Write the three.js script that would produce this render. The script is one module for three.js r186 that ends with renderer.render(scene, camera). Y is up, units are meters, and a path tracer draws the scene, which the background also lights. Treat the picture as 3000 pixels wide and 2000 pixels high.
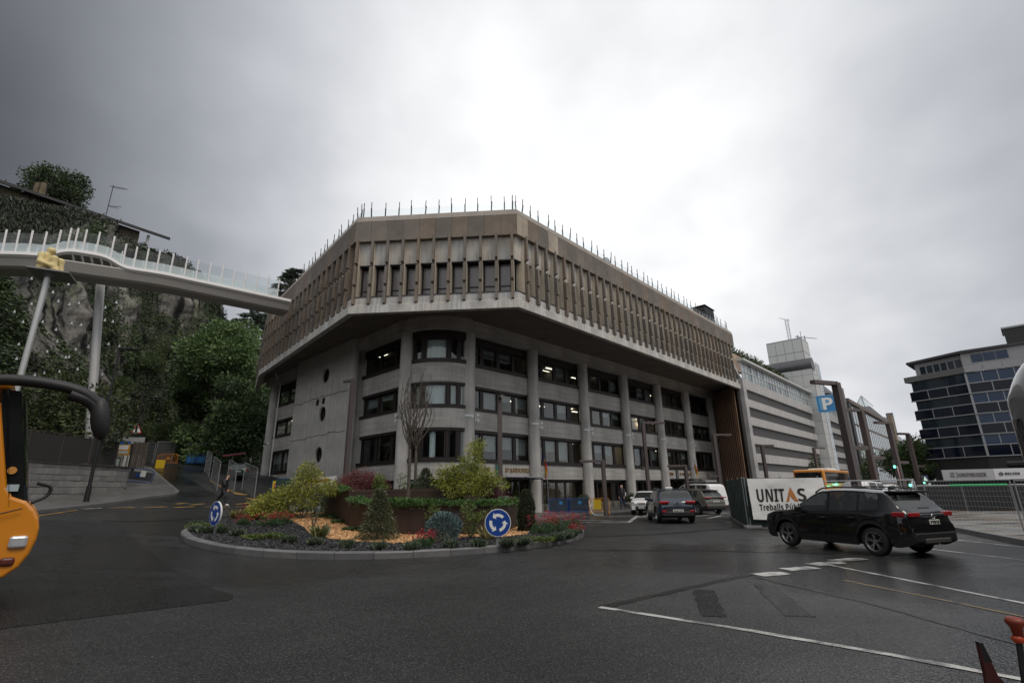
import * as THREE from 'three';
import { mergeGeometries, toCreasedNormals } from 'three/addons/utils/BufferGeometryUtils.js';
import { RoundedBoxGeometry } from 'three/addons/geometries/RoundedBoxGeometry.js';
import { MarchingCubes } from 'three/addons/objects/MarchingCubes.js';
import { FontLoader } from 'three/addons/loaders/FontLoader.js';
import { TextGeometry } from 'three/addons/geometries/TextGeometry.js';

// ------------------------------------------------------------ camera, sky, sun, exposure
const scene = new THREE.Scene();
const EYE = 1.7, FOCAL = 1450, PITCH = Math.atan(434 / FOCAL), ROLL = -0.015;
const camera = new THREE.PerspectiveCamera(2 * Math.atan(1000 / FOCAL) * 180 / Math.PI, 1.5, 0.1, 3000);
camera.position.set(0, EYE, 0);
camera.rotation.order = 'YXZ';
camera.rotation.set(PITCH, 0, ROLL);
scene.add(camera);
const renderer = new THREE.WebGLRenderer();
renderer.toneMapping = THREE.LinearToneMapping;
renderer.toneMappingExposure = 1.06;
renderer.shadowMap.enabled = true;
const sun = new THREE.DirectionalLight(0xfff4e6, 1.3);
sun.position.set(40, 90, 45); sun.castShadow = true; sun.shadow.radius = 40;
sun.shadow.mapSize.set(2048, 2048);
Object.assign(sun.shadow.camera, { left: -90, right: 90, top: 90, bottom: -90, near: 1, far: 300 });
scene.add(sun, sun.target);

// ------------------------------------------------------------ noise
function rng(seed) { let a = seed >>> 0; return () => { a = a + 0x6D2B79F5 | 0; let t = Math.imul(a ^ a >>> 15, 1 | a); t = t + Math.imul(t ^ t >>> 7, 61 | t) ^ t; return ((t ^ t >>> 14) >>> 0) / 4294967296; }; }
const hash = (x, y, s) => { let h = Math.imul(x, 374761393) + Math.imul(y, 668265263) + Math.imul(s, 1442695041) | 0; h = Math.imul(h ^ h >>> 13, 1274126177); return ((h ^ h >>> 16) >>> 0) / 4294967296; };
const lerp = (a, b, t) => a + (b - a) * t, clamp = (v, a = 0, b = 1) => Math.min(b, Math.max(a, v));
const ss = (a, b, v) => { const t = clamp((v - a) / (b - a)); return t * t * (3 - 2 * t); };
function vnoise(x, y, px, py, s) { // periodic value noise
  const xi = Math.floor(x), yi = Math.floor(y), u = x - xi, v = y - yi, U = u * u * (3 - 2 * u), V = v * v * (3 - 2 * v);
  const m = (a, p) => ((a % p) + p) % p, x0 = m(xi, px), x1 = m(xi + 1, px), y0 = m(yi, py), y1 = m(yi + 1, py);
  return lerp(lerp(hash(x0, y0, s), hash(x1, y0, s), U), lerp(hash(x0, y1, s), hash(x1, y1, s), U), V);
}
function fbm(u, v, fx, fy, oct, s, gain = 0.5) { let a = 1, t = 0, n = 0; for (let i = 0; i < oct; i++) { t += a * vnoise(u * fx, v * fy, fx, fy, s + i * 17); n += a; a *= gain; fx *= 2; fy *= 2; } return t / n; }
function n3(x, y, z, s = 0) { // 3-D value noise
  const xi = Math.floor(x), yi = Math.floor(y), zi = Math.floor(z), f = t => t * t * (3 - 2 * t), u = f(x - xi), v = f(y - yi), w = f(z - zi);
  const h = (a, b, c) => hash(a + c * 7919, b + c * 104729, s);
  return lerp(lerp(lerp(h(xi, yi, zi), h(xi + 1, yi, zi), u), lerp(h(xi, yi + 1, zi), h(xi + 1, yi + 1, zi), u), v), lerp(lerp(h(xi, yi, zi + 1), h(xi + 1, yi, zi + 1), u), lerp(h(xi, yi + 1, zi + 1), h(xi + 1, yi + 1, zi + 1), u), v), w);
}
const f3 = (x, y, z, o = 4, s = 0) => { let a = 1, t = 0, n = 0; for (let i = 0; i < o; i++) { t += a * n3(x, y, z, s + i); n += a; a *= .5; x *= 2.03; y *= 2.03; z *= 2.03; } return t / n; };

// ------------------------------------------------------------ overcast sky
{
  const W = 1024, Hh = 512, d = new Float32Array(W * Hh * 4);
  for (let j = 0; j < Hh; j++) for (let i = 0; i < W; i++) {
    const th = ((i + .5) / W - .5) * 2 * Math.PI, el = ((j + .5) / Hh - .5) * Math.PI, y = Math.sin(el), c = Math.cos(el), x = Math.cos(th) * c, z = Math.sin(th) * c;
    const az = Math.atan2(x, -z) * 180 / Math.PI, e = el * 180 / Math.PI;
    let L = 0.80 + 0.16 * Math.max(0, y);
    // the thin bright break in the cloud ahead, and the heavy rain cloud to the left of it
    const g = (a, b, sa, sb) => Math.exp(-(((az - a) / sa) ** 2) - ((e - b) / sb) ** 2);
    L += 0.13 * g(6, 26, 38, 34) - 0.80 * g(-57, 26, 32, 46) - 0.46 * g(58, 26, 24, 36) - .10 * g(-10, 66, 60, 20);
    const k = 2.4 / (Math.abs(y) + 0.35), cx = x * k, cz = z * k;
    const n = f3(cx * 1.6 + 3, 1.7, cz * 1.6, 5, 5), m = f3(cx * 0.7 + 9, 4.2, cz * 0.7 + 2, 4, 15);
    const w2 = f3(cx * 4.2 + 1, 2.3, cz * 2.6 + 5, 4, 25); L *= 1 + (n - .5) * 0.46 + (m - .5) * 0.34 + (w2 - .5) * .16;
    // mist lying low over the mountain
    if (e < 0) L = lerp(L, 0.30, clamp(-e / 6));
    const w = clamp(L, 0.04, 1.25), t = clamp((w - .1) / .75);
    d.set([w * lerp(.90, .985, t), w * lerp(.96, .995, t), w * lerp(1.10, 1.015, t), 1], (j * W + i) * 4);
  }
  const t = new THREE.DataTexture(d, W, Hh, THREE.RGBAFormat, THREE.FloatType);
  t.mapping = THREE.EquirectangularReflectionMapping; t.magFilter = THREE.LinearFilter; t.minFilter = THREE.LinearFilter; t.needsUpdate = true;
  scene.background = t; scene.environment = t;
}

// ------------------------------------------------------------ textures and materials
const C3 = (r, g, b) => new THREE.Color().setRGB(r, g, b);
function tex(n, fn, color = true, rx = 1, ry = 1) {
  const d = new Uint8Array(n * n * 4);
  for (let j = 0; j < n; j++) for (let i = 0; i < n; i++) {
    let c = fn((i + .5) / n, (j + .5) / n, i, j); if (typeof c === 'number') c = [c, c, c];
    const k = (j * n + i) * 4; for (let q = 0; q < 3; q++) d[k + q] = clamp(color ? Math.pow(clamp(c[q]), 1 / 2.2) : c[q]) * 255; d[k + 3] = 255;
  }
  const t = new THREE.DataTexture(d, n, n); t.wrapS = t.wrapT = THREE.RepeatWrapping; t.magFilter = THREE.LinearFilter; t.minFilter = THREE.LinearMipmapLinearFilter; t.generateMipmaps = true;
  if (color) t.colorSpace = THREE.SRGBColorSpace; t.repeat.set(rx, ry); t.needsUpdate = true; return t;
}
const again = (t, rx, ry) => { const c = t.clone(); c.repeat.set(rx, ry); c.needsUpdate = true; return c; };
const std = (o) => new THREE.MeshStandardMaterial({ roughness: .8, ...o });
const plain = (r, g, b, roughness = .7, metalness = 0, o = {}) => std({ color: C3(r, g, b), roughness, metalness, ...o });
// uv everywhere is in metres; repeat = 1 / tile size
const T = {};
T.concrete = tex(1024, (u, v) => { // 4 m tile, board marked, with rain streaks
  const board = vnoise(u * 2, v * 26, 2, 26, 3), grain = fbm(u, v, 14, 160, 3, 7), blot = fbm(u, v, 4, 3, 5, 11), streak = fbm(u, v, 60, 3, 3, 21), pore = fbm(u, v, 180, 180, 2, 31);
  let c = .42 + (board - .5) * .11 + (grain - .5) * .07 + (blot - .5) * .20 - Math.pow(clamp(streak * 1.5 - .45), 2) * .12 + (pore - .5) * .09;
  if (pore > .80) c *= .62; return [c * 1.02, c * .985, c * .93];
}, true, .25, .25);
T.concreteV = tex(1024, (u, v) => { // vertical boards, 4 m tile
  const board = vnoise(u * 30, v * 2, 30, 2, 3), grain = fbm(u, v, 170, 10, 3, 7), blot = fbm(u, v, 3, 4, 5, 12), pore = fbm(u, v, 180, 180, 2, 33);
  let c = .43 + (board - .5) * .075 + (grain - .5) * .08 + (blot - .5) * .20 + (pore - .5) * .09; if (pore > .8) c *= .6; return [c * 1.01, c * .985, c * .945];
}, true, .25, .25);
T.concreteB = tex(512, (u, v) => .5 + (vnoise(u * 2, v * 26, 2, 26, 3) - .5) * .5 + (fbm(u, v, 100, 100, 3, 5) - .5) * .8, false, .25, .25);
T.stained = tex(1024, (u, v) => { // old weathered concrete of the top storey, 5 m tile
  const blot = fbm(u, v, 5, 4, 6, 41), streak = fbm(u, v, 44, 2, 4, 45), pore = fbm(u, v, 160, 160, 2, 47), warm = fbm(u, v, 6, 3, 4, 49);
  let c = .48 + (blot - .5) * .40 - Math.pow(clamp(streak * 1.7 - .5), 2) * .22 + (pore - .5) * .12; const w = clamp((warm - .45) * 2.2); return [c * lerp(1.0, 1.1, w), c * lerp(.985, .97, w), c * lerp(.95, .78, w)];
}, true, .2, .2);
T.brown = tex(1024, (u, v, i, j) => { // exposed brown aggregate, 2.5 m tile
  const s = hash(i >> 1, j >> 1, 5), q = hash(i, j, 9), blot = fbm(u, v, 4, 4, 5, 51), st = fbm(u, v, 30, 3, 3, 53);
  let c = .155 + (blot - .5) * .09 + (s - .5) * .09 + (q - .5) * .04 + (st - .5) * .03; return [c * 1.13, c * .97, c * .82];
}, true, .4, .4);
T.grain = tex(512, (u, v, i, j) => clamp(fbm(u, v, 128, 128, 2, 61) * .7 + hash(i, j, 3) * .3), false, .5, .5);
T.asphalt = tex(1024, (u, v, i, j) => { // 3 m tile, coarse wet aggregate
  const s = hash(i >> 2, j >> 2, 71), q = hash((i + 2) >> 2, (j + 1) >> 2, 73), b = fbm(u, v, 5, 5, 5, 75), f = fbm(u, v, 170, 170, 2, 77);
  let c = .010 + (b - .5) * .011 + (f - .5) * .026 + (s > .82 ? .06 * (s - .5) : 0) + (q > .94 ? .07 : 0); return [Math.max(.004, c), Math.max(.004, c * .99), Math.max(.004, c * .985)];
}, true, 1 / 3, 1 / 3);
T.asphaltBump = tex(1024, (u, v, i, j) => clamp(fbm(u, v, 150, 150, 2, 81) * .8 + (hash(i >> 2, j >> 2, 71) > .75 ? .25 : 0)), false, 1 / 3, 1 / 3);
T.wet = tex(1024, (u, v) => { const a = fbm(u, v, 6, 6, 6, 91), b = fbm(u, v, 3, 22, 4, 93); return clamp(.13 + .42 * ss(.38, .60, a * .65 + b * .35)); }, false, 1 / 38, 1 / 38);
T.rust = tex(1024, (u, v) => { const a = fbm(u, v, 6, 4, 6, 101), s = fbm(u, v, 90, 3, 3, 103), f = fbm(u, v, 120, 120, 3, 105); const c = .034 + (a - .5) * .028 + (s - .5) * .018 + (f - .5) * .02; return [c * 1.45, c * .78, c * .55]; }, true, .33, .33);
T.rock = tex(1024, (u, v) => { const a = fbm(u, v, 5, 3, 7, 111), s = fbm(u, v, 30, 3, 4, 113), f = fbm(u, v, 70, 60, 3, 115); let c = .20 + (a - .5) * .26 + (f - .5) * .16 - Math.pow(clamp(s * 1.7 - .52), 2) * .42; const m = clamp((fbm(u, v, 9, 5, 4, 117) - .5) * 3); return [c * lerp(1.04, .82, m), c * lerp(.99, .88, m), c * lerp(.90, .58, m)]; }, true, 1 / 14, 1 / 14);
T.wood = tex(512, (u, v) => { const a = fbm(u, v, 90, 3, 4, 121), b = fbm(u, v, 6, 2, 4, 123); const c = .15 + (a - .5) * .12 + (b - .5) * .10; return [c * 1.35, c * .85, c * .58]; }, true, .5, .25);
T.paint = tex(1024, (u, v, i, j) => { const a = fbm(u, v, 14, 14, 6, 131), s = hash(i >> 1, j >> 1, 71), worn = ss(.48, .64, a * .75 + s * .25); const c = lerp(.44, .07, worn) + (s - .5) * .08; return [c, c, c * .97]; }, true, 1 / 3, 1 / 3);
T.paintY = tex(1024, (u, v, i, j) => { const a = fbm(u, v, 14, 14, 6, 135), s = hash(i >> 1, j >> 1, 71), worn = ss(.50, .66, a * .75 + s * .25); const c = lerp(.36, .06, worn) + (s - .5) * .06; return [c * 1.1, c * .66, c * lerp(.12, .6, worn)]; }, true, 1 / 3, 1 / 3);
T.granite = tex(512, (u, v, i, j) => { const s = hash(i >> 1, j >> 1, 141), b = fbm(u, v, 6, 6, 4, 143); const c = .14 + (s - .5) * .10 + (b - .5) * .07; return [c, c, c * 1.01]; }, true, .8, .8);
T.paving = tex(1024, (u, v, i, j) => { const s = hash(i >> 1, j >> 1, 151), b = fbm(u, v, 6, 6, 5, 153); let c = .10 + (s - .5) * .05 + (b - .5) * .07; const fx = (u * 10) % 1, fy = (v * 5) % 1; if (fx < .03 || fy < .02) c *= .55; return [c * 1.02, c, c * .97]; }, true, .25, .25);
T.plaza = tex(1024, (u, v, i, j) => { const row = Math.floor(v * 12), x = u * 4 + hash(row, 2, 161), k = Math.floor(x), t = hash(((k % 4) + 4) % 4, row, 163), s = hash(i >> 1, j >> 1, 165), f = fbm(u, v, 8, 8, 4, 167); let c = t < .22 ? .05 : t < .5 ? .20 : .30; c *= .75 + .5 * f; c += (s - .5) * .03; if ((v * 12) % 1 < .03) c *= .6; return t < .5 && t >= .22 ? [c * 1.15, c * .88, c * .70] : [c, c * .98, c * .94]; }, true, 1 / 7, 1 / 7);
T.fabric = tex(512, (u, v, i, j) => .5 + ((i & 3) < 2 ? .2 : -.1) * ((j & 3) < 2 ? 1 : -1) + (fbm(u, v, 8, 8, 4, 171) - .5) * .3, false, 2, 2);
const M = {
  concrete: std({ map: T.concrete, bumpMap: T.concreteB, bumpScale: .022, roughness: .82 }),
  concreteV: std({ map: T.concreteV, bumpMap: T.grain, bumpScale: .006, roughness: .84 }),
  stained: std({ map: T.stained, bumpMap: T.grain, bumpScale: .008, roughness: .85 }),
  brown: std({ map: T.brown, bumpMap: T.grain, bumpScale: .008, roughness: .8 }),
  brownB: std({ map: T.brown, color: C3(1.0, .92, .84), bumpMap: T.grain, bumpScale: .008, roughness: .8 }),
  brownC: std({ map: T.brown, color: C3(.84, .85, .86), bumpMap: T.grain, bumpScale: .008, roughness: .8 }),
  coping: std({ map: T.brown, color: C3(1.45, 1.5, 1.55), bumpMap: T.grain, bumpScale: .006, roughness: .75 }),
  bronze: plain(.022, .017, .015, .5, .3),
  darkMetal: plain(.02, .02, .022, .45, .3),
  black: plain(.008, .008, .009, .5),
  lampMetal: plain(.085, .068, .066, .5, .25),
  steel: plain(.42, .43, .44, .38, .8),
  galv: plain(.30, .31, .32, .5, .6),
  white: plain(.72, .72, .70, .5),
  asphalt: new THREE.MeshPhysicalMaterial({ vertexColors: true, specularIntensity: .75, map: T.asphalt, bumpMap: T.asphaltBump, bumpScale: .011, roughnessMap: T.wet, roughness: 1 }),
  asphaltDark: new THREE.MeshPhysicalMaterial({ specularIntensity: .55, map: T.asphalt, color: C3(.66, .66, .67), bumpMap: T.asphaltBump, bumpScale: .009, roughnessMap: again(T.wet, 1 / 25, 1 / 25), roughness: .9 }),
  seam: new THREE.MeshPhysicalMaterial({ specularIntensity: .6, map: T.asphalt, color: C3(.55, .55, .56), bumpMap: T.asphaltBump, bumpScale: .006, roughness: .32 }),
  paintFaded: std({ map: T.paintY, color: C3(.42, .5, .9), bumpMap: T.asphaltBump, bumpScale: .004, roughness: .5 }),
  paint: std({ map: T.paint, bumpMap: T.asphaltBump, bumpScale: .003, roughness: .45 }),
  paintY: std({ map: T.paintY, bumpMap: T.asphaltBump, bumpScale: .003, roughness: .45 }),
  granite: std({ map: T.granite, bumpMap: T.grain, bumpScale: .005, roughness: .5 }),
  graniteB: std({ map: T.granite, color: C3(.82, .82, .84), bumpMap: T.grain, bumpScale: .005, roughness: .55 }),
  paving: std({ map: T.paving, roughness: .45 }),
  plaza: std({ map: T.plaza, roughness: .22, bumpMap: T.grain, bumpScale: .002 }),
  rust: std({ map: T.rust, bumpMap: T.grain, bumpScale: .002, roughness: .5, metalness: .15 }),
  rock: std({ map: T.rock, bumpMap: again(T.grain, .4, .4), bumpScale: .06, roughness: .9 }),
  wood: std({ map: T.wood, roughness: .7 }),
  clear: new THREE.MeshPhysicalMaterial({ color: C3(.95, .97, .97), roughness: .02, transmission: 1, thickness: 0, ior: 1.3 }),
  glass: new THREE.MeshPhysicalMaterial({ color: C3(.82, .86, .86), roughness: .03, transmission: 1, thickness: 0, ior: 1.5 }),
  glassDark: new THREE.MeshPhysicalMaterial({ color: C3(.30, .31, .32), roughness: .03, transmission: 1, thickness: 0, ior: 1.5 }),
  frosted: new THREE.MeshPhysicalMaterial({ color: C3(.72, .82, .84), roughness: .55, transmission: .55, thickness: 0 }),
  rubber: plain(.012, .012, .013, .75),
};

// ------------------------------------------------------------ terrain and survey helpers
const softplus = (v, k) => Math.log1p(Math.exp(clamp(k * v, -50, 50))) / k;
function ground(x, z) { const p = Math.min(-x, 70), q = Math.min(-z, 90); return (.07 * softplus(p - 6, .8) + .105 * softplus(q - 29, .4) * ss(6, 14, p)) * ss(0, 14, q); }
const V = (x, y, z) => new THREE.Vector3(x, y, z);
camera.updateMatrixWorld(true);
const rayOf = (px, py) => V(px - 1500, 1000 - py, -FOCAL).applyQuaternion(camera.quaternion);
// a surveyed point: where the sight line of a photograph point meets a known distance, height, wall or the terrain
const at = (px, py, depth) => { const d = rayOf(px, py); return d.multiplyScalar(depth / -d.z).add(V(0, EYE, 0)); };
function onGround(px, py, dy = 0) {
  const d = rayOf(px, py), o = V(0, EYE, 0); let t = .002, tp = t, P;
  for (let i = 0; i < 3000; i++) { P = o.clone().addScaledVector(d, t); if (P.y < ground(P.x, P.z) + dy) break; tp = t; t *= 1.005; }
  for (let i = 0; i < 24; i++) { const m = (t + tp) / 2; P = o.clone().addScaledVector(d, m); if (P.y < ground(P.x, P.z) + dy) t = m; else tp = m; }
  return P;
}

// ------------------------------------------------------------ object helpers
const taken = new Map();
function numbered(n) { const k = taken.get(n) || 0; taken.set(n, k + 1); return k ? `${n}_${String(k).padStart(3, '0')}` : n; }
function thing(name, label, category, [x, y, z] = [0, 0, 0], turn = 0, group) {
  const o = new THREE.Group(); o.name = numbered(name); scene.add(o); o.position.set(x, y, z); o.rotation.y = turn;
  o.userData = { label, category }; if (group) o.userData.group = group; return o;
}
function mesh(name, g, m, parent, pos, turn) {
  const o = new THREE.Mesh(Array.isArray(g) ? merge(g) : g, m); o.name = name; o.castShadow = o.receiveShadow = true;
  if (pos) o.position.set(...pos); if (turn) o.rotation.y = turn; parent.add(o); return o;
}
function single(name, g, m, label, category, pos = [0, 0, 0], turn = 0, group) { const o = mesh(numbered(name), g, m, scene, pos, turn); o.userData = { label, category }; if (group) o.userData.group = group; return o; }
function struct(name, g, m, pos) { const o = mesh(numbered(name), g, m, scene, pos); o.userData.kind = 'structure'; return o; }
function stuff(o) { o.userData.kind = 'stuff'; return o; }
function dup(o, pos, turn, label, group) { const c = o.clone(); c.name = numbered(o.name.replace(/_\d{3}$/, '')); scene.add(c); c.position.set(...pos); c.rotation.y = turn; c.userData = { ...o.userData, label }; if (group) c.userData.group = group; return c; }

// ------------------------------------------------------------ geometry helpers (uv in metres by box mapping)
function prep(g) {
  if (g.index) g = g.toNonIndexed(); for (const k of Object.keys(g.attributes)) if (!['position', 'normal', 'uv', 'color'].includes(k)) g.deleteAttribute(k);
  if (!g.attributes.normal) g.computeVertexNormals();
  if (!g.attributes.uv) g.setAttribute('uv', new THREE.BufferAttribute(new Float32Array(g.attributes.position.count * 2), 2)); g.morphAttributes = {}; g.clearGroups(); return g;
}
function boxUV(g) {
  g = prep(g); const p = g.attributes.position, n = g.attributes.normal, u = g.attributes.uv;
  for (let i = 0; i < p.count; i += 3) {
    let ax = 0, ay = 0, az = 0; for (let k = 0; k < 3; k++) { ax += n.getX(i + k); ay += n.getY(i + k); az += n.getZ(i + k); }
    ax = Math.abs(ax); ay = Math.abs(ay); az = Math.abs(az);
    for (let k = i; k < i + 3; k++) { const x = p.getX(k), y = p.getY(k), z = p.getZ(k); if (ay > ax && ay > az) u.setXY(k, x, z); else if (ax > az) u.setXY(k, z, y); else u.setXY(k, x, y); }
  }
  return g;
}
const merge = (a) => { a = a.flat(9).map(prep); if (a.some(g => g.attributes.color)) a.forEach(g => { if (!g.attributes.color) g.setAttribute('color', new THREE.BufferAttribute(new Float32Array(g.attributes.position.count * 3).fill(1), 3)); }); return mergeGeometries(a); };
const bx = (w, h, d, x = 0, y = 0, z = 0, ry = 0) => { let g = boxUV(new THREE.BoxGeometry(w, h, d)); if (ry) g.rotateY(ry); return g.translate(x, y, z); };  // centred
const b0 = (w, h, d, x = 0, y = 0, z = 0, ry = 0) => bx(w, h, d, x, y + h / 2, z, ry);          // y is the base
const rb = (w, h, d, r, x = 0, y = 0, z = 0, seg = 2) => boxUV(new RoundedBoxGeometry(w, h, d, seg, r)).translate(x, y, z);
function bar(a, b, w, d = w, roll = 0) { // box beam from a to b
  const A = V(...a), B = V(...b), L = A.distanceTo(B), g = boxUV(new THREE.BoxGeometry(w, L, d)); if (roll) g.rotateY(roll);
  g.applyQuaternion(new THREE.Quaternion().setFromUnitVectors(V(0, 1, 0), B.clone().sub(A).normalize())); return g.translate((A.x + B.x) / 2, (A.y + B.y) / 2, (A.z + B.z) / 2);
}
function rod(a, b, r, r2 = r, n = 8) { const A = V(...a), B = V(...b), L = A.distanceTo(B), g = prep(new THREE.CylinderGeometry(r2, r, L, n)); g.applyQuaternion(new THREE.Quaternion().setFromUnitVectors(V(0, 1, 0), B.clone().sub(A).normalize())); return g.translate((A.x + B.x) / 2, (A.y + B.y) / 2, (A.z + B.z) / 2); }
const tube = (pts, r, n = 24, m = 6, closed = false) => prep(new THREE.TubeGeometry(new THREE.CatmullRomCurve3(pts.map(p => V(...p)), closed), n, r, m, closed));
const lathe = (pts, n = 24) => prep(new THREE.LatheGeometry(pts.map(p => new THREE.Vector2(...p)), n));
function extrude(pts, depth, bevel = 0, holes = []) { const s = pts instanceof THREE.Shape ? pts : new THREE.Shape(pts.map(p => new THREE.Vector2(...p))); for (const h of holes) s.holes.push(new THREE.Path(h.map(p => new THREE.Vector2(...p)))); return boxUV(new THREE.ExtrudeGeometry(s, { depth, bevelEnabled: bevel > 0, bevelThickness: bevel, bevelSize: bevel, bevelSegments: 1, curveSegments: 8 })); }
const sph = (r, x, y, z, sx = 1, sy = 1, sz = 1, n = 10) => prep(new THREE.SphereGeometry(r, n * 2, n)).scale(sx, sy, sz).translate(x, y, z);
function quadGrid(f, nu, nv, uvs) { // f(u, v) -> [x,y,z]
  const p = [], t = [], idx = []; for (let j = 0; j <= nv; j++) for (let i = 0; i <= nu; i++) { const q = f(i / nu, j / nv); p.push(...q); if (uvs) t.push(...uvs(i / nu, j / nv, q)); else t.push(q[0], q[2]); }
  for (let j = 0; j < nv; j++) for (let i = 0; i < nu; i++) { const a = j * (nu + 1) + i, b = a + 1, c = a + nu + 1, d = c + 1; idx.push(a, b, d, a, d, c); }
  const g = new THREE.BufferGeometry(); g.setAttribute('position', new THREE.Float32BufferAttribute(p, 3)); g.setAttribute('uv', new THREE.Float32BufferAttribute(t, 2)); g.setIndex(idx); g.computeVertexNormals(); return g;
}
// a strip on the terrain along a centre line [[x,z],...]
function strip(line, w, dy = .008, step = .6, ragged = 0) {
  const pts = []; for (let i = 0; i + 1 < line.length; i++) { const [a, b] = [line[i], line[i + 1]], L = Math.hypot(b[0] - a[0], b[1] - a[1]), n = Math.max(1, Math.round(L / step)); for (let k = i ? 1 : 0; k <= n; k++) pts.push([lerp(a[0], b[0], k / n), lerp(a[1], b[1], k / n)]); }
  const L = [], R = []; pts.forEach((p, i) => { const a = pts[Math.max(0, i - 1)], b = pts[Math.min(pts.length - 1, i + 1)], l = Math.hypot(b[0] - a[0], b[1] - a[1]) || 1, nx = -(b[1] - a[1]) / l * w / 2, nz = (b[0] - a[0]) / l * w / 2; const a1 = 1 + ragged * (f3(p[0] * 5, 1, p[1] * 5, 3, 3) - .5) * 2, a2 = 1 + ragged * (f3(p[0] * 5, 7, p[1] * 5, 3, 9) - .5) * 2; L.push([p[0] - nx * a1, p[1] - nz * a1]); R.push([p[0] + nx * a2, p[1] + nz * a2]); });
  return ruled(L, R, dy, 1);
}
// sheet on the terrain between two lines of equally many [x,z] points
function ruled(A, B, dy, nv = 8) {
  const n = A.length - 1, up = quadGrid((u, v) => { const i = Math.min(n - 1, Math.floor(u * n + 1e-9)), t = u * n - i, x = lerp(lerp(A[i][0], A[i + 1][0], t), lerp(B[i][0], B[i + 1][0], t), v), z = lerp(lerp(A[i][1], A[i + 1][1], t), lerp(B[i][1], B[i + 1][1], t), v); return [x, ground(x, z) + dy, z]; }, n, nv);
  const nn = up.attributes.normal; if (nn.getY(0) < 0) { const ix = up.index.array; for (let i = 0; i < ix.length; i += 3) { const t = ix[i]; ix[i] = ix[i + 1]; ix[i + 1] = t; } up.computeVertexNormals(); }
  return up;
}
const dense = (line, step = .7) => { const o = []; for (let i = 0; i + 1 < line.length; i++) { const [a, b] = [line[i], line[i + 1]], n = Math.max(1, Math.round(Math.hypot(b[0] - a[0], b[1] - a[1]) / step)); for (let k = 0; k < n; k++) o.push([lerp(a[0], b[0], k / n), lerp(a[1], b[1], k / n)]); } o.push(line[line.length - 1]); return o; };
const resample = (line, n) => { const seg = [0]; for (let i = 1; i < line.length; i++) seg.push(seg[i - 1] + Math.hypot(line[i][0] - line[i - 1][0], line[i][1] - line[i - 1][1])); const o = []; for (let k = 0; k <= n; k++) { const s = seg[seg.length - 1] * k / n; let i = 1; while (i < seg.length - 1 && seg[i] < s) i++; const t = (s - seg[i - 1]) / (seg[i] - seg[i - 1] || 1); o.push([lerp(line[i - 1][0], line[i][0], t), lerp(line[i - 1][1], line[i][1], t)]); } return o; };
const xz = (p) => [p.x, p.z];
const fonts = new FontLoader(), bold = await fonts.loadAsync('fonts/droid/droid_sans_bold.typeface.json'), serif = await fonts.loadAsync('fonts/droid/droid_serif_bold.typeface.json');
function text(s, size, depth, font = bold, wide = 1) { const g = prep(new TextGeometry(s, { font, size, depth, curveSegments: 3, bevelEnabled: false })); g.computeBoundingBox(); const b = g.boundingBox; g.translate(-(b.min.x + b.max.x) / 2, 0, 0); return g.scale(wide, 1, 1); }

// ============================================================ ground, roads, pavements
const IC = [-4.7, -21.2], IRX = 7.4, IRZ = 7.3; // roundabout island
struct('ground', quadGrid((u, v) => { const a = u * 2 - 1, b = v * 2 - 1, x = -6 + Math.sign(a) * (Math.abs(a) * 60 + Math.abs(a) ** 4 * 640), z = -22 + Math.sign(b) * (Math.abs(b) * 60 + Math.abs(b) ** 4 * 640); return [x, ground(x, z), z]; }, 320, 320), M.asphalt);
scene.children[scene.children.length - 1].geometry.index.array.reverse(); scene.children[scene.children.length - 1].geometry.computeVertexNormals();
{ // damp and dry stains of the old asphalt, tyre-polished lanes
  const g = scene.children[scene.children.length - 1].geometry, p = g.attributes.position, c = new Float32Array(p.count * 3);
  for (let i = 0; i < p.count; i++) { const x = p.getX(i), z = p.getZ(i), r = Math.hypot(x - IC[0], z - IC[1]), k = .5 + 1.1 * f3(x * .35, 1, z * .35, 5, 41) * (.55 + .9 * f3(x * .9 + 4, 2, z * .22, 4, 43)) + .35 * (f3(r * .9, 3, Math.atan2(x - IC[0], z - IC[1]) * 2, 3, 47) - .5); c.set([k, k, k], i * 3); }
  g.setAttribute('color', new THREE.BufferAttribute(c, 3));
}
const gpx = (pts, dy = 0) => pts.map(([x, y]) => xz(onGround(x, y, dy)));
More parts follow.
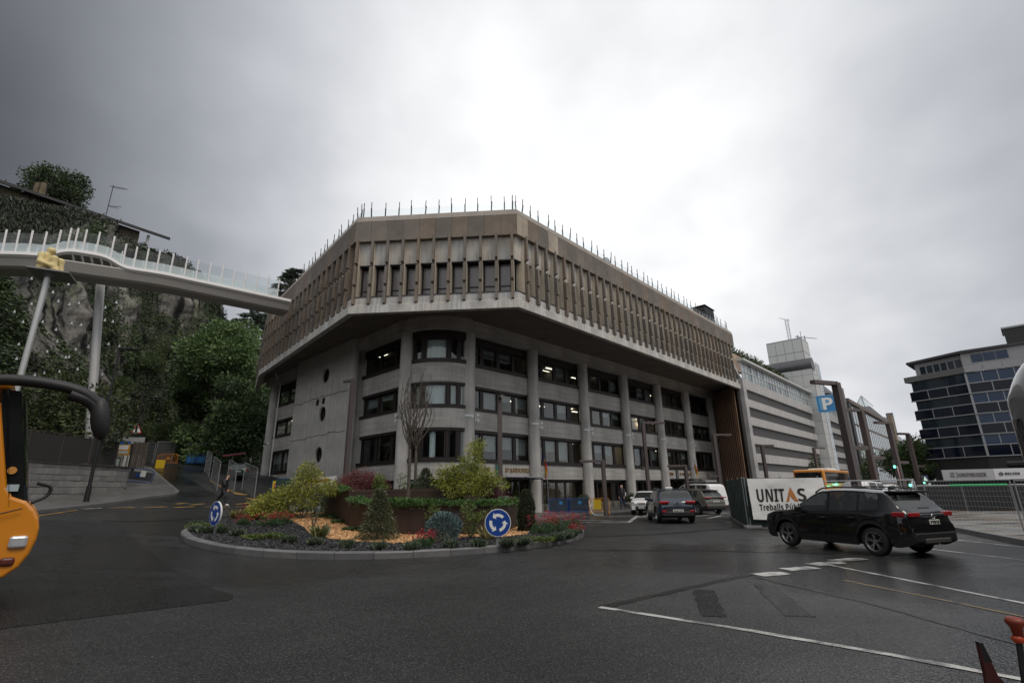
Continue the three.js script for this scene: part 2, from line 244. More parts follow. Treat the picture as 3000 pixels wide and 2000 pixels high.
{
  // left pavement with its kerb
  const kerb = [[-13.5, -9], ...gpx([[84, 1507], [200, 1493], [300, 1481], [374, 1471], [449, 1458], [512, 1452.5]]), ...gpx([[524, 1444], [500, 1424], [470, 1398], [440, 1372]])];
  const n = 44, K = resample(kerb, n), Wl = resample([[-27, -9], [-26.4, -27], [-25.9, -33.8], [-29, -37], [-34, -44], [-41, -53]], n);
  struct('pavement', ruled(K, Wl, .13, 10), M.paving);
  const inner = K.map((p, i) => { const a = K[Math.max(0, i - 1)], b = K[Math.min(n, i + 1)], l = Math.hypot(b[0] - a[0], b[1] - a[1]); return [p[0] + (b[1] - a[1]) / l * .14, p[1] - (b[0] - a[0]) / l * .14]; });
  const face = quadGrid((u, v) => { const i = Math.round(u * n), p = K[i]; return [p[0], ground(p[0], p[1]) - .05 + v * .186, p[1]]; }, n, 1);
  const top = ruled(K, inner, .136, 1); struct('kerb', boxUV(merge([face, top])), M.granite);
  // fresh dark strip in the climbing street and the dark reinstatement across the junction
  struct('road', ruled(resample(gpx([[440, 1372], [470, 1398], [500, 1424], [536, 1452]]), 16), resample(gpx([[484, 1386], [530, 1394], [580, 1418], [640, 1452]]), 16), .012, 6), M.asphaltDark);
  const rag = (l) => l.map(([x, z]) => [x + (f3(x * 3, 1, z * 3, 4, 5) - .5) * .35, z + (f3(x * 3, 5, z * 3, 4, 8) - .5) * .35]);
  struct('road', ruled(rag(resample(gpx([[86, 1520], [330, 1530], [420, 1600], [500, 1660], [690, 1756]]), 120)), rag(resample(gpx([[-60, 1530], [-60, 1600], [-60, 1700], [-60, 1780], [-60, 1850]]), 120)), .006, 40), M.asphaltDark);
  // sealed joints and reinstated trenches
  const seam = (pts, w) => struct('road_seam', strip(gpx(pts), w, .006, .12, .6), M.seam);
  seam([[1770, 1778], [1960, 1735], [2210, 1680]], .16); seam([[2215, 1690], [2560, 1770], [3050, 1905]], .10); seam([[1715, 1573], [1960, 1563], [2300, 1535]], .3); seam([[1725, 1612], [2050, 1612], [2450, 1622]], .18);
  struct('road_patch', strip(gpx([[2062, 1728], [2072, 1760], [2092, 1806]]), .34, .006, .08, .28), M.asphaltDark); struct('road_patch', strip(gpx([[2240, 1712], [2290, 1760], [2345, 1806]]), .36, .006, .08, .28), M.asphaltDark); seam([[300, 1525], [430, 1527], [600, 1516], [760, 1510]], .35);
  // painted markings
  const line = (pts, w, m = M.paint) => struct('road_marking', strip(gpx(pts), w, pts[0][0] > 1400 ? .007 : .022, .12, .3), m);
  line([[1757, 1779], [2200, 1848], [2600, 1917], [3040, 1999]], .11); line([[2430, 1655], [2700, 1708], [3040, 1775]], .10); line([[2470, 1700], [2700, 1745], [3040, 1815]], .07, M.paintFaded);
  line([[2785, 1580], [3040, 1607]], .12); line([[2700, 1605], [3040, 1646]], .12);
  for (const [x, y] of [[2262, 1682], [2345, 1666], [2422, 1651], [2486, 1640]]) { const a = onGround(x, y); line([[x, y]].map(() => [x - 42, y + 3]).concat([[x + 40, y - 4]]), .36); }
  for (const p of [[[1582, 1521], [1845, 1527]], [[1600, 1529], [1845, 1531]], [[1843, 1530], [1868, 1511]], [[1868, 1513], [1905, 1509]], [[2040, 1512], [2110, 1505]], [[2075, 1519], [2115, 1510]], [[1860, 1516], [1905, 1512]], [[1700, 1513], [1860, 1512]]]) line(p, .22);
  line([[84, 1516], [225, 1495]], .14, M.paintY); line([[241, 1492], [296, 1489]], .2, M.paint);
  for (const [a, b, y0, y1] of [[322, 392, 1489, 1487], [418, 486, 1488, 1485], [510, 568, 1487, 1485], [598, 672, 1486, 1485], [690, 760, 1485, 1484], [512, 552, 1477, 1474], [560, 596, 1480, 1476], [690, 730, 1478, 1474]]) line([[a, y0], [b, y1]], .28, M.paintY);
  line([[612, 1407], [650, 1427], [690, 1444]], .16, M.paintY); line([[684, 1445], [720, 1450]], .5, M.paintY); line([[440, 1372], [470, 1398], [520, 1442]], .12, M.paintY); line([[726, 1460], [755, 1465]], .5, M.paintY);
  line([[455, 1438], [519, 1436]], .9, M.paint);
}
{
  // forecourt pavement of the office building (follows its right-hand front) and the wet plaza on the right
  const d = [.698, -.716], n = [.716, .698], P = (s, o) => [-2.99 + d[0] * s + n[0] * o, -32.86 + d[1] * s + n[1] * o];
  const out = [], inn = []; for (let i = 0; i <= 40; i++) { out.push(P(i * 1.1 + .4, 3.9)); inn.push(P(i * 1.1 + .4, -.3)); }
  struct('pavement', ruled(inn, out, .125, 4), M.paving);
  struct('kerb', boxUV(quadGrid((u, v) => { const p = P(.4 + u * 44, 3.9); return [p[0], -.03 + v * .155, p[1]]; }, 20, 1)), M.granite);
  struct('kerb', boxUV(quadGrid((u, v) => { const p = P(.4 + u * 44, 3.9 - .14 * v); return [p[0], .1285, p[1]]; }, 20, 1)), M.granite);
  const K = resample([[9.5, -3.5], [14.19, -14.92], [16.21, -19.65], [22.5, -34], [40, -70], [60, -110]], 40), R = resample([[60, -3.5], [60, -30], [80, -60], [110, -110]], 40);
  struct('plaza_paving', ruled(K, R, .15, 10), M.plaza);
  struct('kerb', boxUV(quadGrid((u, v) => { const p = K[Math.round(u * 40)]; return [p[0], -.03 + v * .184, p[1]]; }, 40, 1)), M.granite);
  struct('kerb', boxUV(quadGrid((u, v) => { const p = K[Math.round(u * 40)]; return [p[0] + v * .18, .155, p[1] + .05 * v]; }, 40, 1)), M.granite);
}

// ============================================================ the concrete office building
function frame(x0, z0, x1, z1) {
  const L = Math.hypot(x1 - x0, z1 - z0), d = [(x1 - x0) / L, (z1 - z0) / L], n = [-d[1], d[0]];
  return { L, d, n, ry: Math.atan2(-d[1], d[0]), P: (s, o = 0) => [x0 + d[0] * s + n[0] * o, z0 + d[1] * s + n[1] * o] };
}
function putter(root) { // places a mesh (x along the front, y up, z outwards) on a frame
  return (name, g, m, fr, s, y, o, parent) => { const [x, z] = fr.P(s, o); const q = mesh(name, g, m, parent || root, [x - root.position.x, y - root.position.y, z - root.position.z]); q.rotation.y = fr.ry - root.rotation.y; return q; };
}
// prism of the profile [[o, y], ...] from s0 to s1; tl, tr mitre the ends (tan of the half angle)
function run(prof, s0, s1, tl = 0, tr = 0) {
  const sh = THREE.ShapeUtils.isClockWise(prof.map(p => new THREE.Vector2(...p))) ? prof.slice().reverse() : prof, n = sh.length, pos = [], A = sh.map(([o, y]) => [s0 - o * tl, y, o]), B = sh.map(([o, y]) => [s1 + o * tr, y, o]);
  const tri = (a, b, c) => pos.push(...a, ...b, ...c);
  for (let i = 0; i < n; i++) { const j = (i + 1) % n; tri(A[i], B[i], B[j]); tri(A[i], B[j], A[j]); }
  for (const t of THREE.ShapeUtils.triangulateShape(sh.map(p => new THREE.Vector2(...p)), [])) { tri(A[t[0]], A[t[1]], A[t[2]]); tri(B[t[2]], B[t[1]], B[t[0]]); }
  const g = new THREE.BufferGeometry(); g.setAttribute('position', new THREE.Float32BufferAttribute(pos, 3)); g.computeVertexNormals(); return boxUV(g);
}
function sector(cx, cz, r0, r1, a0, a1, y0, y1, n = 20) { // upright ring segment, angles from +z towards +x
  const P = (a, r, y) => [cx + Math.sin(a) * r, y, cz + Math.cos(a) * r], A = u => lerp(a0, a1, u);
  const uv = (u, v) => [A(u) * r1, lerp(y0, y1, v)];
  const flat = (y) => quadGrid((u, v) => P(A(u), lerp(r0, r1, v), y), n, 1, (u, v) => [A(u) * r1, v]);
  return merge([quadGrid((u, v) => P(A(u), r1, lerp(y0, y1, v)), n, 1, uv), quadGrid((u, v) => P(A(u), r0, lerp(y0, y1, v)), n, 1, uv), flat(y0), flat(y1), quadGrid((u, v) => P(a0, lerp(r0, r1, u), lerp(y0, y1, v)), 1, 1, (u, v) => [u, v]), quadGrid((u, v) => P(a1, lerp(r0, r1, u), lerp(y0, y1, v)), 1, 1, (u, v) => [u, v])]);
}
function column(r, h) { const g = prep(new THREE.CylinderGeometry(r, r, h, 32, 1)); const u = g.attributes.uv; for (let i = 0; i < u.count; i++) u.setXY(i, u.getX(i) * 2 * Math.PI * r, u.getY(i) * h); return g.translate(0, h / 2, 0); }

const office = thing('office_building', 'weathered concrete government office with overhanging finned top storey on round columns', 'building', [-5, 0, -34]);
{
  const put = putter(office), R = rng(7);
  const UF = frame(-27.2, -51.3, -23.4, -44.47), UL = frame(-23.4, -44.47, -9.96, -28.34), UC = frame(-9.96, -28.34, .45, -27.6), UR = frame(.45, -27.6, 25.43, -54.44);
  const ang = (a, b) => Math.tan(Math.acos(clamp(a.d[0] * b.d[0] + a.d[1] * b.d[1], -1, 1)) / 2), tF = ang(UF, UL), tA = ang(UL, UC), tB = ang(UC, UR);
  const faces = [{ f: UF, tl: 0, tr: tF, fins: [.6, 1.6, 2.6, 3.6, 4.6, 5.6, 6.6], deep: 1 }, { f: UL, tl: tF, tr: tA, fins: Array.from({ length: 20 }, (_, i) => UL.L - .82 - i * 1.02).reverse(), deep: 1 }, { f: UC, tl: tA, tr: tB, fins: Array.from({ length: 11 }, (_, i) => .22 + i * .985) }, { f: UR, tl: tB, tr: 0, fins: Array.from({ length: 36 }, (_, i) => .87 + i * .985) }];
  // fin: concrete rib with a stepped brown aggregate blade in front, half-round notches at the joints
  const blade = (back) => { const s = new THREE.Shape(), f = 0.03; s.moveTo(back + .06, 17.14); s.lineTo(f - .03, 17.14); s.lineTo(f + .02, 15.46); s.lineTo(f - .10, 15.42); s.absarc(f - .10, 15.29, .13, Math.PI / 2, Math.PI * 1.5, false); s.lineTo(f + .03, 15.14); s.lineTo(f + .07, 13.98); s.lineTo(f - .06, 13.94); s.absarc(f - .06, 13.86, .08, Math.PI / 2, Math.PI * 1.5, false); s.lineTo(f + .01, 13.76); s.lineTo(f + .06, 12.70); s.lineTo(back + .02, 12.66); s.lineTo(back, 15.0); s.closePath(); return s; };
  const bladeG = [-.20, -.40].map(b => extrude(blade(b), .16).translate(0, 0, -.08).rotateY(-Math.PI / 2));
  const ribG = [-.20, -.40].map(b => extrude([[-.92, 16.96], [b, 16.96], [b, 12.86], [-.28, 12.80], [-.30, 13.22], [-.92, 13.22]], .15).translate(0, 0, -.075).rotateY(-Math.PI / 2));
  const vary = (g) => [0, 1, 2, 3].map(i => { const c = g.clone(), u = c.attributes.uv; for (let q = 0; q < u.count; q++) u.setXY(q, u.getX(q) + i * 1.31, u.getY(q) + i * .77); return c; }), ribV = ribG.map(vary), bladeV = bladeG.map(vary);
  const frameG = boxUV(extrude([[-.42, 0], [.42, 0], [.42, 2.24], [-.42, 2.24]], .06, 0, [[[-.30, .07], [.30, .07], [.30, .62], [-.30, .62]], [[-.30, .70], [.30, .70], [.30, 2.12], [-.30, 2.12]]])), paneG = merge([bx(.62, 1.44, .012, 0, 1.41, .02), bx(.62, .57, .012, 0, .345, .02)]);
  const ribM = std({ map: T.concreteV, color: C3(1.36, 1.24, 1.06), bumpMap: T.grain, bumpScale: .006, roughness: .84 }), pane = plain(.20, .19, .195, .16), browns = [M.brown, M.brownB, M.brownC];
  const patchy = std({ map: T.stained, color: C3(.74, .66, .56), roughness: .85 });
  for (const { f, tl, tr, fins, deep } of faces) {
    const L = f.L;
    put('edge_beam', run([[-.36, 12.1], [0, 12.1], [0, 12.60], [-.04, 12.64], [-.36, 12.64]], 0, L, tl, tr), M.stained, f, 0, 0, 0);
    put('spandrel', run([[-.62, 12.64], [-.16, 12.64], [-.16, 13.18], [-.62, 13.18]], 0, L, tl, tr), M.stained, f, 0, 0, 0);
    put('window_sill', run([[-.95, 13.18], [-.12, 13.18], [-.12, 13.22], [-.95, 13.26]], 0, L, tl, tr), M.darkMetal, f, 0, 0, 0);
    put('infill_wall', run([[-.98, 15.48], [-.50, 15.48], [-.34, 16.97], [-.98, 16.97]], 0, L, tl, tr), M.stained, f, 0, 0, 0);
    put('window_head', run([[-.98, 15.42], [-.46, 15.42], [-.46, 15.48], [-.98, 15.48]], 0, L, tl, tr), M.darkMetal, f, 0, 0, 0);
    put('inner_wall', run([[-1.3, 13.2], [-1.12, 13.2], [-1.12, 15.5], [-1.3, 15.5]], 0, L, tl, tr), M.black, f, 0, 0, 0);
    if (f !== UF) for (let k = 0; k < (f === UL ? 14 : 18); k++) { const o = -.5 - k * .3; put('soffit_rib', run([[o - .06, 12.945], [o, 12.945], [o, 12.985], [o - .06, 12.985]], 0, L, f === UL ? 0 : tl, tr), M.brownC, f, 0, 0, 0); }
    const np = Math.round(L / 1.04);
    for (let i = 0; i < np; i++) {
      const a = L * i / np + (i ? .006 : 0), b = L * (i + 1) / np - (i < np - 1 ? .006 : 0), bad = f === UR && (i === 0 || i === 3) || (f === UL && i === 2);
      put('parapet_panel', run([[-.34, 16.97], [-.04 - R() * .008, 16.97], [-.04, 18.37], [-.34, 18.37]], a, b, i ? 0 : tl, i < np - 1 ? 0 : tr), bad ? patchy : browns[Math.floor(R() * 2.99)], f, 0, 0, 0);
    }
    const nc = Math.round(L / 2.1);
    for (let i = 0; i < nc; i++) put('coping', run([[-.7, 18.38], [-.03, 18.38], [-.16, 18.80], [-.7, 18.84]], L * i / nc + (i ? .006 : 0), L * (i + 1) / nc - (i < nc - 1 ? .006 : 0), i ? 0 : tl, i < nc - 1 ? 0 : tr), M.coping, f, 0, 0, 0);
    fins.forEach((s, i) => {
      const k = deep ? 1 : 0, fin = put('fin', ribG[k], ribM, f, s, 0, (R() - .5) * .02); const vr = Math.floor(R() * 3.99); fin.geometry = ribV[k][vr]; mesh('blade', bladeV[k][vr], browns[Math.floor(R() * 2.99)], fin);
      if (i + 1 < fins.length) { const w = put('window', frameG, M.bronze, f, (s + fins[i + 1]) / 2, 13.22, -.98); mesh('pane', paneG, pane, w); }
    });
  }
  // roof, soffit
  const out = (o) => { const q = [UF.P(0, o), UF.P(UF.L, o), UL.P(UL.L - (-o) * tA, o), UC.P(UC.L + o * tB, o), UR.P(UR.L, o)]; return q; };
  const slab = (pts, y, h) => { const g = extrude(pts.map(([x, z]) => [x + 5, -(z + 34)]), h).rotateX(-Math.PI / 2); return g.translate(0, y, 0); };
  const back = [UR.P(UR.L, -26), UF.P(0, -14)];
  mesh('soffit', slab([...out(-.3), [26.5, -63.5], ...back], 12.98, .22), M.brown, office); mesh('roof', slab([...out(-.5), ...back], 18.2, .2), M.stained, office);
  mesh('rear_wall', [bar([UR.P(UR.L, -.5)[0] + 5, 15.5, UR.P(UR.L, -.5)[1] + 34], [back[0][0] + 5, 15.5, back[0][1] + 34], .4, 5.6), bar([back[0][0] + 5, 9.2, back[0][1] + 34], [back[1][0] + 5, 9.2, back[1][1] + 34], .4, 18)], M.concreteV, office);
  // roof railing: leaning posts and glass
  for (const { f } of faces.slice(1)) {
    const n = Math.round(f.L / .9);
    for (let i = 0; i <= n; i++) { const s = Math.min(f.L - .1, Math.max(.1, f.L * i / n + (R() - .5) * .2)), lean = (i % 3 === 1 ? .12 : 0), p = put('railing_post', merge([bar([0, 0, 0], [(R() - .5) * .1, .78, lean], .07, .05), bar([0, .7, lean * .9], [(R() - .5) * .05, 1.2, lean * 1.25], .04)]), M.bronze, f, s, 18.8, -.5); p.rotation.z = (R() - .5) * .03; }
    put('railing_glass', run([[-.56, 18.8], [-.545, 18.8], [-.50, 19.5], [-.515, 19.5]], .2, f.L - .2), M.clear, f, 0, 0, 0);
  }
  // --- lower storeys
  const C1 = [-2.99, -32.86], C0 = [-7.15, -32.47], CL = [-24.11, -49.52], SP = 6.49;
  const LR = frame(C1[0], C1[1], C1[0] + .698 * 46, C1[1] - .716 * 46), LL = frame(...CL, ...C0), AC = [-5.08, -34.7], aL = Math.atan2(LL.n[0], LL.n[1]), aR = Math.atan2(LR.n[0], LR.n[1]), RAD = 2.92;
  const colG = (() => { const pr = [[0, 0], [.45, 0]]; for (const [y, r] of [[3.15, .447], [6.0, .452], [9.1, .448]]) pr.push([pr[pr.length - 1][0], y - .02], [.436, y - .012], [.436, y + .012], [r, y + .02]); pr.push([pr[pr.length - 1][0], 12.12]); const g = prep(new THREE.LatheGeometry(pr.map(p => new THREE.Vector2(...p)), 32)), u = g.attributes.uv, p = g.attributes.position; for (let i = 0; i < u.count; i++) u.setXY(i, u.getX(i) * 2.83, p.getY(i)); return toCreasedNormals(g, .6); })(), clampG = lathe([[.452, 0], [.475, 0], [.475, .2], [.452, .2]], 28), floodG = merge([rb(.2, .2, .24, .02, .15, .22, 0), rb(.2, .2, .24, .02, .15, -.12, 0), bx(.08, .5, .06, .02, .05, 0)]);
  const col = (f, s, k) => { const c = put('column', colG, M.concreteV, f, s, 0, 0); const r = mesh('clamp_ring', clampG, M.steel, c, [0, 6.25, 0]); const [dx, dz] = k < 0 ? [-.5, .15] : [.5, .15]; mesh('floodlight', floodG, M.white, c, [dx, 6.3, dz], k < 0 ? Math.PI : 0); return c; };
  for (let k = 0; k <= 6; k++) col(LR, SP * k, 1); col(LL, LL.L, -1); col(LL, 0, -1);
  // storeys: [ledge bottom, glass bottom, glass top, head top]
  const ST = [[3.45, 3.68, 5.40, 5.59], [6.87, 7.06, 8.41, 8.57], [9.89, 10.14, 11.55, 12.1]], BANDS = [[2.4, 3.45], [5.59, 6.87], [8.57, 9.89]];
  const blindM = plain(.34, .345, .34, .8), curtain = new THREE.MeshPhysicalMaterial({ color: C3(.86, .89, .89), roughness: 1, transmission: .15, thickness: 0 });
  const bolts = bx(.07, .12, .05, 0, .06, 0);
  const bay = (f, s0, s1, n, seed) => {
    const r = rng(seed), L = s1 - s0, m = (s0 + s1) / 2;
    BANDS.forEach(([a, b], i) => { const q = put('wall_band', bx(L, b - a, .4, 0, (a + b) / 2, 0), M.concrete, f, m, 0, -.38); q.geometry.attributes.uv.needsUpdate = true; const u = q.geometry.attributes.uv; for (let k = 0; k < u.count; k++) u.setX(k, u.getX(k) + seed * 1.37 + i); mesh('wall_stud', merge([bolts.clone().translate(-L * .3, b, .2), bolts.clone().translate(L * .22, b, .2)]), M.black, q); });
    ST.forEach(([lb, gb, gt, ht], k) => {
      put('ledge', bx(L, gb - lb, .5, 0, (gb + lb) / 2, 0), M.bronze, f, m, 0, -.34); put('head_rail', bx(L, ht - gt, .34, 0, (ht + gt) / 2, 0), M.bronze, f, m, 0, -.42);
      const w = L / n, h = gt - gb;
      for (let i = 0; i < n; i++) {
        const wd = put('window', extrude([[-w / 2, 0], [w / 2, 0], [w / 2, h], [-w / 2, h]], .12, 0, [[[-w / 2 + .16, .06], [w / 2 - .16, .06], [w / 2 - .16, h - .08], [-w / 2 + .16, h - .08]]]), M.bronze, f, s0 + w * (i + .5), gb, -.58);
        mesh('pane', bx(w - .3, h - .12, .012, 0, h / 2, .05), M.glass, wd); if (k === 2 && r() < .6) mesh('transom', bx(w - .3, .07, .08, 0, h * .62, .06), M.bronze, wd);
        const q = r(); if (q < .5) { const bh = (h - .1) * (.25 + .7 * r()); mesh('blind', bx(w - .34, bh, .01, 0, h - .06 - bh / 2, -.12), blindM, wd); }
      }
    });
  };
  for (let k = 0; k < 6; k++) bay(LR, SP * k + .02, SP * (k + 1) - .02, 4, 20 + k); bay(LR, SP * 6 + .02, SP * 6 + 3.4, 2, 27);
  bay(LL, 17.75, LL.L - .02, 3, 31); bay(LL, .02, 7.6, 3, 32);
  // rounded corner
  const cs = (r0, r1, a0, a1, y0, y1, n) => sector(AC[0] + 5, AC[1] + 34, r0, r1, a0, a1, y0, y1, n);
  BANDS.forEach(([a, b]) => mesh('wall_band', cs(RAD - .5, RAD + .02, aL, aR, a, b), M.concrete, office));
  const deg = Math.PI / 180;
  ST.forEach(([lb, gb, gt, ht], k) => {
    mesh('ledge', cs(RAD - .5, RAD + .09, aL, aR, lb, gb), M.bronze, office); mesh('head_rail', cs(RAD - .5, RAD + .05, aL, aR, gt, ht), M.bronze, office);
    for (const [a, b, wd] of [[-45, -33, 1], [-30, -19, 1], [-15, 15, 2], [19, 30, 1], [33, 45, 1]]) {
      const w = mesh('window', merge([cs(RAD - .18, RAD - .02, a * deg, (a + 1.6) * deg, gb, gt, 2), cs(RAD - .18, RAD - .02, (b - 1.6) * deg, b * deg, gb, gt, 2), cs(RAD - .16, RAD - .04, a * deg, b * deg, gb, gb + .05, 8), cs(RAD - .16, RAD - .04, a * deg, b * deg, gt - .06, gt, 8)]), M.bronze, office);
      mesh('pane', cs(RAD - .10, RAD - .088, a * deg, b * deg, gb + .04, gt - .04, 10), M.glass, w);
      if (wd === 2 && k < 3 || k === 1) { const c0 = a + .8, c1 = b - .8, fold = quadGrid((u, v) => { const th = lerp(c0, c1, u) * deg, rr = RAD - .26 + .025 * Math.sin(u * (wd === 2 ? 30 : 13)); return [AC[0] + 5 + Math.sin(th) * rr, lerp(gb + .03, gt - .05, v), AC[1] + 34 + Math.cos(th) * rr]; }, 60, 1); if (k) mesh('curtain', fold, curtain, w); else if (wd === 2) { mesh('curtain', quadGrid((u, v) => { const th = lerp(-6, 2, u) * deg, rr = RAD - .26 + .03 * Math.sin(u * 22); return [AC[0] + 5 + Math.sin(th) * rr, lerp(gb + .03, gt - .05, v), AC[1] + 34 + Math.cos(th) * rr]; }, 24, 1), curtain, w); } }
    }
    for (const a of [-31.5, -17, 17, 31.5]) mesh('mullion', cs(RAD - .2, RAD, (a - 1.5) * deg, (a + 1.5) * deg, gb, gt, 2), M.bronze, office);
  });
  mesh('ring_beam', cs(RAD - .6, RAD + .5, aL, aR, 12.1, 13.0, 28), M.concrete, office);
  put('ring_beam', bx(46, .9, 1.1, 23, 12.55, 0), M.concrete, LR, 0, 0, -.05); put('ring_beam', bx(LL.L - 17.7, .9, 1.1, 0, 12.55, 0), M.concrete, LL, (LL.L + 17.7) / 2, 0, -.05); put('ring_beam', bx(8.4, .9, 1.1, 0, 12.55, 0), M.concrete, LL, 3.4, 0, -.05);
  // stair tower with three portholes
  {
    const y0 = 0, y1 = 12.98, w0 = 7.6, w1 = 17.72, sh = new THREE.Shape(); sh.moveTo(0, 0); sh.lineTo(w1 - w0, 0); sh.lineTo(w1 - w0, y1); sh.lineTo(0, y1); sh.closePath();
    const holes = [4.5, 7.66, 10.8]; for (const y of holes) { const p = new THREE.Path(); p.absarc(13.55 - w0, y, .62, 0, Math.PI * 2, true); sh.holes.push(p); }
    const front = new THREE.ExtrudeGeometry(sh, { depth: .35, bevelEnabled: false, curveSegments: 24 });
    // pour joints are real grooves: three lifts
    const tower = put('stair_tower', boxUV(front), M.concreteV, LL, w0, 0, .55);
    const P = (s, o) => { const [x, z] = LL.P(s, o); return [x + 5, z + 34]; };
    put('tower_side', bx(.35, y1, 1.0, w1 - .17, y1 / 2, .05), M.concreteV, LL, 0, 0, 0); put('tower_side', bx(.35, y1, 1.3, w0 + .17, y1 / 2, -.1), M.concreteV, LL, 0, 0, 0);
    const [cx, cz] = P(w1, .55); put('tower_corner', column(.35, y1), M.concreteV, LL, w1, 0, .55);
    for (const y of [6.0, 9.05]) put('pour_joint', boxUV(quadGrid((u, v) => { const s = u * (w1 - w0); return [s, (f3(s * 1.3, y, 2, 4) - .5) * .3 + (v - .5) * (.05 + .05 * f3(s * 3, y, 5, 2)), .004]; }, 60, 1)), plain(.12, .12, .115, .9), LL, w0, y, .90);
    for (const y of holes) { const ring = put('porthole', prep(new THREE.TorusGeometry(.59, .06, 8, 32)), M.bronze, LL, 13.55, y, .72); mesh('pane', prep(new THREE.CylinderGeometry(.58, .58, .02, 32)).rotateX(Math.PI / 2).translate(0, 0, -.05), M.glassDark, ring); mesh('shaft', prep(new THREE.CylinderGeometry(.62, .62, .5, 24, 1, true)).rotateX(Math.PI / 2).translate(0, 0, -.4), M.black, ring); }
    put('tower_room', bx(w1 - w0 - .8, y1, .1, (w0 + w1) / 2, y1 / 2, -.3), M.black, LL, 0, 0, 0);
    const slats = []; for (let i = 0; i < 7; i++) slats.push(bx(.36, .025, .05, 0, i * .06, 0)); for (const s of [12.5, 13.6]) put('vent_grille', merge([bx(.44, .5, .02, 0, .18, -.03), ...slats]), M.darkMetal, LL, s, 8.55, .925);
    put('downpipe', merge([rod([0, 1.5, 0], [0, 12.2, 0], .07), rod([0, 12.2, 0], [.9, 12.9, .9], .06)]), M.white, LL, 1.4, 0, .1);
  }
  // ground floor
  for (let k = 0; k < 7; k++) {
    const L = k < 6 ? SP : 3.4, n = k < 6 ? 6 : 3, s0 = SP * k;
    put('plinth', rb(L, .62, .3, .03, 0, .31, 0), M.rock, LR, s0 + L / 2, 0, -.7).visible = true; put('head_rail', bx(L, .18, .3, 0, 2.31, 0), M.bronze, LR, s0 + L / 2, 0, -.6);
    for (let i = 0; i < n; i++) { const w = L / n, wd = put('shop_window', extrude([[-w / 2, 0], [w / 2, 0], [w / 2, 1.62], [-w / 2, 1.62]], .1, 0, [[[-w / 2 + .09, .06], [w / 2 - .09, .06], [w / 2 - .09, 1.54], [-w / 2 + .09, 1.54]]]), M.bronze, LR, s0 + w * (i + .5), .62, -.75); mesh('pane', bx(w - .16, 1.5, .012, 0, .8, .04), M.glass, wd); }
  }
  put('shop_window', bx(6.2, 2.3, .05, 0, 1.2, 0), M.glassDark, LL, 20.9, .1, -.7); put('shop_window', bx(7.4, 2.0, .05, 0, 1.2, 0), M.glassDark, LL, 3.8, 2.2, -.7);
  mesh('shop_window', cs(RAD - .7, RAD - .66, aL, aR, 0, 2.4), M.glassDark, office);
  // interior: floors, rear partition, ceiling lights
  const insidePts = (o) => { const a = [LL.P(.1, o), LL.P(LL.L, o)]; for (let i = 1; i < 6; i++) { const t = lerp(aL, aR, i / 6); a.push([AC[0] + Math.sin(t) * (RAD + o), AC[1] + Math.cos(t) * (RAD + o)]); } a.push(LR.P(0, o), LR.P(42, o), LR.P(42, -11), LL.P(.1, -9)); return a; };
  const carpet = plain(.10, .095, .09, .9), roomWall = plain(.13, .12, .11, .9), ceil = plain(.30, .30, .29, .9);
  for (const y of [2.5, 5.75, 8.75]) mesh('floor_slab', slab(insidePts(-.6), y, .5), carpet, office);
  for (const y of [2.46, 5.68, 8.7, 12.0]) mesh('ceiling', slab(insidePts(-.62), y - .02, .03), ceil, office);
  put('partition_wall', merge([bx(42, 12, .15, 21, 6, -6.4), ...Array.from({ length: 9 }, (_, i) => bx(.12, 12, 5.2, 3.2 + i * 4.6, 6, -3.6))]), roomWall, LR, 0, 0, 0); put('partition_wall', bx(24, 12, .15, 12, 6, -5), roomWall, LL, 0, 0, 0);
  const glow = new THREE.MeshStandardMaterial({ color: 0x111111, emissive: C3(1, .86, .66), emissiveIntensity: 3.2 }), panel = bx(1.2, .03, .16);
  const lights = [[5.62, [6.9, 8.2, 9.6, 11.3, 13.6, 14.8, 17.2, 20.2, 22.4, 27.5, 29.8, 33.6]], [8.64, [5.6, 7.4, 11.0, 12.2, 13.9, 16.2, 17.6, 22.2, 24.0, 27.6, 29.6, 34.0]], [11.92, [7.0, 11.6, 16.4, 17.2, 27.2, 28.4, 29.6, 30.8]], [2.4, [7.5, 8.9, 10.3, 11.7]]];
  for (const [y, ss_] of lights) ss_.forEach((s, i) => { put('ceiling_light', panel, glow, LR, s, y, -1.5 - (i % 3) * .9); if (i % 3 === 1) put('ceiling_light', panel, glow, LR, s + .2, y, -3.2); });
  for (const [s, y] of [[18.4, 11.9], [2.6, 11.9], [3.4, 11.9], [2.0, 8.6]]) put('ceiling_light', panel, glow, LL, s, y, -1.4);
  for (const [y, s] of [[5.5, 9.5], [5.5, 20], [8.5, 13], [8.5, 26], [2.3, 10]]) { const l = new THREE.PointLight(0xffdfb8, 3, 14); l.castShadow = true; const [x, z] = LR.P(s, -2.6); l.position.set(x, y - .25, z); scene.add(l); }
  // entrance: canopy, gilt letters, green coat of arms, dark doors, small brass line
  const gilt = plain(.30, .20, .09, .4, .5), green = plain(.05, .20, .15, .6, .2);
  for (const k of [0, 4]) {
    const c = SP * k + SP / 2;
    put('lettering', text('GOVERN', .3, .05, serif), gilt, LR, c - 2.0, 2.86, -.17); put('lettering', text("D'ANDORRA", .3, .05, serif), gilt, LR, c + 1.65, 2.86, -.17);
    const arms = extrude([[-.24, .62], [-.24, .1], [-.18, -.06], [0, -.14], [.18, -.06], [.24, .1], [.24, .62], [.16, .56], [.1, .66], [0, .58], [-.1, .66], [-.16, .56]], .12, .015), sh = put('coat_of_arms', arms, k ? plain(.1, .1, .1, .6) : green, LR, c - .35, 2.72, -.17);
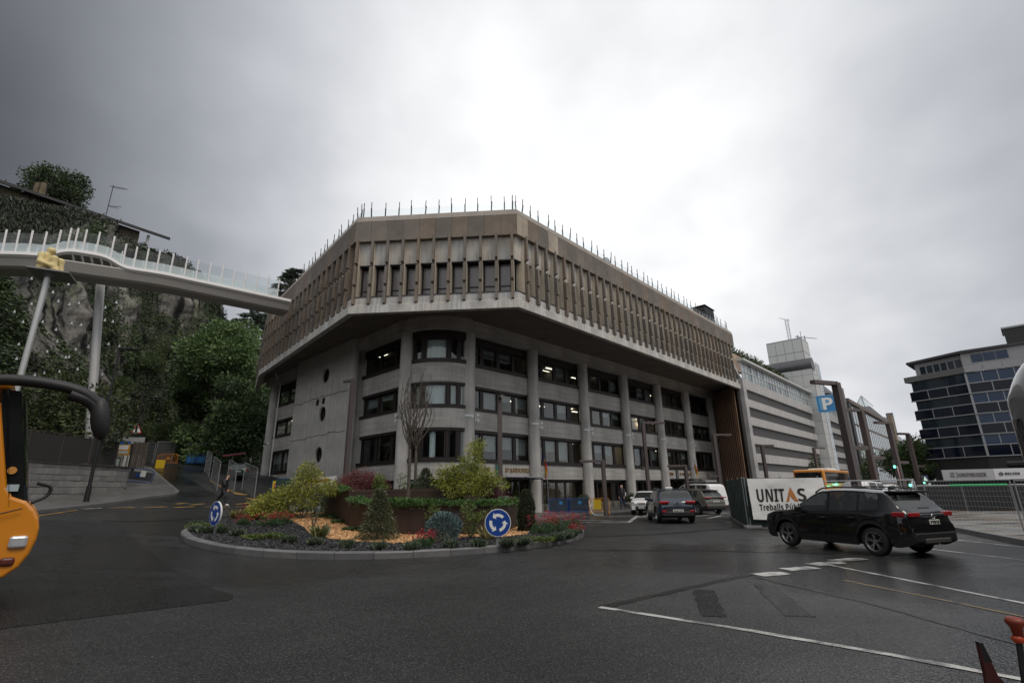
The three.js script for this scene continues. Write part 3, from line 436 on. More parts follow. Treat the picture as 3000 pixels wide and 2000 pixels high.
    mesh('quarter', merge([bx(.17, .2, .03, -.11, .33, .14), bx(.17, .2, .03, .11, .33, .14), bx(.17, .18, .03, -.11, .1, .14), bx(.17, .18, .03, .11, .1, .14)]), k ? plain(.14, .14, .14, .6) : plain(.07, .26, .2, .5), sh);
    for (let i = 0; i < 3; i++) put('canopy', rb(1.75, .07, 1.5, .02, 0, 0, 0), M.steel, LR, c - 2 + i * 1.85, 2.52, .62); put('canopy_beam', merge([bx(6, .09, .1, 0, -.09, .4), bx(6, .09, .1, 0, -.09, -.4)]), M.bronze, LR, c - .1, 2.5, .62);
    put('lettering', text('EDIFICI ADMINISTRATIU', .12, .02, serif), gilt, LR, c + .3, 2.26, -.42);
    for (let i = 0; i < 4; i++) { const d = put('door', extrude([[-.48, 0], [.48, 0], [.48, 2.2], [-.48, 2.2]], .06, 0, [[[-.38, .12], [.38, .12], [.38, 2.08], [-.38, 2.08]]]), M.bronze, LR, c - 1.5 + i, .13, -.4); mesh('pane', bx(.78, 2.0, .01, 0, 1.1, .03), M.glassDark, d); mesh('handle', rod([.3, .7, .1], [.3, 1.5, .1], .018), M.steel, d); }
  }
  // slatted end wall below the overhang
  const E0 = UR.P(UR.L - .25, -.5), E1 = LR.P(40.4, -.4), ES = frame(E1[0], E1[1], E0[0], E0[1]);
  const slatM = std({ map: T.wood, color: C3(1.7, 1.6, 1.5), roughness: .7 });
  put('end_wall', bx(ES.L, 12.9, .3, ES.L / 2, 6.45, -.3), plain(.02, .017, .015, .8), ES, 0, 0, 0);
  for (let i = 0; i < 15; i++) put('slat', rb(.15, 12.5, .08, .02, 0, 6.3, 0), slatM, ES, .35 + i * (ES.L - .6) / 14.2, 0, .08); for (let i = 13; i < 15; i++) put('slat', bx(.3, 12.4, .05, 0, 6.3, 0), slatM, ES, .15 + i * (ES.L - .6) / 14.2, 0, .0);
  for (const y of [2.2, 5.0, 7.9, 10.6]) put('slat_rail', bx(ES.L, .06, .04, ES.L / 2, y, 0), M.darkMetal, ES, 0, 0, -.1);
  // roof plant: two louvred vents and a chimney
  const vent = (f, s, o, y) => { const lv = []; for (let i = 0; i < 8; i++) lv.push(bx(1.0, .05, .9, 0, .25 + i * .11, 0)); const v = put('roof_vent', merge([bx(.85, 1.2, .75, 0, .6, 0), ...lv]), M.darkMetal, f, s, y, o); mesh('cowl', prep(new THREE.CylinderGeometry(.55, .55, 1.0, 20, 1, false, 0, Math.PI)).rotateZ(Math.PI / 2).rotateY(Math.PI / 2).rotateX(0).translate(0, 1.2, 0), M.steel, v); };
  vent(UR, 13.6, -2.4, 19.0); vent(UL, 11.4, -2.0, 19.0);
  const ch = []; for (let i = 0; i < 9; i++) ch.push(rb(2.7 + (i % 2) * .14, .17, 1.4, .02, 0, 2.1 + i * .2, 0)); put('chimney', merge([bx(2.2, 2.2, 1.1, 0, 1.1, 0), ...ch, bx(2.9, .1, 1.6, 0, 3.95, 0)]), M.darkMetal, UR, 35.4, 17.9, -2.5);
}

// ============================================================ foliage tools
const foliage = (rough = .6) => new THREE.MeshPhysicalMaterial({ vertexColors: true, roughness: rough, transmission: .34, thickness: 0, side: THREE.DoubleSide });
const leafMat = foliage(), needleMat = foliage(.7);
// n leaf blades; each(i, rand) -> { p:[x,y,z], d: direction, l: length, w: width, c: [r,g,b] }
function leaves(n, seed, each) {
  const R = rng(seed), pos = new Float32Array(n * 18), nor = new Float32Array(n * 18), col = new Float32Array(n * 18), d = V(0, 0, 0), s = V(0, 0, 0), m = V(0, 0, 0); let k = 0;
  for (let i = 0; i < n; i++) {
    const q = each(i, R); if (!q) continue; d.set(...q.d).normalize(); s.set(R() - .5, R() - .5, R() - .5).cross(d); if (s.lengthSq() < 1e-6) s.set(1, 0, 0); s.normalize(); m.crossVectors(d, s).normalize();
    const [x, y, z] = q.p, l = q.l, w = q.w / 2, f = q.l * .18; // rhombus folded along its midrib
    const A = [x, y, z], B = [x + d.x * l, y + d.y * l, z + d.z * l], h = .45, C = [x + d.x * l * h + s.x * w + m.x * f, y + d.y * l * h + s.y * w + m.y * f, z + d.z * l * h + s.z * w + m.z * f], D = [x + d.x * l * h - s.x * w + m.x * f, y + d.y * l * h - s.y * w + m.y * f, z + d.z * l * h - s.z * w + m.z * f];
    const t = [A, C, B, A, B, D]; for (let v = 0; v < 6; v++) { pos.set(t[v], k); const sg = v < 3 ? .35 : -.35; nor[k] = -m.x + s.x * sg; nor[k + 1] = -m.y + s.y * sg; nor[k + 2] = -m.z + s.z * sg; col.set(q.c, k); k += 3; }
  }
  const g = new THREE.BufferGeometry(); g.setAttribute('position', new THREE.BufferAttribute(pos.slice(0, k), 3)); g.setAttribute('normal', new THREE.BufferAttribute(nor.slice(0, k), 3)); g.setAttribute('uv', new THREE.BufferAttribute(new Float32Array(k / 3 * 2), 2)); g.setAttribute('color', new THREE.BufferAttribute(col.slice(0, k), 3)); return g;
}
const rdir = (R) => { const z = R() * 2 - 1, a = R() * 6.283, r = Math.sqrt(1 - z * z); return [r * Math.cos(a), z, r * Math.sin(a)]; };
const mixc = (a, b, t) => [lerp(a[0], b[0], t), lerp(a[1], b[1], t), lerp(a[2], b[2], t)];
// clumps: [[x,y,z,r,(sy)], ...]; leaves sit near the surface of each clump in small sprays
function crown(clumps, n, seed, l, w, ca, cb, hang = 0) {
  const tot = clumps.reduce((a, c) => a + c[3] * c[3], 0), cum = []; let s = 0; for (const c of clumps) { s += c[3] * c[3] / tot; cum.push(s); }
  let spray = null, left = 0;
  return leaves(n, seed, (i, R) => {
    if (left-- <= 0) { const t = R(); let k = 0; while (k < cum.length - 1 && cum[k] < t) k++; const c = clumps[k], u = rdir(R), rr = c[3] * Math.pow(R(), .28) * (.82 + .36 * R()); spray = { p: [c[0] + u[0] * rr, c[1] + u[1] * rr * (c[4] ?? .8), c[2] + u[2] * rr], u, tone: clamp(R() * .75 + (k % 3) * .1) }; left = 5 + R() * 5; }
    const j = l * 1.5, p = spray.p, e = rdir(R); return { p: [p[0] + e[0] * j, p[1] + e[1] * j * .7, p[2] + e[2] * j], d: [spray.u[0] * .7 + e[0], spray.u[1] * .5 + e[1] * .7 - hang, spray.u[2] * .7 + e[2]], l: l * (.45 + 1.05 * R()), w: w * (.5 + .95 * R()), c: mixc(ca, cb, clamp(spray.tone + (R() - .5) * .35)) };
  });
}
function clumpsIn(n, seed, cx, cy, cz, rx, ry, rz, r0, r1) { const R = rng(seed), o = []; for (let i = 0; i < n; i++) { const u = rdir(R), k = Math.pow(R(), .45) * .85; o.push([cx + u[0] * rx * k, cy + u[1] * ry * k, cz + u[2] * rz * k, lerp(r0, r1, R())]); } return o; }
const barkT = tex(256, (u, v) => { const a = fbm(u, v, 24, 5, 4, 201); const c = .07 + (a - .5) * .08; return [c * 1.1, c * .92, c * .74]; }, true, 1, 1), bark = std({ map: barkT, roughness: .9 });
function limb(pts, r0, r1, n = 7) { const c = new THREE.CatmullRomCurve3(pts.map(p => V(...p))), k = Math.max(4, pts.length * 3), g = new THREE.TubeGeometry(c, k, 1, n); const p = g.attributes.position; for (let i = 0; i <= k; i++) { const ctr = c.getPointAt(i / k), r = lerp(r0, r1, i / k); for (let j = 0; j <= n; j++) { const q = i * (n + 1) + j; p.setXYZ(q, ctr.x + (p.getX(q) - ctr.x) * r, ctr.y + (p.getY(q) - ctr.y) * r, ctr.z + (p.getZ(q) - ctr.z) * r); } } return prep(g); }

// ============================================================ roundabout island
const irad = (x, z) => Math.hypot((x - IC[0]) / IRX, (z - IC[1]) / IRZ);
const isl = (x, z) => ground(x, z) + .13 + .10 * (1 - Math.min(1, irad(x, z)) ** 2) + .42 * Math.exp(-(((x + 8.6) ** 2) / 7 + ((z + 23.2) ** 2) / 9));
const onIsle = (px, py) => { let d = rayOf(px, py), o = V(0, EYE, 0), t = .005, P; for (let i = 0; i < 3000; i++) { P = o.clone().addScaledVector(d, t); if (P.y < isl(P.x, P.z) && irad(P.x, P.z) < 1.02 || P.y < -1) break; t *= 1.002; } return [P.x, isl(P.x, P.z), P.z]; };
{
  const kerb = new THREE.Group(); kerb.name = numbered('kerb'); kerb.userData = { kind: 'structure' }; scene.add(kerb); const R = rng(3);
  const N = 46; for (let i = 0; i < N; i++) {
    const a0 = (i + .006) / N * 6.2832, a1 = (i + .994) / N * 6.2832, dh = (R() - .5) * .012, P = (a, k, y) => { const x = IC[0] + Math.sin(a) * (IRX + k), z = IC[1] + Math.cos(a) * (IRZ + k); return [x, ground(x, z) + y, z]; };
    const prof = [[0, -.08], [.012, .15], [-.02, .178], [-.24, .18], [-.24, -.08]].map(([k, y]) => [k, y + dh]); const gs = [];
    for (let q = 0; q < 4; q++) gs.push(quadGrid((u, v) => P(lerp(a0, a1, u), lerp(prof[q][0], prof[q + 1][0], v), lerp(prof[q][1], prof[q + 1][1], v)), 4, 1)); for (const a of [a0, a1]) gs.push(quadGrid((u, v) => P(a, -.24 * v, lerp(-.08, .178, u)), 1, 1));
    mesh('kerb_stone', boxUV(merge(gs)), i % 3 ? M.granite : M.graniteB, kerb);
  }
  // soil sheets: dark bark over the whole bed, pale wood chips inside the wavy edge
  const blackM = std({ map: tex(512, (u, v, i, j) => { const c = .012 + hash(i >> 1, j >> 2, 5) * .02 + fbm(u, v, 40, 40, 3, 9) * .012; return [c, c, c * 1.08]; }, true, 1, 1), bumpMap: T.grain, bumpScale: .03, roughness: .6 }), chipM = std({ map: tex(512, (u, v, i, j) => { const c = .26 + (hash(i >> 2, j >> 1, 5) - .5) * .26 + (fbm(u, v, 30, 30, 3, 9) - .5) * .2; return [c * 1.35, c * .78, c * .36]; }, true, 1, 1), bumpMap: T.grain, bumpScale: .03, roughness: .75 });
  struct('planting_bed', quadGrid((u, v) => { const a = u * 6.2832, r = v * .975, x = IC[0] + Math.sin(a) * IRX * r, z = IC[1] + Math.cos(a) * IRZ * r; return [x, isl(x, z), z]; }, 72, 22), blackM);
  const edge = [[815, 1515], [850, 1526], [888, 1545], [915, 1567], [970, 1581], [1060, 1590], [1150, 1594], [1250, 1594], [1310, 1584], [1370, 1575], [1430, 1576], [1490, 1574], [1545, 1567], [1552, 1556], [1530, 1545]].map(p => { const q = onIsle(...p); const k = irad(q[0], q[2]); return k > .95 ? [IC[0] + (q[0] - IC[0]) / k * .95, IC[1] + (q[2] - IC[1]) / k * .95] : [q[0], q[2]]; });
  const poly = [...edge, [-.2, -24.5], [-3, -27.2], [-7, -27.6], [-10.3, -25.8]], inside = (x, z) => { let c = false; for (let i = 0, j = poly.length - 1; i < poly.length; j = i++) { const [a, b] = poly[i], [e, f] = poly[j]; if ((b > z) !== (f > z) && x < (e - a) * (z - b) / (f - b) + a) c = !c; } return c; };
  const E = resample(edge, 60), mid = [-5, -23]; struct('planting_bed', (() => { const g = quadGrid((u, v) => { const e = E[Math.round(u * 60)], x = lerp(e[0], lerp(-9, -2, u), v), z = lerp(e[1], -23.5, v); return [x, isl(x, z) + .018, z]; }, 60, 14); if (g.attributes.normal.getY(40) < 0) { g.index.array.reverse(); g.computeVertexNormals(); } return g; })(), chipM);
  const scatter = (name, n, seed, m, size, test, c0, c1) => {
    const R = rng(seed), o = new THREE.InstancedMesh(new THREE.BoxGeometry(1, .22, .5), m, n), q = new THREE.Object3D(); let k = 0, guard = 0;
    while (k < n && guard++ < n * 12) { const a = R() * 6.2832, r = Math.sqrt(R()) * .965, x = IC[0] + Math.sin(a) * IRX * r, z = IC[1] + Math.cos(a) * IRZ * r; if (z < -24 && R() < .8 || !test(x, z)) continue; const s = size * (.6 + .9 * R()); q.position.set(x, isl(x, z) + .02 + R() * .015, z); q.rotation.set((R() - .5) * 1.1, R() * 6.28, (R() - .5) * 1.1); q.scale.setScalar(s); q.updateMatrix(); o.setMatrixAt(k, q.matrix); const t = R(); o.setColorAt(k, C3(...mixc(c0, c1, t))); k++; }
    o.count = k; o.name = numbered(name); o.castShadow = o.receiveShadow = true; scene.add(o); return stuff(o);
  };
  const cm = plain(1, 1, 1, .7), bm = plain(1, 1, 1, .5);
  const a = scatter('wood_chips', 15000, 5, cm, .085, (x, z) => inside(x, z), [.24, .115, .045], [.66, .40, .19]); a.userData.label = 'orange wood chip mulch spread around the planter'; a.userData.category = 'mulch';
  const b = scatter('bark_mulch', 12000, 6, bm, .065, (x, z) => !inside(x, z), [.006, .006, .007], [.04, .04, .045]); b.userData.label = 'black bark mulch along the island kerb'; b.userData.category = 'mulch';
}
// rusted steel planter in two tiers
const planter = thing('steel_planter', 'rust brown two tier steel planter in the middle of the roundabout', 'planter', [-4.5, 0, -21]);
{
  const p3 = (v) => [v.x, v.y, v.z], U = [p3(at(942, 1446, 23.5)), p3(at(1023, 1439, 20.6)), [-2.0, 1.70, -20.7], [-1.4, 1.72, -25], [-7.6, 1.68, -26.5]], L = [p3(at(1027, 1464, 20.3)), p3(at(1118, 1483, 18.2)), p3(at(1451, 1481, 18.3)), [.05, 1.16, -21.4], [-2.0, 1.2, -21.2]];
  const wall = (a, b) => { const n = 3; for (let i = 0; i < 1; i++) { const base = (p) => isl(p[0], p[2]) - .12, dx = b[0] - a[0], dz = b[2] - a[2], l = Math.hypot(dx, dz), ox = -dz / l * .03, oz = dx / l * .03; const f = (o) => quadGrid((u, v) => { const x = lerp(a[0], b[0], u), z = lerp(a[2], b[2], u), y1 = lerp(a[1], b[1], u), y0 = base([x, 0, z]); return [x + ox * o + 4.5, lerp(y0, y1, v), z + oz * o + 21]; }, 8, 1, (u, v) => [u * l, v * 1.2]); mesh('steel_panel', merge([f(0), f(-1)]), M.rust, planter); const rim = merge([bar([a[0] + 4.5, a[1] + .012, a[2] + 21], [b[0] + 4.5, b[1] + .012, b[2] + 21], .11, .024)]); mesh('rim', rim, M.rust, planter); } };
  wall(U[0], U[1]); wall(U[1], U[2]); wall(U[2], U[3]); wall(U[4], U[0]); wall(L[0], L[1]); wall(L[1], L[2]); wall(L[2], L[3]); wall(L[3], L[4]);
  const soil = plain(.03, .022, .016, .9), fan = (pts, dy) => { const g = new THREE.BufferGeometry(), o = []; for (let i = 1; i + 1 < pts.length; i++) for (const k of [0, i, i + 1]) o.push(pts[k][0] + 4.5, pts[k][1] + dy, pts[k][2] + 21); g.setAttribute('position', new THREE.Float32BufferAttribute(o, 3)); g.computeVertexNormals(); return boxUV(g); };
  mesh('soil', fan(U, -.1), soil, planter); mesh('soil', fan([L[0], L[1], L[2], L[3], L[4]], -.08), soil, planter);
  const low = bar([U[1][0] + 4.6, 1.36, U[1][2] + 21.2], [-2.2 + 4.5, 1.36, -20.4 + 21], .05, .16); mesh('inner_step', low, M.rust, planter);
  // trailing ivy along the rims
  const ivy = (name, a, b, n, spread, seed, label, group) => single(name, leaves(n, seed, (i, R) => { const t = R(), c = n3(t * 9, seed, 1), e = rdir(R); if (R() > .25 + c * 1.1) return null; return { p: [lerp(a[0], b[0], t) + e[0] * spread, lerp(a[1], b[1], t) + .02 + Math.abs(e[1]) * .17 * (.3 + c) - (R() < .3 ? R() * R() * .3 * c : 0), lerp(a[2], b[2], t) + e[2] * spread + .02], d: [e[0], Math.abs(e[1]) * .8 - .1, e[2]], l: .06 + .05 * R(), w: .045 + .03 * R(), c: mixc([.035, .09, .022], [.14, .28, .06], R()) }; }), leafMat, label, 'plant', [0, 0, 0], 0, group);
  ivy('ivy_plant', L[1], L[2], 3400, .15, 41, 'green trailing periwinkle along the front rim of the rust planter'); ivy('ivy_plant', [L[0][0], 1.36, L[0][2]], L[1], 1500, .16, 42, 'green trailing periwinkle on the sloping side rim of the planter'); ivy('ivy_plant', U[0], U[1], 1500, .16, 43, 'green trailing periwinkle on the tall left tier of the planter'); ivy('ivy_plant', L[2], L[3], 1200, .16, 44, 'green trailing periwinkle on the right end of the planter');
  ivy('flower_plant', [-6.2, 1.2, -20.3], [-2.4, 1.2, -20.1], 1500, .22, 45, 'low green and pink bedding plants below the inner step of the planter');
}
// ---- individual plants of the island
const onto = (px, py, d) => { const v = at(px, py, d); return [v.x, v.y, v.z]; };
function shrub(name, label, pos, clumps, n, seed, l, w, ca, cb, stemTo, hang = 0) {
  const t = thing(name, label, 'shrub', pos); mesh('foliage', crown(clumps, n, seed, l, w, ca, cb, hang), leafMat, t);
  const R = rng(seed + 1), g = []; for (let i = 0; i < stemTo.length; i++) { const e = stemTo[i]; g.push(limb([[0, -.03, 0], [e[0] * .35 + (R() - .5) * .1, e[1] * .45, e[2] * .35], e], .028, .008, 5)); } if (g.length) mesh('stems', g, bark, t); return t;
}
{
  const gold0 = [.075, .12, .014], gold1 = [.40, .38, .035], gr0 = [.05, .10, .018], gr1 = [.20, .25, .035];
  { // large feathery golden shrub, left
    const p = onIsle(885, 1521), c = [[.05, 1.75, 0, .42], [-.05, 1.35, .1, .45], [.3, 1.5, -.1, .4], [.65, 1.3, 0, .4], [1.05, 1.2, -.1, .32], [-.3, 1.05, .1, .45], [-.75, .95, .1, .45], [-1.2, .75, .1, .45], [-1.65, .6, 0, .4], [-.5, .55, .2, .45], [-1.1, .4, .2, .4], [-1.75, .35, .1, .35], [.2, .75, .15, .4], [.05, 2.05, 0, .22], [-2.0, .5, 0, .25]];
    shrub('feathery_shrub', 'large golden green feathery shrub at the left of the rust planter', p, c, 9000, 51, .11, .03, [.08, .13, .018], [.56, .53, .05], [[.05, 1.7, 0], [-1.2, .7, .1], [.9, 1.2, 0], [-.5, .8, .1]], .25);
    const p2 = onto(1375, 1482, 20.2); p2[1] = 1.55; const c2 = [[-.45, .7, 0, .36], [-.75, .85, 0, .3], [-1.05, .55, 0, .34], [-.2, .9, .1, .4], [.1, 1.3, 0, .36], [.2, 1.7, 0, .28], [.35, 1.95, 0, .2], [.25, .75, .1, .4], [.6, .7, 0, .35], [.95, .55, 0, .3], [-.5, .25, .1, .45], [0, .3, .2, .45], [.5, .2, .1, .35], [-1.1, .95, 0, .2], [1.25, .35, 0, .2]];
    shrub('feathery_shrub', 'tall golden green feathery shrub growing from the right of the planter', p2, c2, 9000, 52, .10, .028, [.07, .13, .02], [.54, .54, .055], [[.2, 1.7, 0], [-.9, .8, 0], [.9, .5, 0]], .2);
  }
  { const p = onto(1058, 1440, 22.5); p[1] = 1.6; shrub('red_maple', 'dome shaped dark red weeping maple on the upper planter tier', p, [[0, .72, 0, .62, .55], [-.5, .55, .1, .5, .6], [.5, .55, 0, .5, .6], [-.9, .32, .1, .34], [.9, .3, 0, .34], [0, .4, .3, .5]], 6500, 53, .085, .022, [.07, .010, .012], [.27, .045, .04], [[0, .8, 0], [-.6, .6, 0], [.6, .6, 0]], .7);
    const q = onto(1428, 1482, 20.4); q[1] = 1.35; shrub('red_maple', 'small dark red maple at the right end of the planter beside the lamp post', q, [[-.2, .45, 0, .3], [.1, .35, 0, .3], [.45, .22, 0, .25], [.8, .05, 0, .16], [-.35, .7, 0, .18]], 2600, 54, .08, .02, [.06, .008, .014], [.20, .03, .045], [[0, .5, 0], [.6, .1, 0]], .5); }
  // blue spruces, yews, dark conifers
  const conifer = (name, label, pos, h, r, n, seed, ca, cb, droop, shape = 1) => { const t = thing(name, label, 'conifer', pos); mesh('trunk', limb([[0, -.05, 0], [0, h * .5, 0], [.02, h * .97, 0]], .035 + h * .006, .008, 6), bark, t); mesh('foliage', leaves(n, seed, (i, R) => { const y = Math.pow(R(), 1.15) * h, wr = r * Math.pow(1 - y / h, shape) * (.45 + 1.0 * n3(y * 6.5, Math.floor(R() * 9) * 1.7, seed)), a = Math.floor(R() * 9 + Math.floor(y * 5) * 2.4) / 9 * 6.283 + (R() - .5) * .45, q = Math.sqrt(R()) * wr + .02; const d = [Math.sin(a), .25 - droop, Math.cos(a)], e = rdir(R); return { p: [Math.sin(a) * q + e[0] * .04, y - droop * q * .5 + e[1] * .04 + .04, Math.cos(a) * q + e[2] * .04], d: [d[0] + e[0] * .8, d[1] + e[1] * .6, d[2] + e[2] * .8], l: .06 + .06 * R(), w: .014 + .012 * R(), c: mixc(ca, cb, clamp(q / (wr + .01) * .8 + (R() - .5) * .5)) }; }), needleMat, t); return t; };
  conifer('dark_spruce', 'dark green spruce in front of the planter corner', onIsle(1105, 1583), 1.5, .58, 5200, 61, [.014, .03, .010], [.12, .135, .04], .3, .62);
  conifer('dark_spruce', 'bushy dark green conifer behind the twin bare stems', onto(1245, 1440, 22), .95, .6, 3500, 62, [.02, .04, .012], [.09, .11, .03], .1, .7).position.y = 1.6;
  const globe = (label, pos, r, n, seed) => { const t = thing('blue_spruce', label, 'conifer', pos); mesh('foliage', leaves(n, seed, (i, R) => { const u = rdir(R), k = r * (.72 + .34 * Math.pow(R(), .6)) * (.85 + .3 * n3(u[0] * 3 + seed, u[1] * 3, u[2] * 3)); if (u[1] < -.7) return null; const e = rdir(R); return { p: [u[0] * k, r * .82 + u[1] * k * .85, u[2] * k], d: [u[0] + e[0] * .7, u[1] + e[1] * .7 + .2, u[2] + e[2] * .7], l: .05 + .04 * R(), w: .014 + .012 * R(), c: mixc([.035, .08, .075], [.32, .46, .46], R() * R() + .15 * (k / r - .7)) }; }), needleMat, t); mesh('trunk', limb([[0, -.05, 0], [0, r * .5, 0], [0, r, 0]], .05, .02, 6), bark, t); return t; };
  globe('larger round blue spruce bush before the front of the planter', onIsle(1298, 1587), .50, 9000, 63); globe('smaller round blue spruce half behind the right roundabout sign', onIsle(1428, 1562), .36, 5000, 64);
  const pillar = (label, pos, h, r, n, seed, ca, cb) => { const t = thing('columnar_yew', label, 'conifer', pos); mesh('foliage', leaves(n, seed, (i, R) => { const y = R() * h, a = R() * 6.283, k = r * Math.pow(Math.sin(Math.min(1, (1 - y / h) * 1.6 + .12) * 1.57), .8) * (.75 + .5 * n3(Math.sin(a) * 2.5, y * 4, Math.cos(a) * 2.5 + seed)) * Math.pow(R(), .25), e = rdir(R); return { p: [Math.sin(a) * k, y, Math.cos(a) * k], d: [Math.sin(a) * .5 + e[0] * .5, 1 + e[1] * .4, Math.cos(a) * .5 + e[2] * .5], l: .07 + .06 * R(), w: .018, c: mixc(ca, cb, R() * clamp(.4 + y / h * .3)) }; }), needleMat, t); mesh('trunk', limb([[0, -.05, 0], [0, h * .4, 0], [0, h * .8, 0]], .05, .02, 6), bark, t); return t; };
  pillar('dark columnar yew right of the sign on the island', onIsle(1544, 1558), 1.45, .30, 6500, 65, [.010, .02, .007], [.10, .11, .025]);
  // salvias with red flowers
  const salvia = (label, pos, r, h, n, fl, seed, group) => { const t = thing('red_salvia', label, 'flower', pos, 0, group); mesh('foliage', leaves(n, seed, (i, R) => { const u = rdir(R), k = Math.sqrt(R()); return { p: [u[0] * r * k, (.1 + Math.abs(u[1]) * .75 * k) * h, u[2] * r * k], d: [u[0], .7 + R(), u[2]], l: .05 + .05 * R(), w: .025, c: mixc([.02, .06, .02], [.08, .17, .05], R()) }; }), leafMat, t); mesh('blossoms', leaves(fl, seed + 1, (i, R) => { const s = i >> 2, q = rng(seed * 77 + s), u = rdir(q), x = u[0] * r * 1.2, z = u[2] * r * 1.2, y = h * (.55 + .6 * q()), e = rdir(R); return { p: [x + e[0] * .03, y + (i & 7) * .02, z + e[2] * .03], d: [e[0], .2 + e[1] * .3, e[2]], l: .042 + .02 * R(), w: .034, c: mixc([.30, .007, .012], [.55, .02, .045], R()) }; }), leafMat, t); return t; };
  const sal = [[1590, 1567, .45, .5], [1640, 1560, .5, .55], [1680, 1553, .4, .5], [1690, 1565, .22, .2], [1622, 1545, .35, .5], [735, 1525, .45, .45], [790, 1543, .5, .35], [710, 1540, .25, .25], [830, 1535, .3, .3], [1232, 1606, .32, .32], [760, 1515, .35, .4], [1252, 1596, .2, .3]];
  const salL = ['largest red salvia at the right side of the island', 'tall red salvia behind the grasses at the right of the island', 'red salvia nearest the right end of the island kerb', 'little red salvia low on the right kerb edge', 'red salvia at the back right next to the yew', 'dark red salvia right of the left roundabout sign', 'spreading red salvia on the black mulch below the golden shrub', 'tiny red salvia beside the left roundabout sign', 'red salvia at the edge of the orange chips', 'red salvia below the dark steel front panel', 'red salvia behind the left flower group', 'small red salvia beside the round blue spruce'];
  sal.forEach(([x, y, r, h], i) => salvia(salL[i], onIsle(x, y), r, h, Math.round(900 * (r + .25)), i === 6 || i < 5 ? 190 : 110, 70 + i * 3, 'red salvias of the island'));
  // grasses and junipers
  const tuft = (name, label, pos, r, h, n, seed, ca, cb, w, group, stiff = 1) => { const t = single(name, leaves(n, seed, (i, R) => { const a = R() * 6.283, k = R() * .35 * r, o = .25 + R() * .9 * stiff; return { p: [Math.sin(a) * k, 0, Math.cos(a) * k], d: [Math.sin(a) * o, 1, Math.cos(a) * o], l: h * (.6 + .6 * R()), w: w * (.7 + .6 * R()), c: mixc(ca, cb, R()) }; }), leafMat, label, 'grass', pos, R0() * 6, group); return t; };
  const R0 = rng(99);
  const fes = [[570, 1559], [600, 1563], [645, 1564], [695, 1572], [846, 1592], [922, 1600], [1014, 1607], [1110, 1612], [1206, 1614], [1320, 1608], [1402, 1605], [1488, 1603], [1534, 1598], [1635, 1587], [1660, 1581], [1678, 1572], [575, 1545], [1570, 1555]];
  fes.forEach(([x, y], i) => tuft('fescue_tuft', `small grey green fescue tuft, number ${['one', 'two', 'three', 'four', 'five', 'six', 'seven', 'eight', 'nine', 'ten', 'eleven', 'twelve', 'thirteen', 'fourteen', 'fifteen', 'sixteen', 'seventeen', 'eighteen'][i]} from the left along the island kerb`, onIsle(x, y), .34, .25, 480, 120 + i, [.05, .085, .045], [.22, .28, .17], .010, 'fescue tufts along the kerb'));
  tuft('striped_grass', 'striped cream and green grass clump on the orange chip edge', onIsle(935, 1578), .3, .45, 120, 141, [.14, .17, .04], [.50, .46, .2], .022, 'striped grasses', .9); tuft('striped_grass', 'striped cream grass clump left of the right roundabout sign', onIsle(1430, 1582), .3, .45, 110, 142, [.18, .18, .05], [.55, .48, .2], .024, 'striped grasses', .9); tuft('striped_grass', 'striped cream grass clump right of the left roundabout sign', onIsle(697, 1522), .3, .45, 110, 143, [.18, .18, .05], [.55, .48, .2], .022, 'striped grasses', .9);
  const jun = (label, px, py, r, n, seed, ca = [.02, .06, .012], cb = [.10, .19, .03]) => single('creeping_juniper', leaves(n, seed, (i, R) => { const a = R() * 6.283, k = Math.sqrt(R()) * r * (.6 + .6 * n3(Math.sin(a) * 2 + seed, 0, Math.cos(a) * 2)), e = rdir(R); return { p: [Math.sin(a) * k * 1.3, .03 + .12 * R() * (1 - k / r * .5), Math.cos(a) * k * .8], d: [Math.sin(a) + e[0] * .5, .35 + .5 * R(), Math.cos(a) + e[2] * .5], l: .09 + .06 * R(), w: .02, c: mixc(ca, cb, R()) }; }), needleMat, label, 'shrub', onIsle(px, py), 0, 'creeping junipers');
  jun('bright green creeping juniper on the black mulch at front left', 778, 1580, .5, 900, 151, [.04, .09, .012], [.20, .26, .03]); jun('green creeping juniper high on the orange chips', 1003, 1534, .36, 700, 152); jun('green creeping juniper in the middle of the orange chips', 1040, 1557, .36, 700, 153); jun('dark creeping juniper at the foot of the tall planter side', 960, 1517, .4, 600, 154); jun('bright green creeping juniper right of the sign', 1568, 1590, .45, 900, 155, [.04, .09, .012], [.20, .26, .03]); jun('yellow green creeping juniper behind the left sign', 588, 1548, .45, 800, 156, [.04, .08, .012], [.18, .23, .03]); jun('dark creeping juniper under the silver shrub', 985, 1523, .3, 500, 157); jun('low juniper at the back right of the island', 1480, 1545, .4, 600, 158);
  shrub('silver_shrub', 'grey green silvery shrub left of the planter', onIsle(918, 1510), [[0, .85, 0, .3], [.2, .7, 0, .3], [-.15, .55, 0, .28], [.2, .4, .1, .3], [.1, 1.05, 0, .2]], 2600, 161, .06, .035, [.06, .11, .05], [.26, .34, .20], [[0, .8, 0], [.15, .6, 0]]);
  shrub('thin_sapling', 'thin leafy sapling standing on the orange chips', onIsle(917, 1553), [[0, .55, 0, .12], [.1, .4, 0, .12], [-.12, .62, 0, .12], [.2, .7, 0, .1], [-.2, .3, 0, .08]], 220, 162, .06, .03, [.03, .07, .03], [.1, .17, .07], [[-.2, .8, 0], [.05, .75, 0], [.22, .7, 0], [-.1, .6, .1]]);
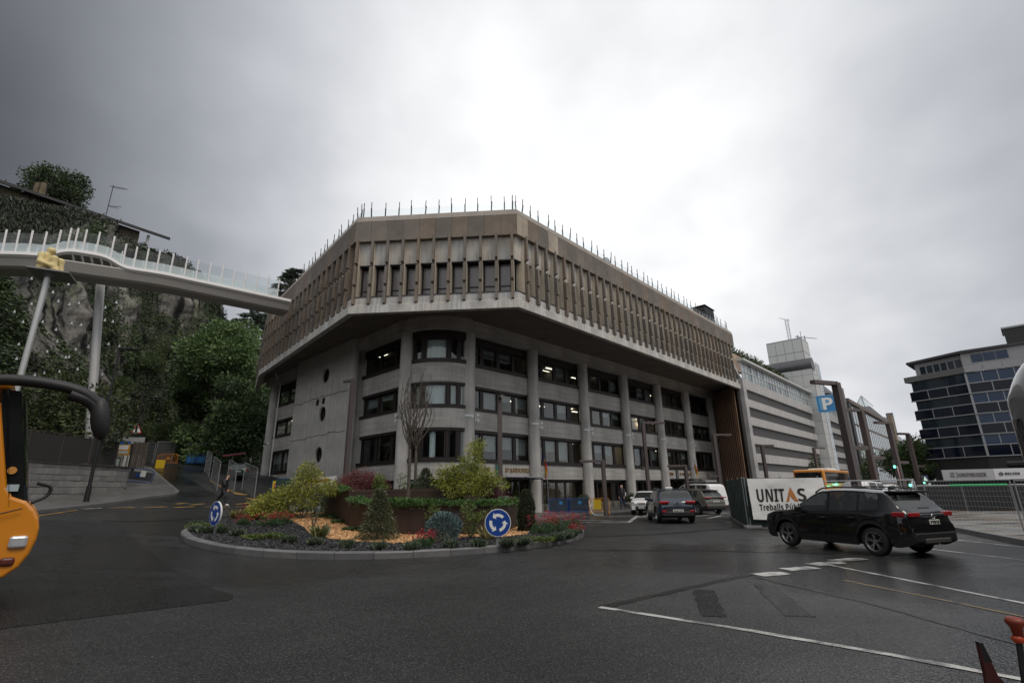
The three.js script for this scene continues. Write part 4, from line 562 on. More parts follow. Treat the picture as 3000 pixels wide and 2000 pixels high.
  shrub('climbing_jasmine', 'bright green climber trailing up the front of the planter', onIsle(1375, 1578), [[0, .25, 0, .18], [.05, .5, 0, .2], [.15, .7, 0, .2], [-.1, .85, 0, .18], [0, 1.05, 0, .16], [.45, .75, 0, .12], [.8, .9, 0, .08]], 1400, 163, .06, .028, [.05, .10, .015], [.22, .28, .04], [[0, 1.1, 0], [.3, .8, 0], [.9, .95, 0]]);
  shrub('climbing_jasmine', 'light green climber left of the blue spruce on the steel front', onIsle(1268, 1572), [[0, .9, 0, .14], [-.05, .65, 0, .16], [.1, .4, 0, .12], [0, .2, 0, .12]], 700, 164, .06, .028, [.05, .10, .015], [.22, .28, .04], [[0, .9, 0]]);
  shrub('leafy_shrub', 'pale green leafy shrub between lamp post and columnar yew', onIsle(1502, 1545), [[0, .5, 0, .22], [.15, .65, 0, .22], [-.15, .75, 0, .2], [.05, .9, 0, .18], [.2, .3, 0, .2]], 1300, 165, .06, .035, [.05, .10, .03], [.20, .28, .12], [[0, .8, 0], [.15, .6, 0], [-.15, .7, 0]]);
  shrub('leafy_shrub', 'upright yellow green shrub beside the red maple', (() => { const p = onto(1106, 1440, 22); p[1] = 1.6; return p; })(), [[0, .2, 0, .2], [.02, .45, 0, .18], [.05, .68, 0, .12], [.2, .15, 0, .2]], 1100, 166, .08, .035, [.05, .11, .015], [.22, .32, .04], [[0, .6, 0]]);
  shrub('leafy_shrub', 'spindly green shrub left of the twin bare stems', (() => { const p = onto(1172, 1442, 22); p[1] = 1.6; return p; })(), [[0, .2, 0, .12], [.02, .5, 0, .1], [.08, .75, 0, .08], [.25, .3, 0, .1]], 420, 167, .07, .035, [.05, .1, .015], [.16, .24, .04], [[0, .75, 0], [.2, .3, 0]]);
  // twin stemmed bare trees
  const bare = (label, px, depth, y0, h, seed) => {
    const p = onto(px, 1480, depth); p[1] = y0; const t = thing('bare_tree', label, 'tree', p), R = rng(seed), fork = h * .40; mesh('trunk', limb([[0, -.2, 0], [.02, fork * .5, 0], [.0, fork, 0]], .075, .055, 8), bark, t);
    const br = []; for (let i = 0; i < 15; i++) { const a = i * 2.4, sp_ = .25 + R() * .45, y = fork + R() * h * .16, top = h * (.62 + R() * .40), x = Math.sin(a) * sp_, z = Math.cos(a) * sp_ * .8, bend = [x * .75, lerp(y, top, .35), z * .75]; br.push(limb([[0, y, 0], bend, [x * (1 + R() * .3), lerp(y, top, .7), z], [x * 1.1 + (R() - .5) * .2, top, z * 1.1]], .03, .006, 5)); for (let k = 0; k < 4; k++) { const q = .3 + R() * .6, b = [lerp(bend[0], x * 1.1, q), lerp(bend[1], top, q), lerp(bend[2], z, q)], e = rdir(R); br.push(limb([b, [b[0] + e[0] * .1, b[1] + .18, b[2] + e[2] * .1], [b[0] + e[0] * .22, b[1] + .3 + R() * .3, b[2] + e[2] * .22]], .012, .004, 4)); } }
    mesh('branches', br, bark, t); return t;
  };
  bare('slim bare tree rooted in the front planter tier', 1193, 19.6, 1.15, 5.3, 171); bare('slim bare tree with flaking bark just behind the front bare tree', 1212, 22.2, 1.55, 4.6, 172);
}

// ============================================================ left side: cliff, footbridge, retaining wall, street works
const atHeight = (px, py, h) => { const d = rayOf(px, py); return d.multiplyScalar((h - EYE) / d.y).add(V(0, EYE, 0)); };
const cliffBase = new THREE.CatmullRomCurve3([[-33, 0, -6], [-34.5, 0, -20], [-37.5, 0, -34], [-43, 0, -49], [-47.5, 0, -62], [-41, 0, -74], [-33, 0, -84], [-24, 0, -96], [-10, 0, -104]].map(p => V(...p)));
const cliffTop = (u) => lerp(15, 28, ss(.2, .44, u)) + 3 * (n3(u * 9, 3, 1) - .5) - 13 * ss(.54, .66, u);
function cliffAt(u, v) { // u along the foot, v up the face
  const b = cliffBase.getPointAt(clamp(u)), t = cliffBase.getTangentAt(clamp(u)), nx = t.z, nz = -t.x; // inward (away from the street)
  const y0 = ground(b.x, b.z) - .5, H_ = cliffTop(u), y = y0 + v * H_; let off = v * v * 2.5 + v * 1.5;
  off -= (f3(b.x * .22 + 7, y * .16, b.z * .22, 5, 3) - .5) * 6.0 + (f3(b.x * .9, y * .35, b.z * .9, 4, 9) - .5) * 2.0 + (f3(b.x * 2.6, y * 1.1, b.z * 2.6, 3, 12) - .5) * .7; if (v < .12) off -= (.12 - v) * 14 * f3(b.x * .5, 1, b.z * .5, 3, 5);
  return [b.x - nx * -off * -1 * -1, y, b.z - nz * -off * -1 * -1];
}
{
  const sgn = (() => { const b = cliffBase.getPointAt(.4), t = cliffBase.getTangentAt(.4); return t.z * (b.x) > 0 ? 1 : -1; })();
  const cl = thing('rock_cliff', 'tall grey rock cliff overgrown with ivy beside the climbing street', 'cliff', [0, 0, 0]);
  const g = quadGrid((u, v) => cliffAt(u, v), 300, 130, (u, v, q) => [u * 140, q[1]]); g.computeVertexNormals(); mesh('rock_face', g, M.rock, cl);
  mesh('cliff_top', quadGrid((u, v) => { const q = cliffAt(u, 1), b = cliffBase.getPointAt(u), t = cliffBase.getTangentAt(u); return [q[0] + t.z * 9 * v, q[1] + .4 * (n3(u * 60, v * 5, 1) - .5), q[2] - t.x * 9 * v]; }, 90, 8), plain(.014, .014, .010, .95), cl);
  stuff(mesh('scrub', leaves(26000, 302, (i, R) => { const u = .02 + .6 * R(), q = cliffAt(u, 1), t = cliffBase.getTangentAt(u), v = R() * 9, e = rdir(R); return { p: [q[0] + t.z * v + e[0] * .3, q[1] + Math.abs(e[1]) * .9 * n3(u * 90, v, 2), q[2] - t.x * v + e[2] * .3], d: [e[0], .4 + R(), e[2]], l: .3 + .25 * R(), w: .14 + .1 * R(), c: mixc([.008, .013, .005], [.032, .045, .014], R()) }; }), leafMat, cl));
  // ivy and scrub on the face, hanging in sheets
  const G0 = [.014, .036, .009], G1 = [.085, .14, .026];
  const ivyM = (u, y) => f3(u * 26, y * .16, 2, 4, 31) + .10 * (f3(u * 70, y * .5, 4, 3, 33) - .5);
  const ivyG = leaves(120000, 301, (i, R) => { const u = .10 + .62 * R(), v = Math.pow(R(), .9), p = cliffAt(u, v), k = ivyM(u, p[1]) + (u > .44 ? .10 : 0) + (u < .22 ? .06 : 0) - (u > .28 && u < .36 ? .03 : 0) + .02; if (k < .50 + R() * .09) return null; const t = cliffBase.getTangentAt(u), e = rdir(R), out = .1 + R() * .55 * clamp((k - .48) * 9); return { p: [p[0] - t.z * out + e[0] * .2, p[1] + e[1] * .25, p[2] + t.x * out + e[2] * .2], d: [-t.z * .6 + e[0] * .8, -.5 + e[1] * .5, t.x * .6 + e[2] * .8], l: .20 + .18 * R(), w: .14 + .12 * R(), c: mixc(G0, G1, clamp(R() * .8 + (n3(p[0] * .8, p[1] * .8, p[2] * .8) - .5) * .9)) }; });
  const iv = mesh('ivy', ivyG, leafMat, cl); stuff(iv);
}
function tree(name, label, pos, h, clumps, n, seed, l, w, ca, cb, group) {
  const t = thing(name, label, 'tree', pos, 0, group), R = rng(seed), br = []; mesh('trunk', limb([[0, -.4, 0], [.1, h * .25, .05], [-.05, h * .5, 0], [0, h * .72, 0]], .03 * h + .04, .05, 8), bark, t);
  for (const c of clumps) if (R() < .7) br.push(limb([[0, h * (.25 + .35 * R()), 0], [c[0] * .5, lerp(h * .4, c[1], .6), c[2] * .5], [c[0], c[1], c[2]]], .07, .02, 5)); if (br.length) mesh('limbs', br, bark, t);
  mesh('crown', crown(clumps, n, seed + 5, l, w, ca, cb), leafMat, t); return t;
}
{
  // broad-leaved trees at the foot of the cliff, by the left corner of the office
  const big = (label, px, py, d, rx, ry, n, seed, ca, cb, nc = 26, low = 1) => { const c = at(px, py, d), gy = ground(c.x, c.z); tree('leafy_tree', label, [c.x, gy, c.z], c.y - gy + ry * .5, [...clumpsIn(nc, seed, 0, c.y - gy, 0, rx, ry, rx * .8, rx * .22, rx * .42), ...clumpsIn(low ? 9 : 0, seed + 3, 0, 2.2, 0, rx * .9, 2.4, rx * .6, .8, 1.4)], n, seed, .34, .2, ca, cb, 'trees below the cliff'); };
  big('tall light green tree touching the left end of the office building', 655, 1060, 58, 5.2, 5.6, 34000, 311, [.03, .07, .02], [.19, .30, .085], 36);
  big('dark green tree lower down behind the construction fence', 705, 1215, 55, 4.2, 4.6, 20000, 312, [.02, .045, .012], [.10, .18, .04]);
  big('dark bushy tree in front of the cliff below the wooden balcony', 600, 1150, 62, 3.4, 5, 16000, 313, [.012, .03, .008], [.08, .14, .03]);
  big('dark tree crown on the clifftop above the old ruin wall', 160, 560, 62, 4.3, 3.8, 16000, 315, [.01, .028, .008], [.07, .11, .02], 26, 0);
  { const c = at(230, 1165, 32), gy = ground(c.x, c.z); tree('magnolia_tree', 'large leaved dark evergreen tree behind the stone wall', [c.x, gy, c.z], 6.2, [[-1.8, 4.6, 0, 1.0], [-.6, 5.4, 0, 1.0], [.9, 6.0, 0, .8], [2.0, 5.8, 0, .6], [-2.6, 5.6, 0, 1.0], [-1.4, 6.7, 0, .8], [-3.2, 3.9, 0, 1.1], [-.6, 3.6, .3, 1.1], [1.1, 4.4, .2, .8], [2.6, 4.5, 0, .6], [-2.0, 2.8, .3, 1.0], [.4, 2.6, .3, .9], [-4.2, 5, 0, 1.1], [-4.6, 3.4, 0, 1.0], [-4.8, 6.4, 0, 1.0], [3.1, 3.7, 0, .5], [1.8, 2.9, 0, .6]], 9500, 316, .30, .13, [.018, .034, .01], [.13, .17, .045]); }
  const scrub = (label, px, py, d, r, seed) => { const c = at(px, py, d); const t = thing('scrub_bush', label, 'bush', [c.x, c.y - r, c.z], 0, 'scrub on the cliff foot'); mesh('foliage', crown(clumpsIn(7, seed, 0, r, 0, r, r * .6, r, r * .35, r * .6), 2200, seed, .2, .1, [.02, .045, .012], [.12, .18, .04]), leafMat, t); };
  scrub('round grey green bush on the rocks above the orange barrier', 505, 1262, 62, 1.9, 321); scrub('green bush left of the round grey bush on the rocks', 455, 1270, 62, 1.7, 322); scrub('dark bush above the mesh panels on the cliff foot', 640, 1285, 60, 2.0, 323); scrub('bush at the cliff foot behind the white rubble sacks', 770, 1300, 60, 1.8, 324); scrub('yellow green bush hanging high on the cliff beside the balcony', 500, 1015, 64, 2.4, 326); scrub('green bush hanging on the cliff under the balcony boards', 455, 1060, 62, 2.0, 327); scrub('pale bush in the middle of the cliff face', 365, 1125, 56, 1.3, 325);
  // cedars: layered flat branches
  const cedar = (label, px, py, d, h, r, seed) => { const c = at(px, py, d), t = thing('cedar_tree', label, 'tree', [c.x, c.y - h, c.z], 0, 'cedars behind the office'); mesh('trunk', limb([[0, -6, 0], [.1, h * .5, 0], [0, h * .98, 0]], .3, .04, 7), bark, t); mesh('crown', leaves(7000, seed, (i, R) => { const k = Math.floor(R() * 11), y = h * (.25 + .75 * k / 11) + (hash(k, 1, seed) - .5) * .4, a = hash(k, Math.floor(R() * 5), seed) * 6.283, rr = r * (1.05 - .8 * k / 11) * Math.sqrt(R()), e = rdir(R), sp_ = .25 * rr; return { p: [Math.sin(a) * rr + e[0] * sp_, y - rr * rr * .05 + e[1] * .15, Math.cos(a) * rr + e[2] * sp_], d: [Math.sin(a) + e[0], -.2 + e[1] * .2, Math.cos(a) + e[2]], l: .4 + .3 * R(), w: .1, c: mixc([.012, .03, .016], [.06, .10, .05], R()) }; }), needleMat, t); };
  cedar('cedar with drooping branches between the footbridge end and the office roof', 868, 785, 75, 8, 3.6, 331); cedar('dark cedar just left of the finned facade below the bridge', 752, 905, 70, 7, 4.5, 332); cedar('spiky conifer at the far left of the clifftop', 28, 545, 60, 6, 3, 333);
}
{ // old house on the clifftop, ruin, aerial, wooden balcony block
  const F = frame(-52, -52, -45.8, -68.6), hs = thing('clifftop_house', 'dark stone house with a long overhanging roof on top of the cliff', 'house', [-52, 22, -52]), put = putter(hs);
  const wallM = std({ map: T.rock, color: C3(.34, .29, .25), roughness: .95 }), roofM = plain(.022, .018, .016, .8);
  const E0 = at(235, 612, 60), E1 = at(488, 716, 68.6), eave = 39.4; const HF = frame(E0.x - 8, E0.z + 11, E1.x, E1.z);
  put('wall', bx(HF.L - 3.2, 30, .8, HF.L / 2 - 2, 24.4, -.6), wallM, HF, 0, 0, 0); put('roof', merge([run([[-6, 42.2], [.9, 39.3], [.9, 39.55], [-6, 42.6]], -1, HF.L), ]), roofM, HF, 0, 0, 0);
  put('fascia', bx(HF.L + 1, .3, .2, HF.L / 2 - .5, 39.3, .85), M.black, HF, 0, 0, 0); put('gable_wall', bx(1.4, 9, 5, HF.L - 4.2, 34.4, -3), wallM, HF, 0, 0, 0); for (let i = 0; i < 9; i++) put('snow_guard', bx(.12, .28, .12, 2 + i * 2, 39.75, .7), M.black, HF, 0, 0, 0);
  put('post', rod([0, 26, 0], [0, 39.3, 0], .2), M.white, HF, HF.L - 2.4, 0, -.4); for (let i = 0; i < 3; i++) put('dark_window', bx(1.6, 2, .1, HF.L - 6 - i * 4, 33, -.15), M.black, HF, 0, 0, 0);
  const an = thing('roof_aerial', 'television aerial on the clifftop house roof', 'aerial', [HF.P(7.2, -.5)[0], 35.6, HF.P(7.2, -.5)[1]]); const cp = at(310, 628, 62); an.position.set(cp.x, cp.y - .4, cp.z);
  mesh('mast', rod([0, 0, 0], [0, 5.2, 0], .05), M.darkMetal, an); const els = []; for (let i = 0; i < 7; i++) els.push(bar([i * .28, 4.9 - i * .06, -.35], [i * .28, 4.9 - i * .06, .35], .03)); mesh('upper_antenna', merge([bar([-.5, 5.05, 0], [2.3, 4.45, 0], .05), ...els]), M.darkMetal, an); mesh('lower_antenna', merge([bar([-.1, 1.8, 0], [1.9, 1.6, 0], .05), ...els.slice(0, 5).map(g => g.clone().translate(.2, -3.2, 0))]), M.darkMetal, an);
  const rp = at(95, 600, 58), ruin = thing('ruin_wall', 'broken tan stone wall standing in front of the clifftop tree', 'wall', [rp.x, rp.y - 3, rp.z]); const rs = []; mesh('masonry', extrude([[-2.6, -2], [1.4, -2], [1.5, 3.2], [1.3, 6.0], [.1, 5.9], [-.5, 4.0], [-.9, 2.6], [-2.2, 1.2]], .7, .05), std({ map: T.rock, color: C3(.8, .62, .46), roughness: .95 }), ruin);
  // wooden balcony block hanging below the bridge
  const W0 = at(440, 880, 66), W1 = at(614, 905, 74), WF = frame(W0.x, W0.z, W1.x, W1.z), wb = thing('balcony_block', 'dark timber apartment block with planted balconies on the cliff edge', 'building', [W0.x, 18, W0.z]), pw = putter(wb), dk = plain(.022, .018, .017, .8);
  pw('wall', bx(WF.L, 10.5, .4, WF.L / 2, 28, -2.2), dk, WF, 0, 0, 0); pw('side_wall', bx(.4, 9, 5, WF.L, 29, -2.6), plain(.03, .02, .018, .8), WF, 0, 0, 0);
  for (const [y, h] of [[24.2, 3.3], [20.6, 2.6]]) { for (let i = 0; i < 34; i++) pw('board', bx(WF.L / 34 - .05, h, .06, WF.L * (i + .5) / 34, y + h / 2, 0), i % 3 ? plain(.04, .034, .032, .8) : plain(.032, .027, .026, .8), WF, 0, 0, -.02 * (i % 2)); pw('balcony_slab', bx(WF.L, .25, 2.2, WF.L / 2, y - .1, -1.1), dk, WF, 0, 0, 0); }
  for (const s of [.2, WF.L * .42]) pw('post', bx(.35, 9, .35, s, 29.6, -.3), M.concreteV, WF, 0, 0, 0);
  const rp2 = pw('balcony_plants', leaves(2600, 341, (i, R) => { const e = rdir(R); return { p: [R() * WF.L, 27.9 + e[1] * .35 + n3(R() * 9, 1, 1) * .5, e[2] * .35], d: [e[0], .5 + R(), e[2]], l: .3, w: .12, c: mixc([.06, .03, .015], [.18, .08, .04], R()) }; }), leafMat, WF, 0, 0, 0); stuff(rp2);
  const pb = at(770, 945, 80), pale = thing('pale_house', 'pale cream house glimpsed between the trees and the finned facade', 'house', [pb.x, 10, pb.z]); mesh('wall', bx(6, 14, 5, 0, 7, -2), plain(.5, .45, .33, .8), pale); mesh('roof', extrude([[-3.6, 0], [3.6, 0], [0, 1.6]], 6).translate(0, 14, -5), M.black, pale); mesh('window', bx(.9, 1.3, .06, .6, 11.6, .53), M.black, pale); mesh('window', bx(.9, 1.3, .06, -1.4, 11.6, .53), M.black, pale);
  // festoon bulbs on wires in front of the rock
  const bulbG = merge([prep(new THREE.SphereGeometry(.085, 8, 6)), rod([0, .07, 0], [0, .2, 0], .035)]), R = rng(77), bulbM = plain(.5, .51, .53, .3); let first = null;
  for (let i = 0; i < 44; i++) { const px = 40 + (i % 9) * 36 + R() * 30, py = 800 + Math.floor(i / 9) * 62 + R() * 50 + (i % 2) * 12, p = at(px, py, 33.5 + R() * 3), t = thing('festoon_lamp', 'small unlit white festoon lamp hung on a wire before the cliff', 'lamp', [p.x, p.y, p.z], 0, 'festoon lamps before the cliff'); mesh('bulb', bulbG, bulbM, t); }
  for (let i = 0; i < 5; i++) { const a = at(-20, 800 + i * 72, 34), b = at(430, 850 + i * 80, 39); single('lamp_wire', tube([[a.x, a.y, a.z], [(a.x + b.x) / 2, (a.y + b.y) / 2 - 1.2, (a.z + b.z) / 2], [b.x, b.y, b.z]], .012, 20, 4), M.black, `thin festoon wire, the ${['highest', 'second', 'third', 'fourth', 'lowest'][i]} one before the cliff`, 'wire', [0, 0, 0], 0, 'festoon wires'); }
}
{ // white footbridge
  const br = thing('footbridge', 'white steel footbridge with glass railings running from the cliff to the office', 'bridge', [-24, 0, -33]), W = 2.2;
  const pts = [atHeight(-160, 735, 16), atHeight(0, 737, 16), atHeight(111, 742, 16), V(0, 0, 0), atHeight(470, 796, 16), atHeight(574, 818, 16), atHeight(700, 845, 16), atHeight(823, 872, 16)]; pts[3] = pts[2].clone().lerp(pts[4], .5); pts[3].y = 16; pts.push(pts[7].clone().add(pts[7].clone().sub(pts[6]).multiplyScalar(.25)));
  const cv = new THREE.CatmullRomCurve3(pts, false, 'catmullrom', .3), N = 120, off = br.position;
  const hump = (u) => { const q = cv.getPointAt(u), w = M_(q); return .62 * Math.exp(-(((w - 248) / 95) ** 4)); };
  const inv = camera.quaternion.clone().invert(), M_ = (q) => { const d = q.clone().sub(camera.position).applyQuaternion(inv); return 1500 + FOCAL * d.x / -d.z; };
  const hs = Array.from({ length: N + 1 }, (_, i) => hump(i / N)), H = (u) => hs[Math.round(u * N)];
  const fr = (u) => { const p = cv.getPointAt(u), t = cv.getTangentAt(u); return { p, n: V(-t.z, 0, t.x).normalize() }; };
  const skin = (prof) => merge(prof.slice(0, -1).map((a, k) => quadGrid((u, v) => { const { p, n } = fr(u), o = lerp(a[0], prof[k + 1][0], v), y = lerp(a[1], prof[k + 1][1], v), h = lerp(a[2] || 0, prof[k + 1][2] || 0, v) * H(u); return [p.x + n.x * o - off.x, p.y + y + h - off.y, p.z + n.z * o - off.z]; }, N, 1)));
  const steel = plain(.42, .40, .37, .5, .05), white = plain(.8, .78, .77, .4);
  mesh('box_girder', skin([[0, -.16], [.02, -.22], [-.28, -.78], [-.5, -.88], [-W + .5, -.88], [-W + .28, -.78], [-W, -.22], [-W, -.16], [0, -.16]]), steel, br); mesh('edge_strip', skin([[.03, -.17, 1], [.06, -.17, 1], [.06, .02, 1], [-.3, .02, 1], [-.3, -.17, 1], [.03, -.17, 1]]), white, br); mesh('deck', skin([[-.3, 0, 1], [-W, 0, 1], [-W, -.1, 1], [-.3, -.1, 1]]), steel, br); mesh('edge_strip', skin([[-W - .06, -.17, 1], [-W - .06, .02, 1], [-W + .2, .02, 1], [-W + .2, -.17, 1]]), white, br);
  mesh('arch_rib', skin([[.0, -.34, 1], [.05, -.18, 1], [-.22, -.18, 1], [-.22, -.34, 1], [0, -.34, 1]]), plain(.22, .22, .21, .5, .2), br);
  const uOf = (px) => { let best = 0, e = 1e9; for (let i = 0; i <= 600; i++) { const d = Math.abs(M_(cv.getPointAt(i / 600)) - px); if (d < e) { e = d; best = i / 600; } } return best; };
  const posts = [-110, -70, -32, 4, 42, 82, 122, 160, 188, 208, 233, 273, 318, 357, 389, 423, 457, 497, 537, 572, 608, 644, 679, 713, 748, 780, 811].map(uOf);
  const P = (u, o, y) => { const { p, n } = fr(u); return [p.x + n.x * o - off.x, p.y + y + H(u) - off.y, p.z + n.z * o - off.z]; };
  const stays = [.9, 1.12, 1.3]; posts.forEach((u, i) => { for (const s of [0, 1]) { const a = P(u, s ? -W : 0, 0), b = P(u, s ? -W : .12, 1.45); mesh('railing_post', bar(a, b, s ? .04 : .06, s ? .05 : .08), white, br); } });
  for (let i = 0; i + 1 < posts.length; i++) for (const s of [0, 1]) { const o = s ? -W + .05 : -.03, o2 = s ? -W + .05 : .06, q = (y0, y1) => quadGrid((u, v) => { const uu = lerp(posts[i], posts[i + 1], .03 + u * .94), t = (lerp(y0, y1, v)) / 1.3; return P(uu, lerp(o, o2, t), lerp(y0, y1, v)); }, 4, 1); const low = mesh('glass_panel', q(.6, 1.28), M.glass, br); mesh('frosted_panel', q(.04, .6), s ? M.glass : M.frosted, low); }
  for (let i = 0; i < 6; i++) { const u = uOf(205 + i * 28); const a = P(u, 0, -.3), b = P(u, 0, 0); b[1] = 16 - .18; const q = P(uOf(205 + i * 28 + 12), -.05, 0); mesh('arch_strut', bar([a[0], a[1] + .05, a[2]], [q[0], 16 - .2, q[2]], .06, .09), plain(.22, .22, .21, .5, .2), br); }
  const top = at(291, 826, 31.6), bot = at(252, 1442, 31.6); mesh('pier', rod([bot.x - off.x, bot.y - .4 - off.y, bot.z - off.z], [top.x - off.x, top.y + .4 - off.y, top.z - off.z], .25, .25, 24), plain(.40, .40, .40, .45, .1), br);
}
{ // figure on a mast: plain rounded seated figure in pale yellow
  const c = at(142, 800, 24), gy = ground(c.x, c.z) + .13, y = c.y - gy, st = thing('seated_sculpture', 'pale yellow seated figure sculpture on a tall slim mast', 'sculpture', [c.x, gy, c.z]);
  mesh('mast', prep(new THREE.CylinderGeometry(.13, .14, y - .1, 20)).translate(0, (y - .1) / 2, 0), plain(.45, .46, .46, .4, .4), st); mesh('platform', merge([bx(1.7, .07, 1.7, .05, y - .03, -.2, .5), prep(new THREE.CylinderGeometry(.3, .14, .2, 16)).translate(0, y - .16, 0)]), plain(.20, .20, .20, .5, .3), st);
  const mc = new MarchingCubes(60, plain(1, 1, 1), false, false, 60000), S = 2.2, bones = [[[-.32, .30, 0], [-.40, .72, 0], .30, .27], [[-.40, .72, .0], [-.30, 1.0, 0], .27, .17], [[-.30, 1.0, 0], [-.22, 1.16, 0], .1, .1], [[-.20, 1.30, 0], [-.13, 1.28, 0], .17, .155], [[-.3, .22, .2], [.28, .72, .2], .2, .155], [[.28, .72, .2], [.42, .12, .2], .15, .1], [[-.3, .22, -.2], [.28, .72, -.16], .2, .155], [[.28, .72, -.16], [.42, .12, -.18], .15, .1], [[.42, .1, .2], [.62, .07, .2], .09, .07], [[.42, .1, -.18], [.62, .07, -.18], .09, .07], [[-.34, .92, .30], [-.24, .5, .40], .13, .1], [[-.24, .5, .40], [.34, .28, .32], .1, .07], [[-.34, .92, -.30], [-.24, .5, -.40], .13, .1], [[-.24, .5, -.40], [.34, .28, -.3], .1, .07], [[-.34, .9, -.26], [-.34, .9, .26], .15, .15], [[.34, .28, .32], [.5, .24, .1], .075, .06]];
  const n = 60, pt = V(0, 0, 0); for (let k = 0; k < n; k++) for (let j = 0; j < n; j++) for (let i = 0; i < n; i++) { pt.set((i / n * 2 - 1) * S / 2, (j / n * 2 - 1) * S / 2 + .75, (k / n * 2 - 1) * S / 2); let acc = 0; for (const [a, b, r0, r1] of bones) { const A = V(...a), B = V(...b), ab = B.clone().sub(A), t = clamp(pt.clone().sub(A).dot(ab) / ab.lengthSq()), d = pt.distanceTo(A.addScaledVector(ab, t)) - lerp(r0, r1, t); acc += Math.exp(-d * 24); } mc.field[i + j * n + k * n * n] = Math.log(acc + 1e-20) / 24; }
  mc.isolation = 0; mc.update(); const cnt = mc.count, g = new THREE.BufferGeometry(); g.setAttribute('position', new THREE.BufferAttribute(mc.positionArray.slice(0, cnt * 3), 3)); g.setAttribute('normal', new THREE.BufferAttribute(mc.normalArray.slice(0, cnt * 3), 3)); g.scale(S / 2, S / 2, S / 2).translate(0, .75, 0).scale(1.02, 1.02, 1.02).translate(0, y, 0);
  mesh('figure', boxUV(g), plain(.56, .45, .21, .6), st);
}
{ // stone retaining wall with coursed blocks, mesh fence on top
  const WF = frame(-25.4, -16, -25.7, -33.9), w = thing('stone_wall', 'grey coursed stone retaining wall behind the yellow bus', 'wall', [-25.5, 0, -26]), put = putter(w), R = rng(12), stones = [std({ map: T.granite, color: C3(1.7, 1.68, 1.64), bumpMap: T.grain, bumpScale: .02, roughness: .8 }), std({ map: T.granite, color: C3(1.45, 1.45, 1.45), bumpMap: T.grain, bumpScale: .02, roughness: .8 }), std({ map: T.granite, color: C3(2.0, 1.95, 1.88), bumpMap: T.grain, bumpScale: .02, roughness: .75 })];
  put('backing', bx(WF.L, 3.6, .3, WF.L / 2, 1.6, -.3), plain(.05, .05, .05, .9), WF, 0, 0, 0);
  for (let k = 0, y = 1.2; y < 3.42; k++) { const h = .30 + R() * .09, hh = Math.min(h, 3.45 - y); for (let s = -R() * .3; s < WF.L;) { const l = .45 + R() * .55, a = Math.max(0, s), b = Math.min(WF.L, s + l); if (b - a > .12) put('stone', rb(b - a - .015, hh - .015, .3, .022, 0, 0, 0, 1), stones[Math.floor(R() * 2.99)], WF, (a + b) / 2, y + hh / 2, -.12 + R() * .035); s += l; } y += h; }
  put('coping', bx(WF.L + .1, .07, .5, WF.L / 2, 3.49, -.12), plain(.06, .05, .05, .8), WF, 0, 0, 0);
  put('end_face', bx(.1, 3.4, .5, WF.L + .05, 1.7, -.2), M.granite, WF, 0, 0, 0);
  const net = new THREE.MeshPhysicalMaterial({ color: C3(.03, .03, .03), roughness: .9, transmission: .35, thickness: 0 }), fc = thing('mesh_fence', 'dark mesh screen fence with steel posts on top of the stone wall', 'fence', [-25.5, 3.52, -26]), pf = putter(fc);
  for (let i = 0; i < 9; i++) pf('post', bar([0, 3.52, 0], [0, 5.2, 0], .05), M.lampMetal, WF, .1 + i * 2.1, 0, -.2); for (let i = 0; i < 8; i++) pf('screen', bx(2.0, 1.5, .012, 0, 4.32, 0), net, WF, 1.15 + i * 2.1, 0, -.22); pf('rail', bx(WF.L, .04, .04, WF.L / 2, 5.15, -.2), M.lampMetal, WF, 0, 0, 0);
}

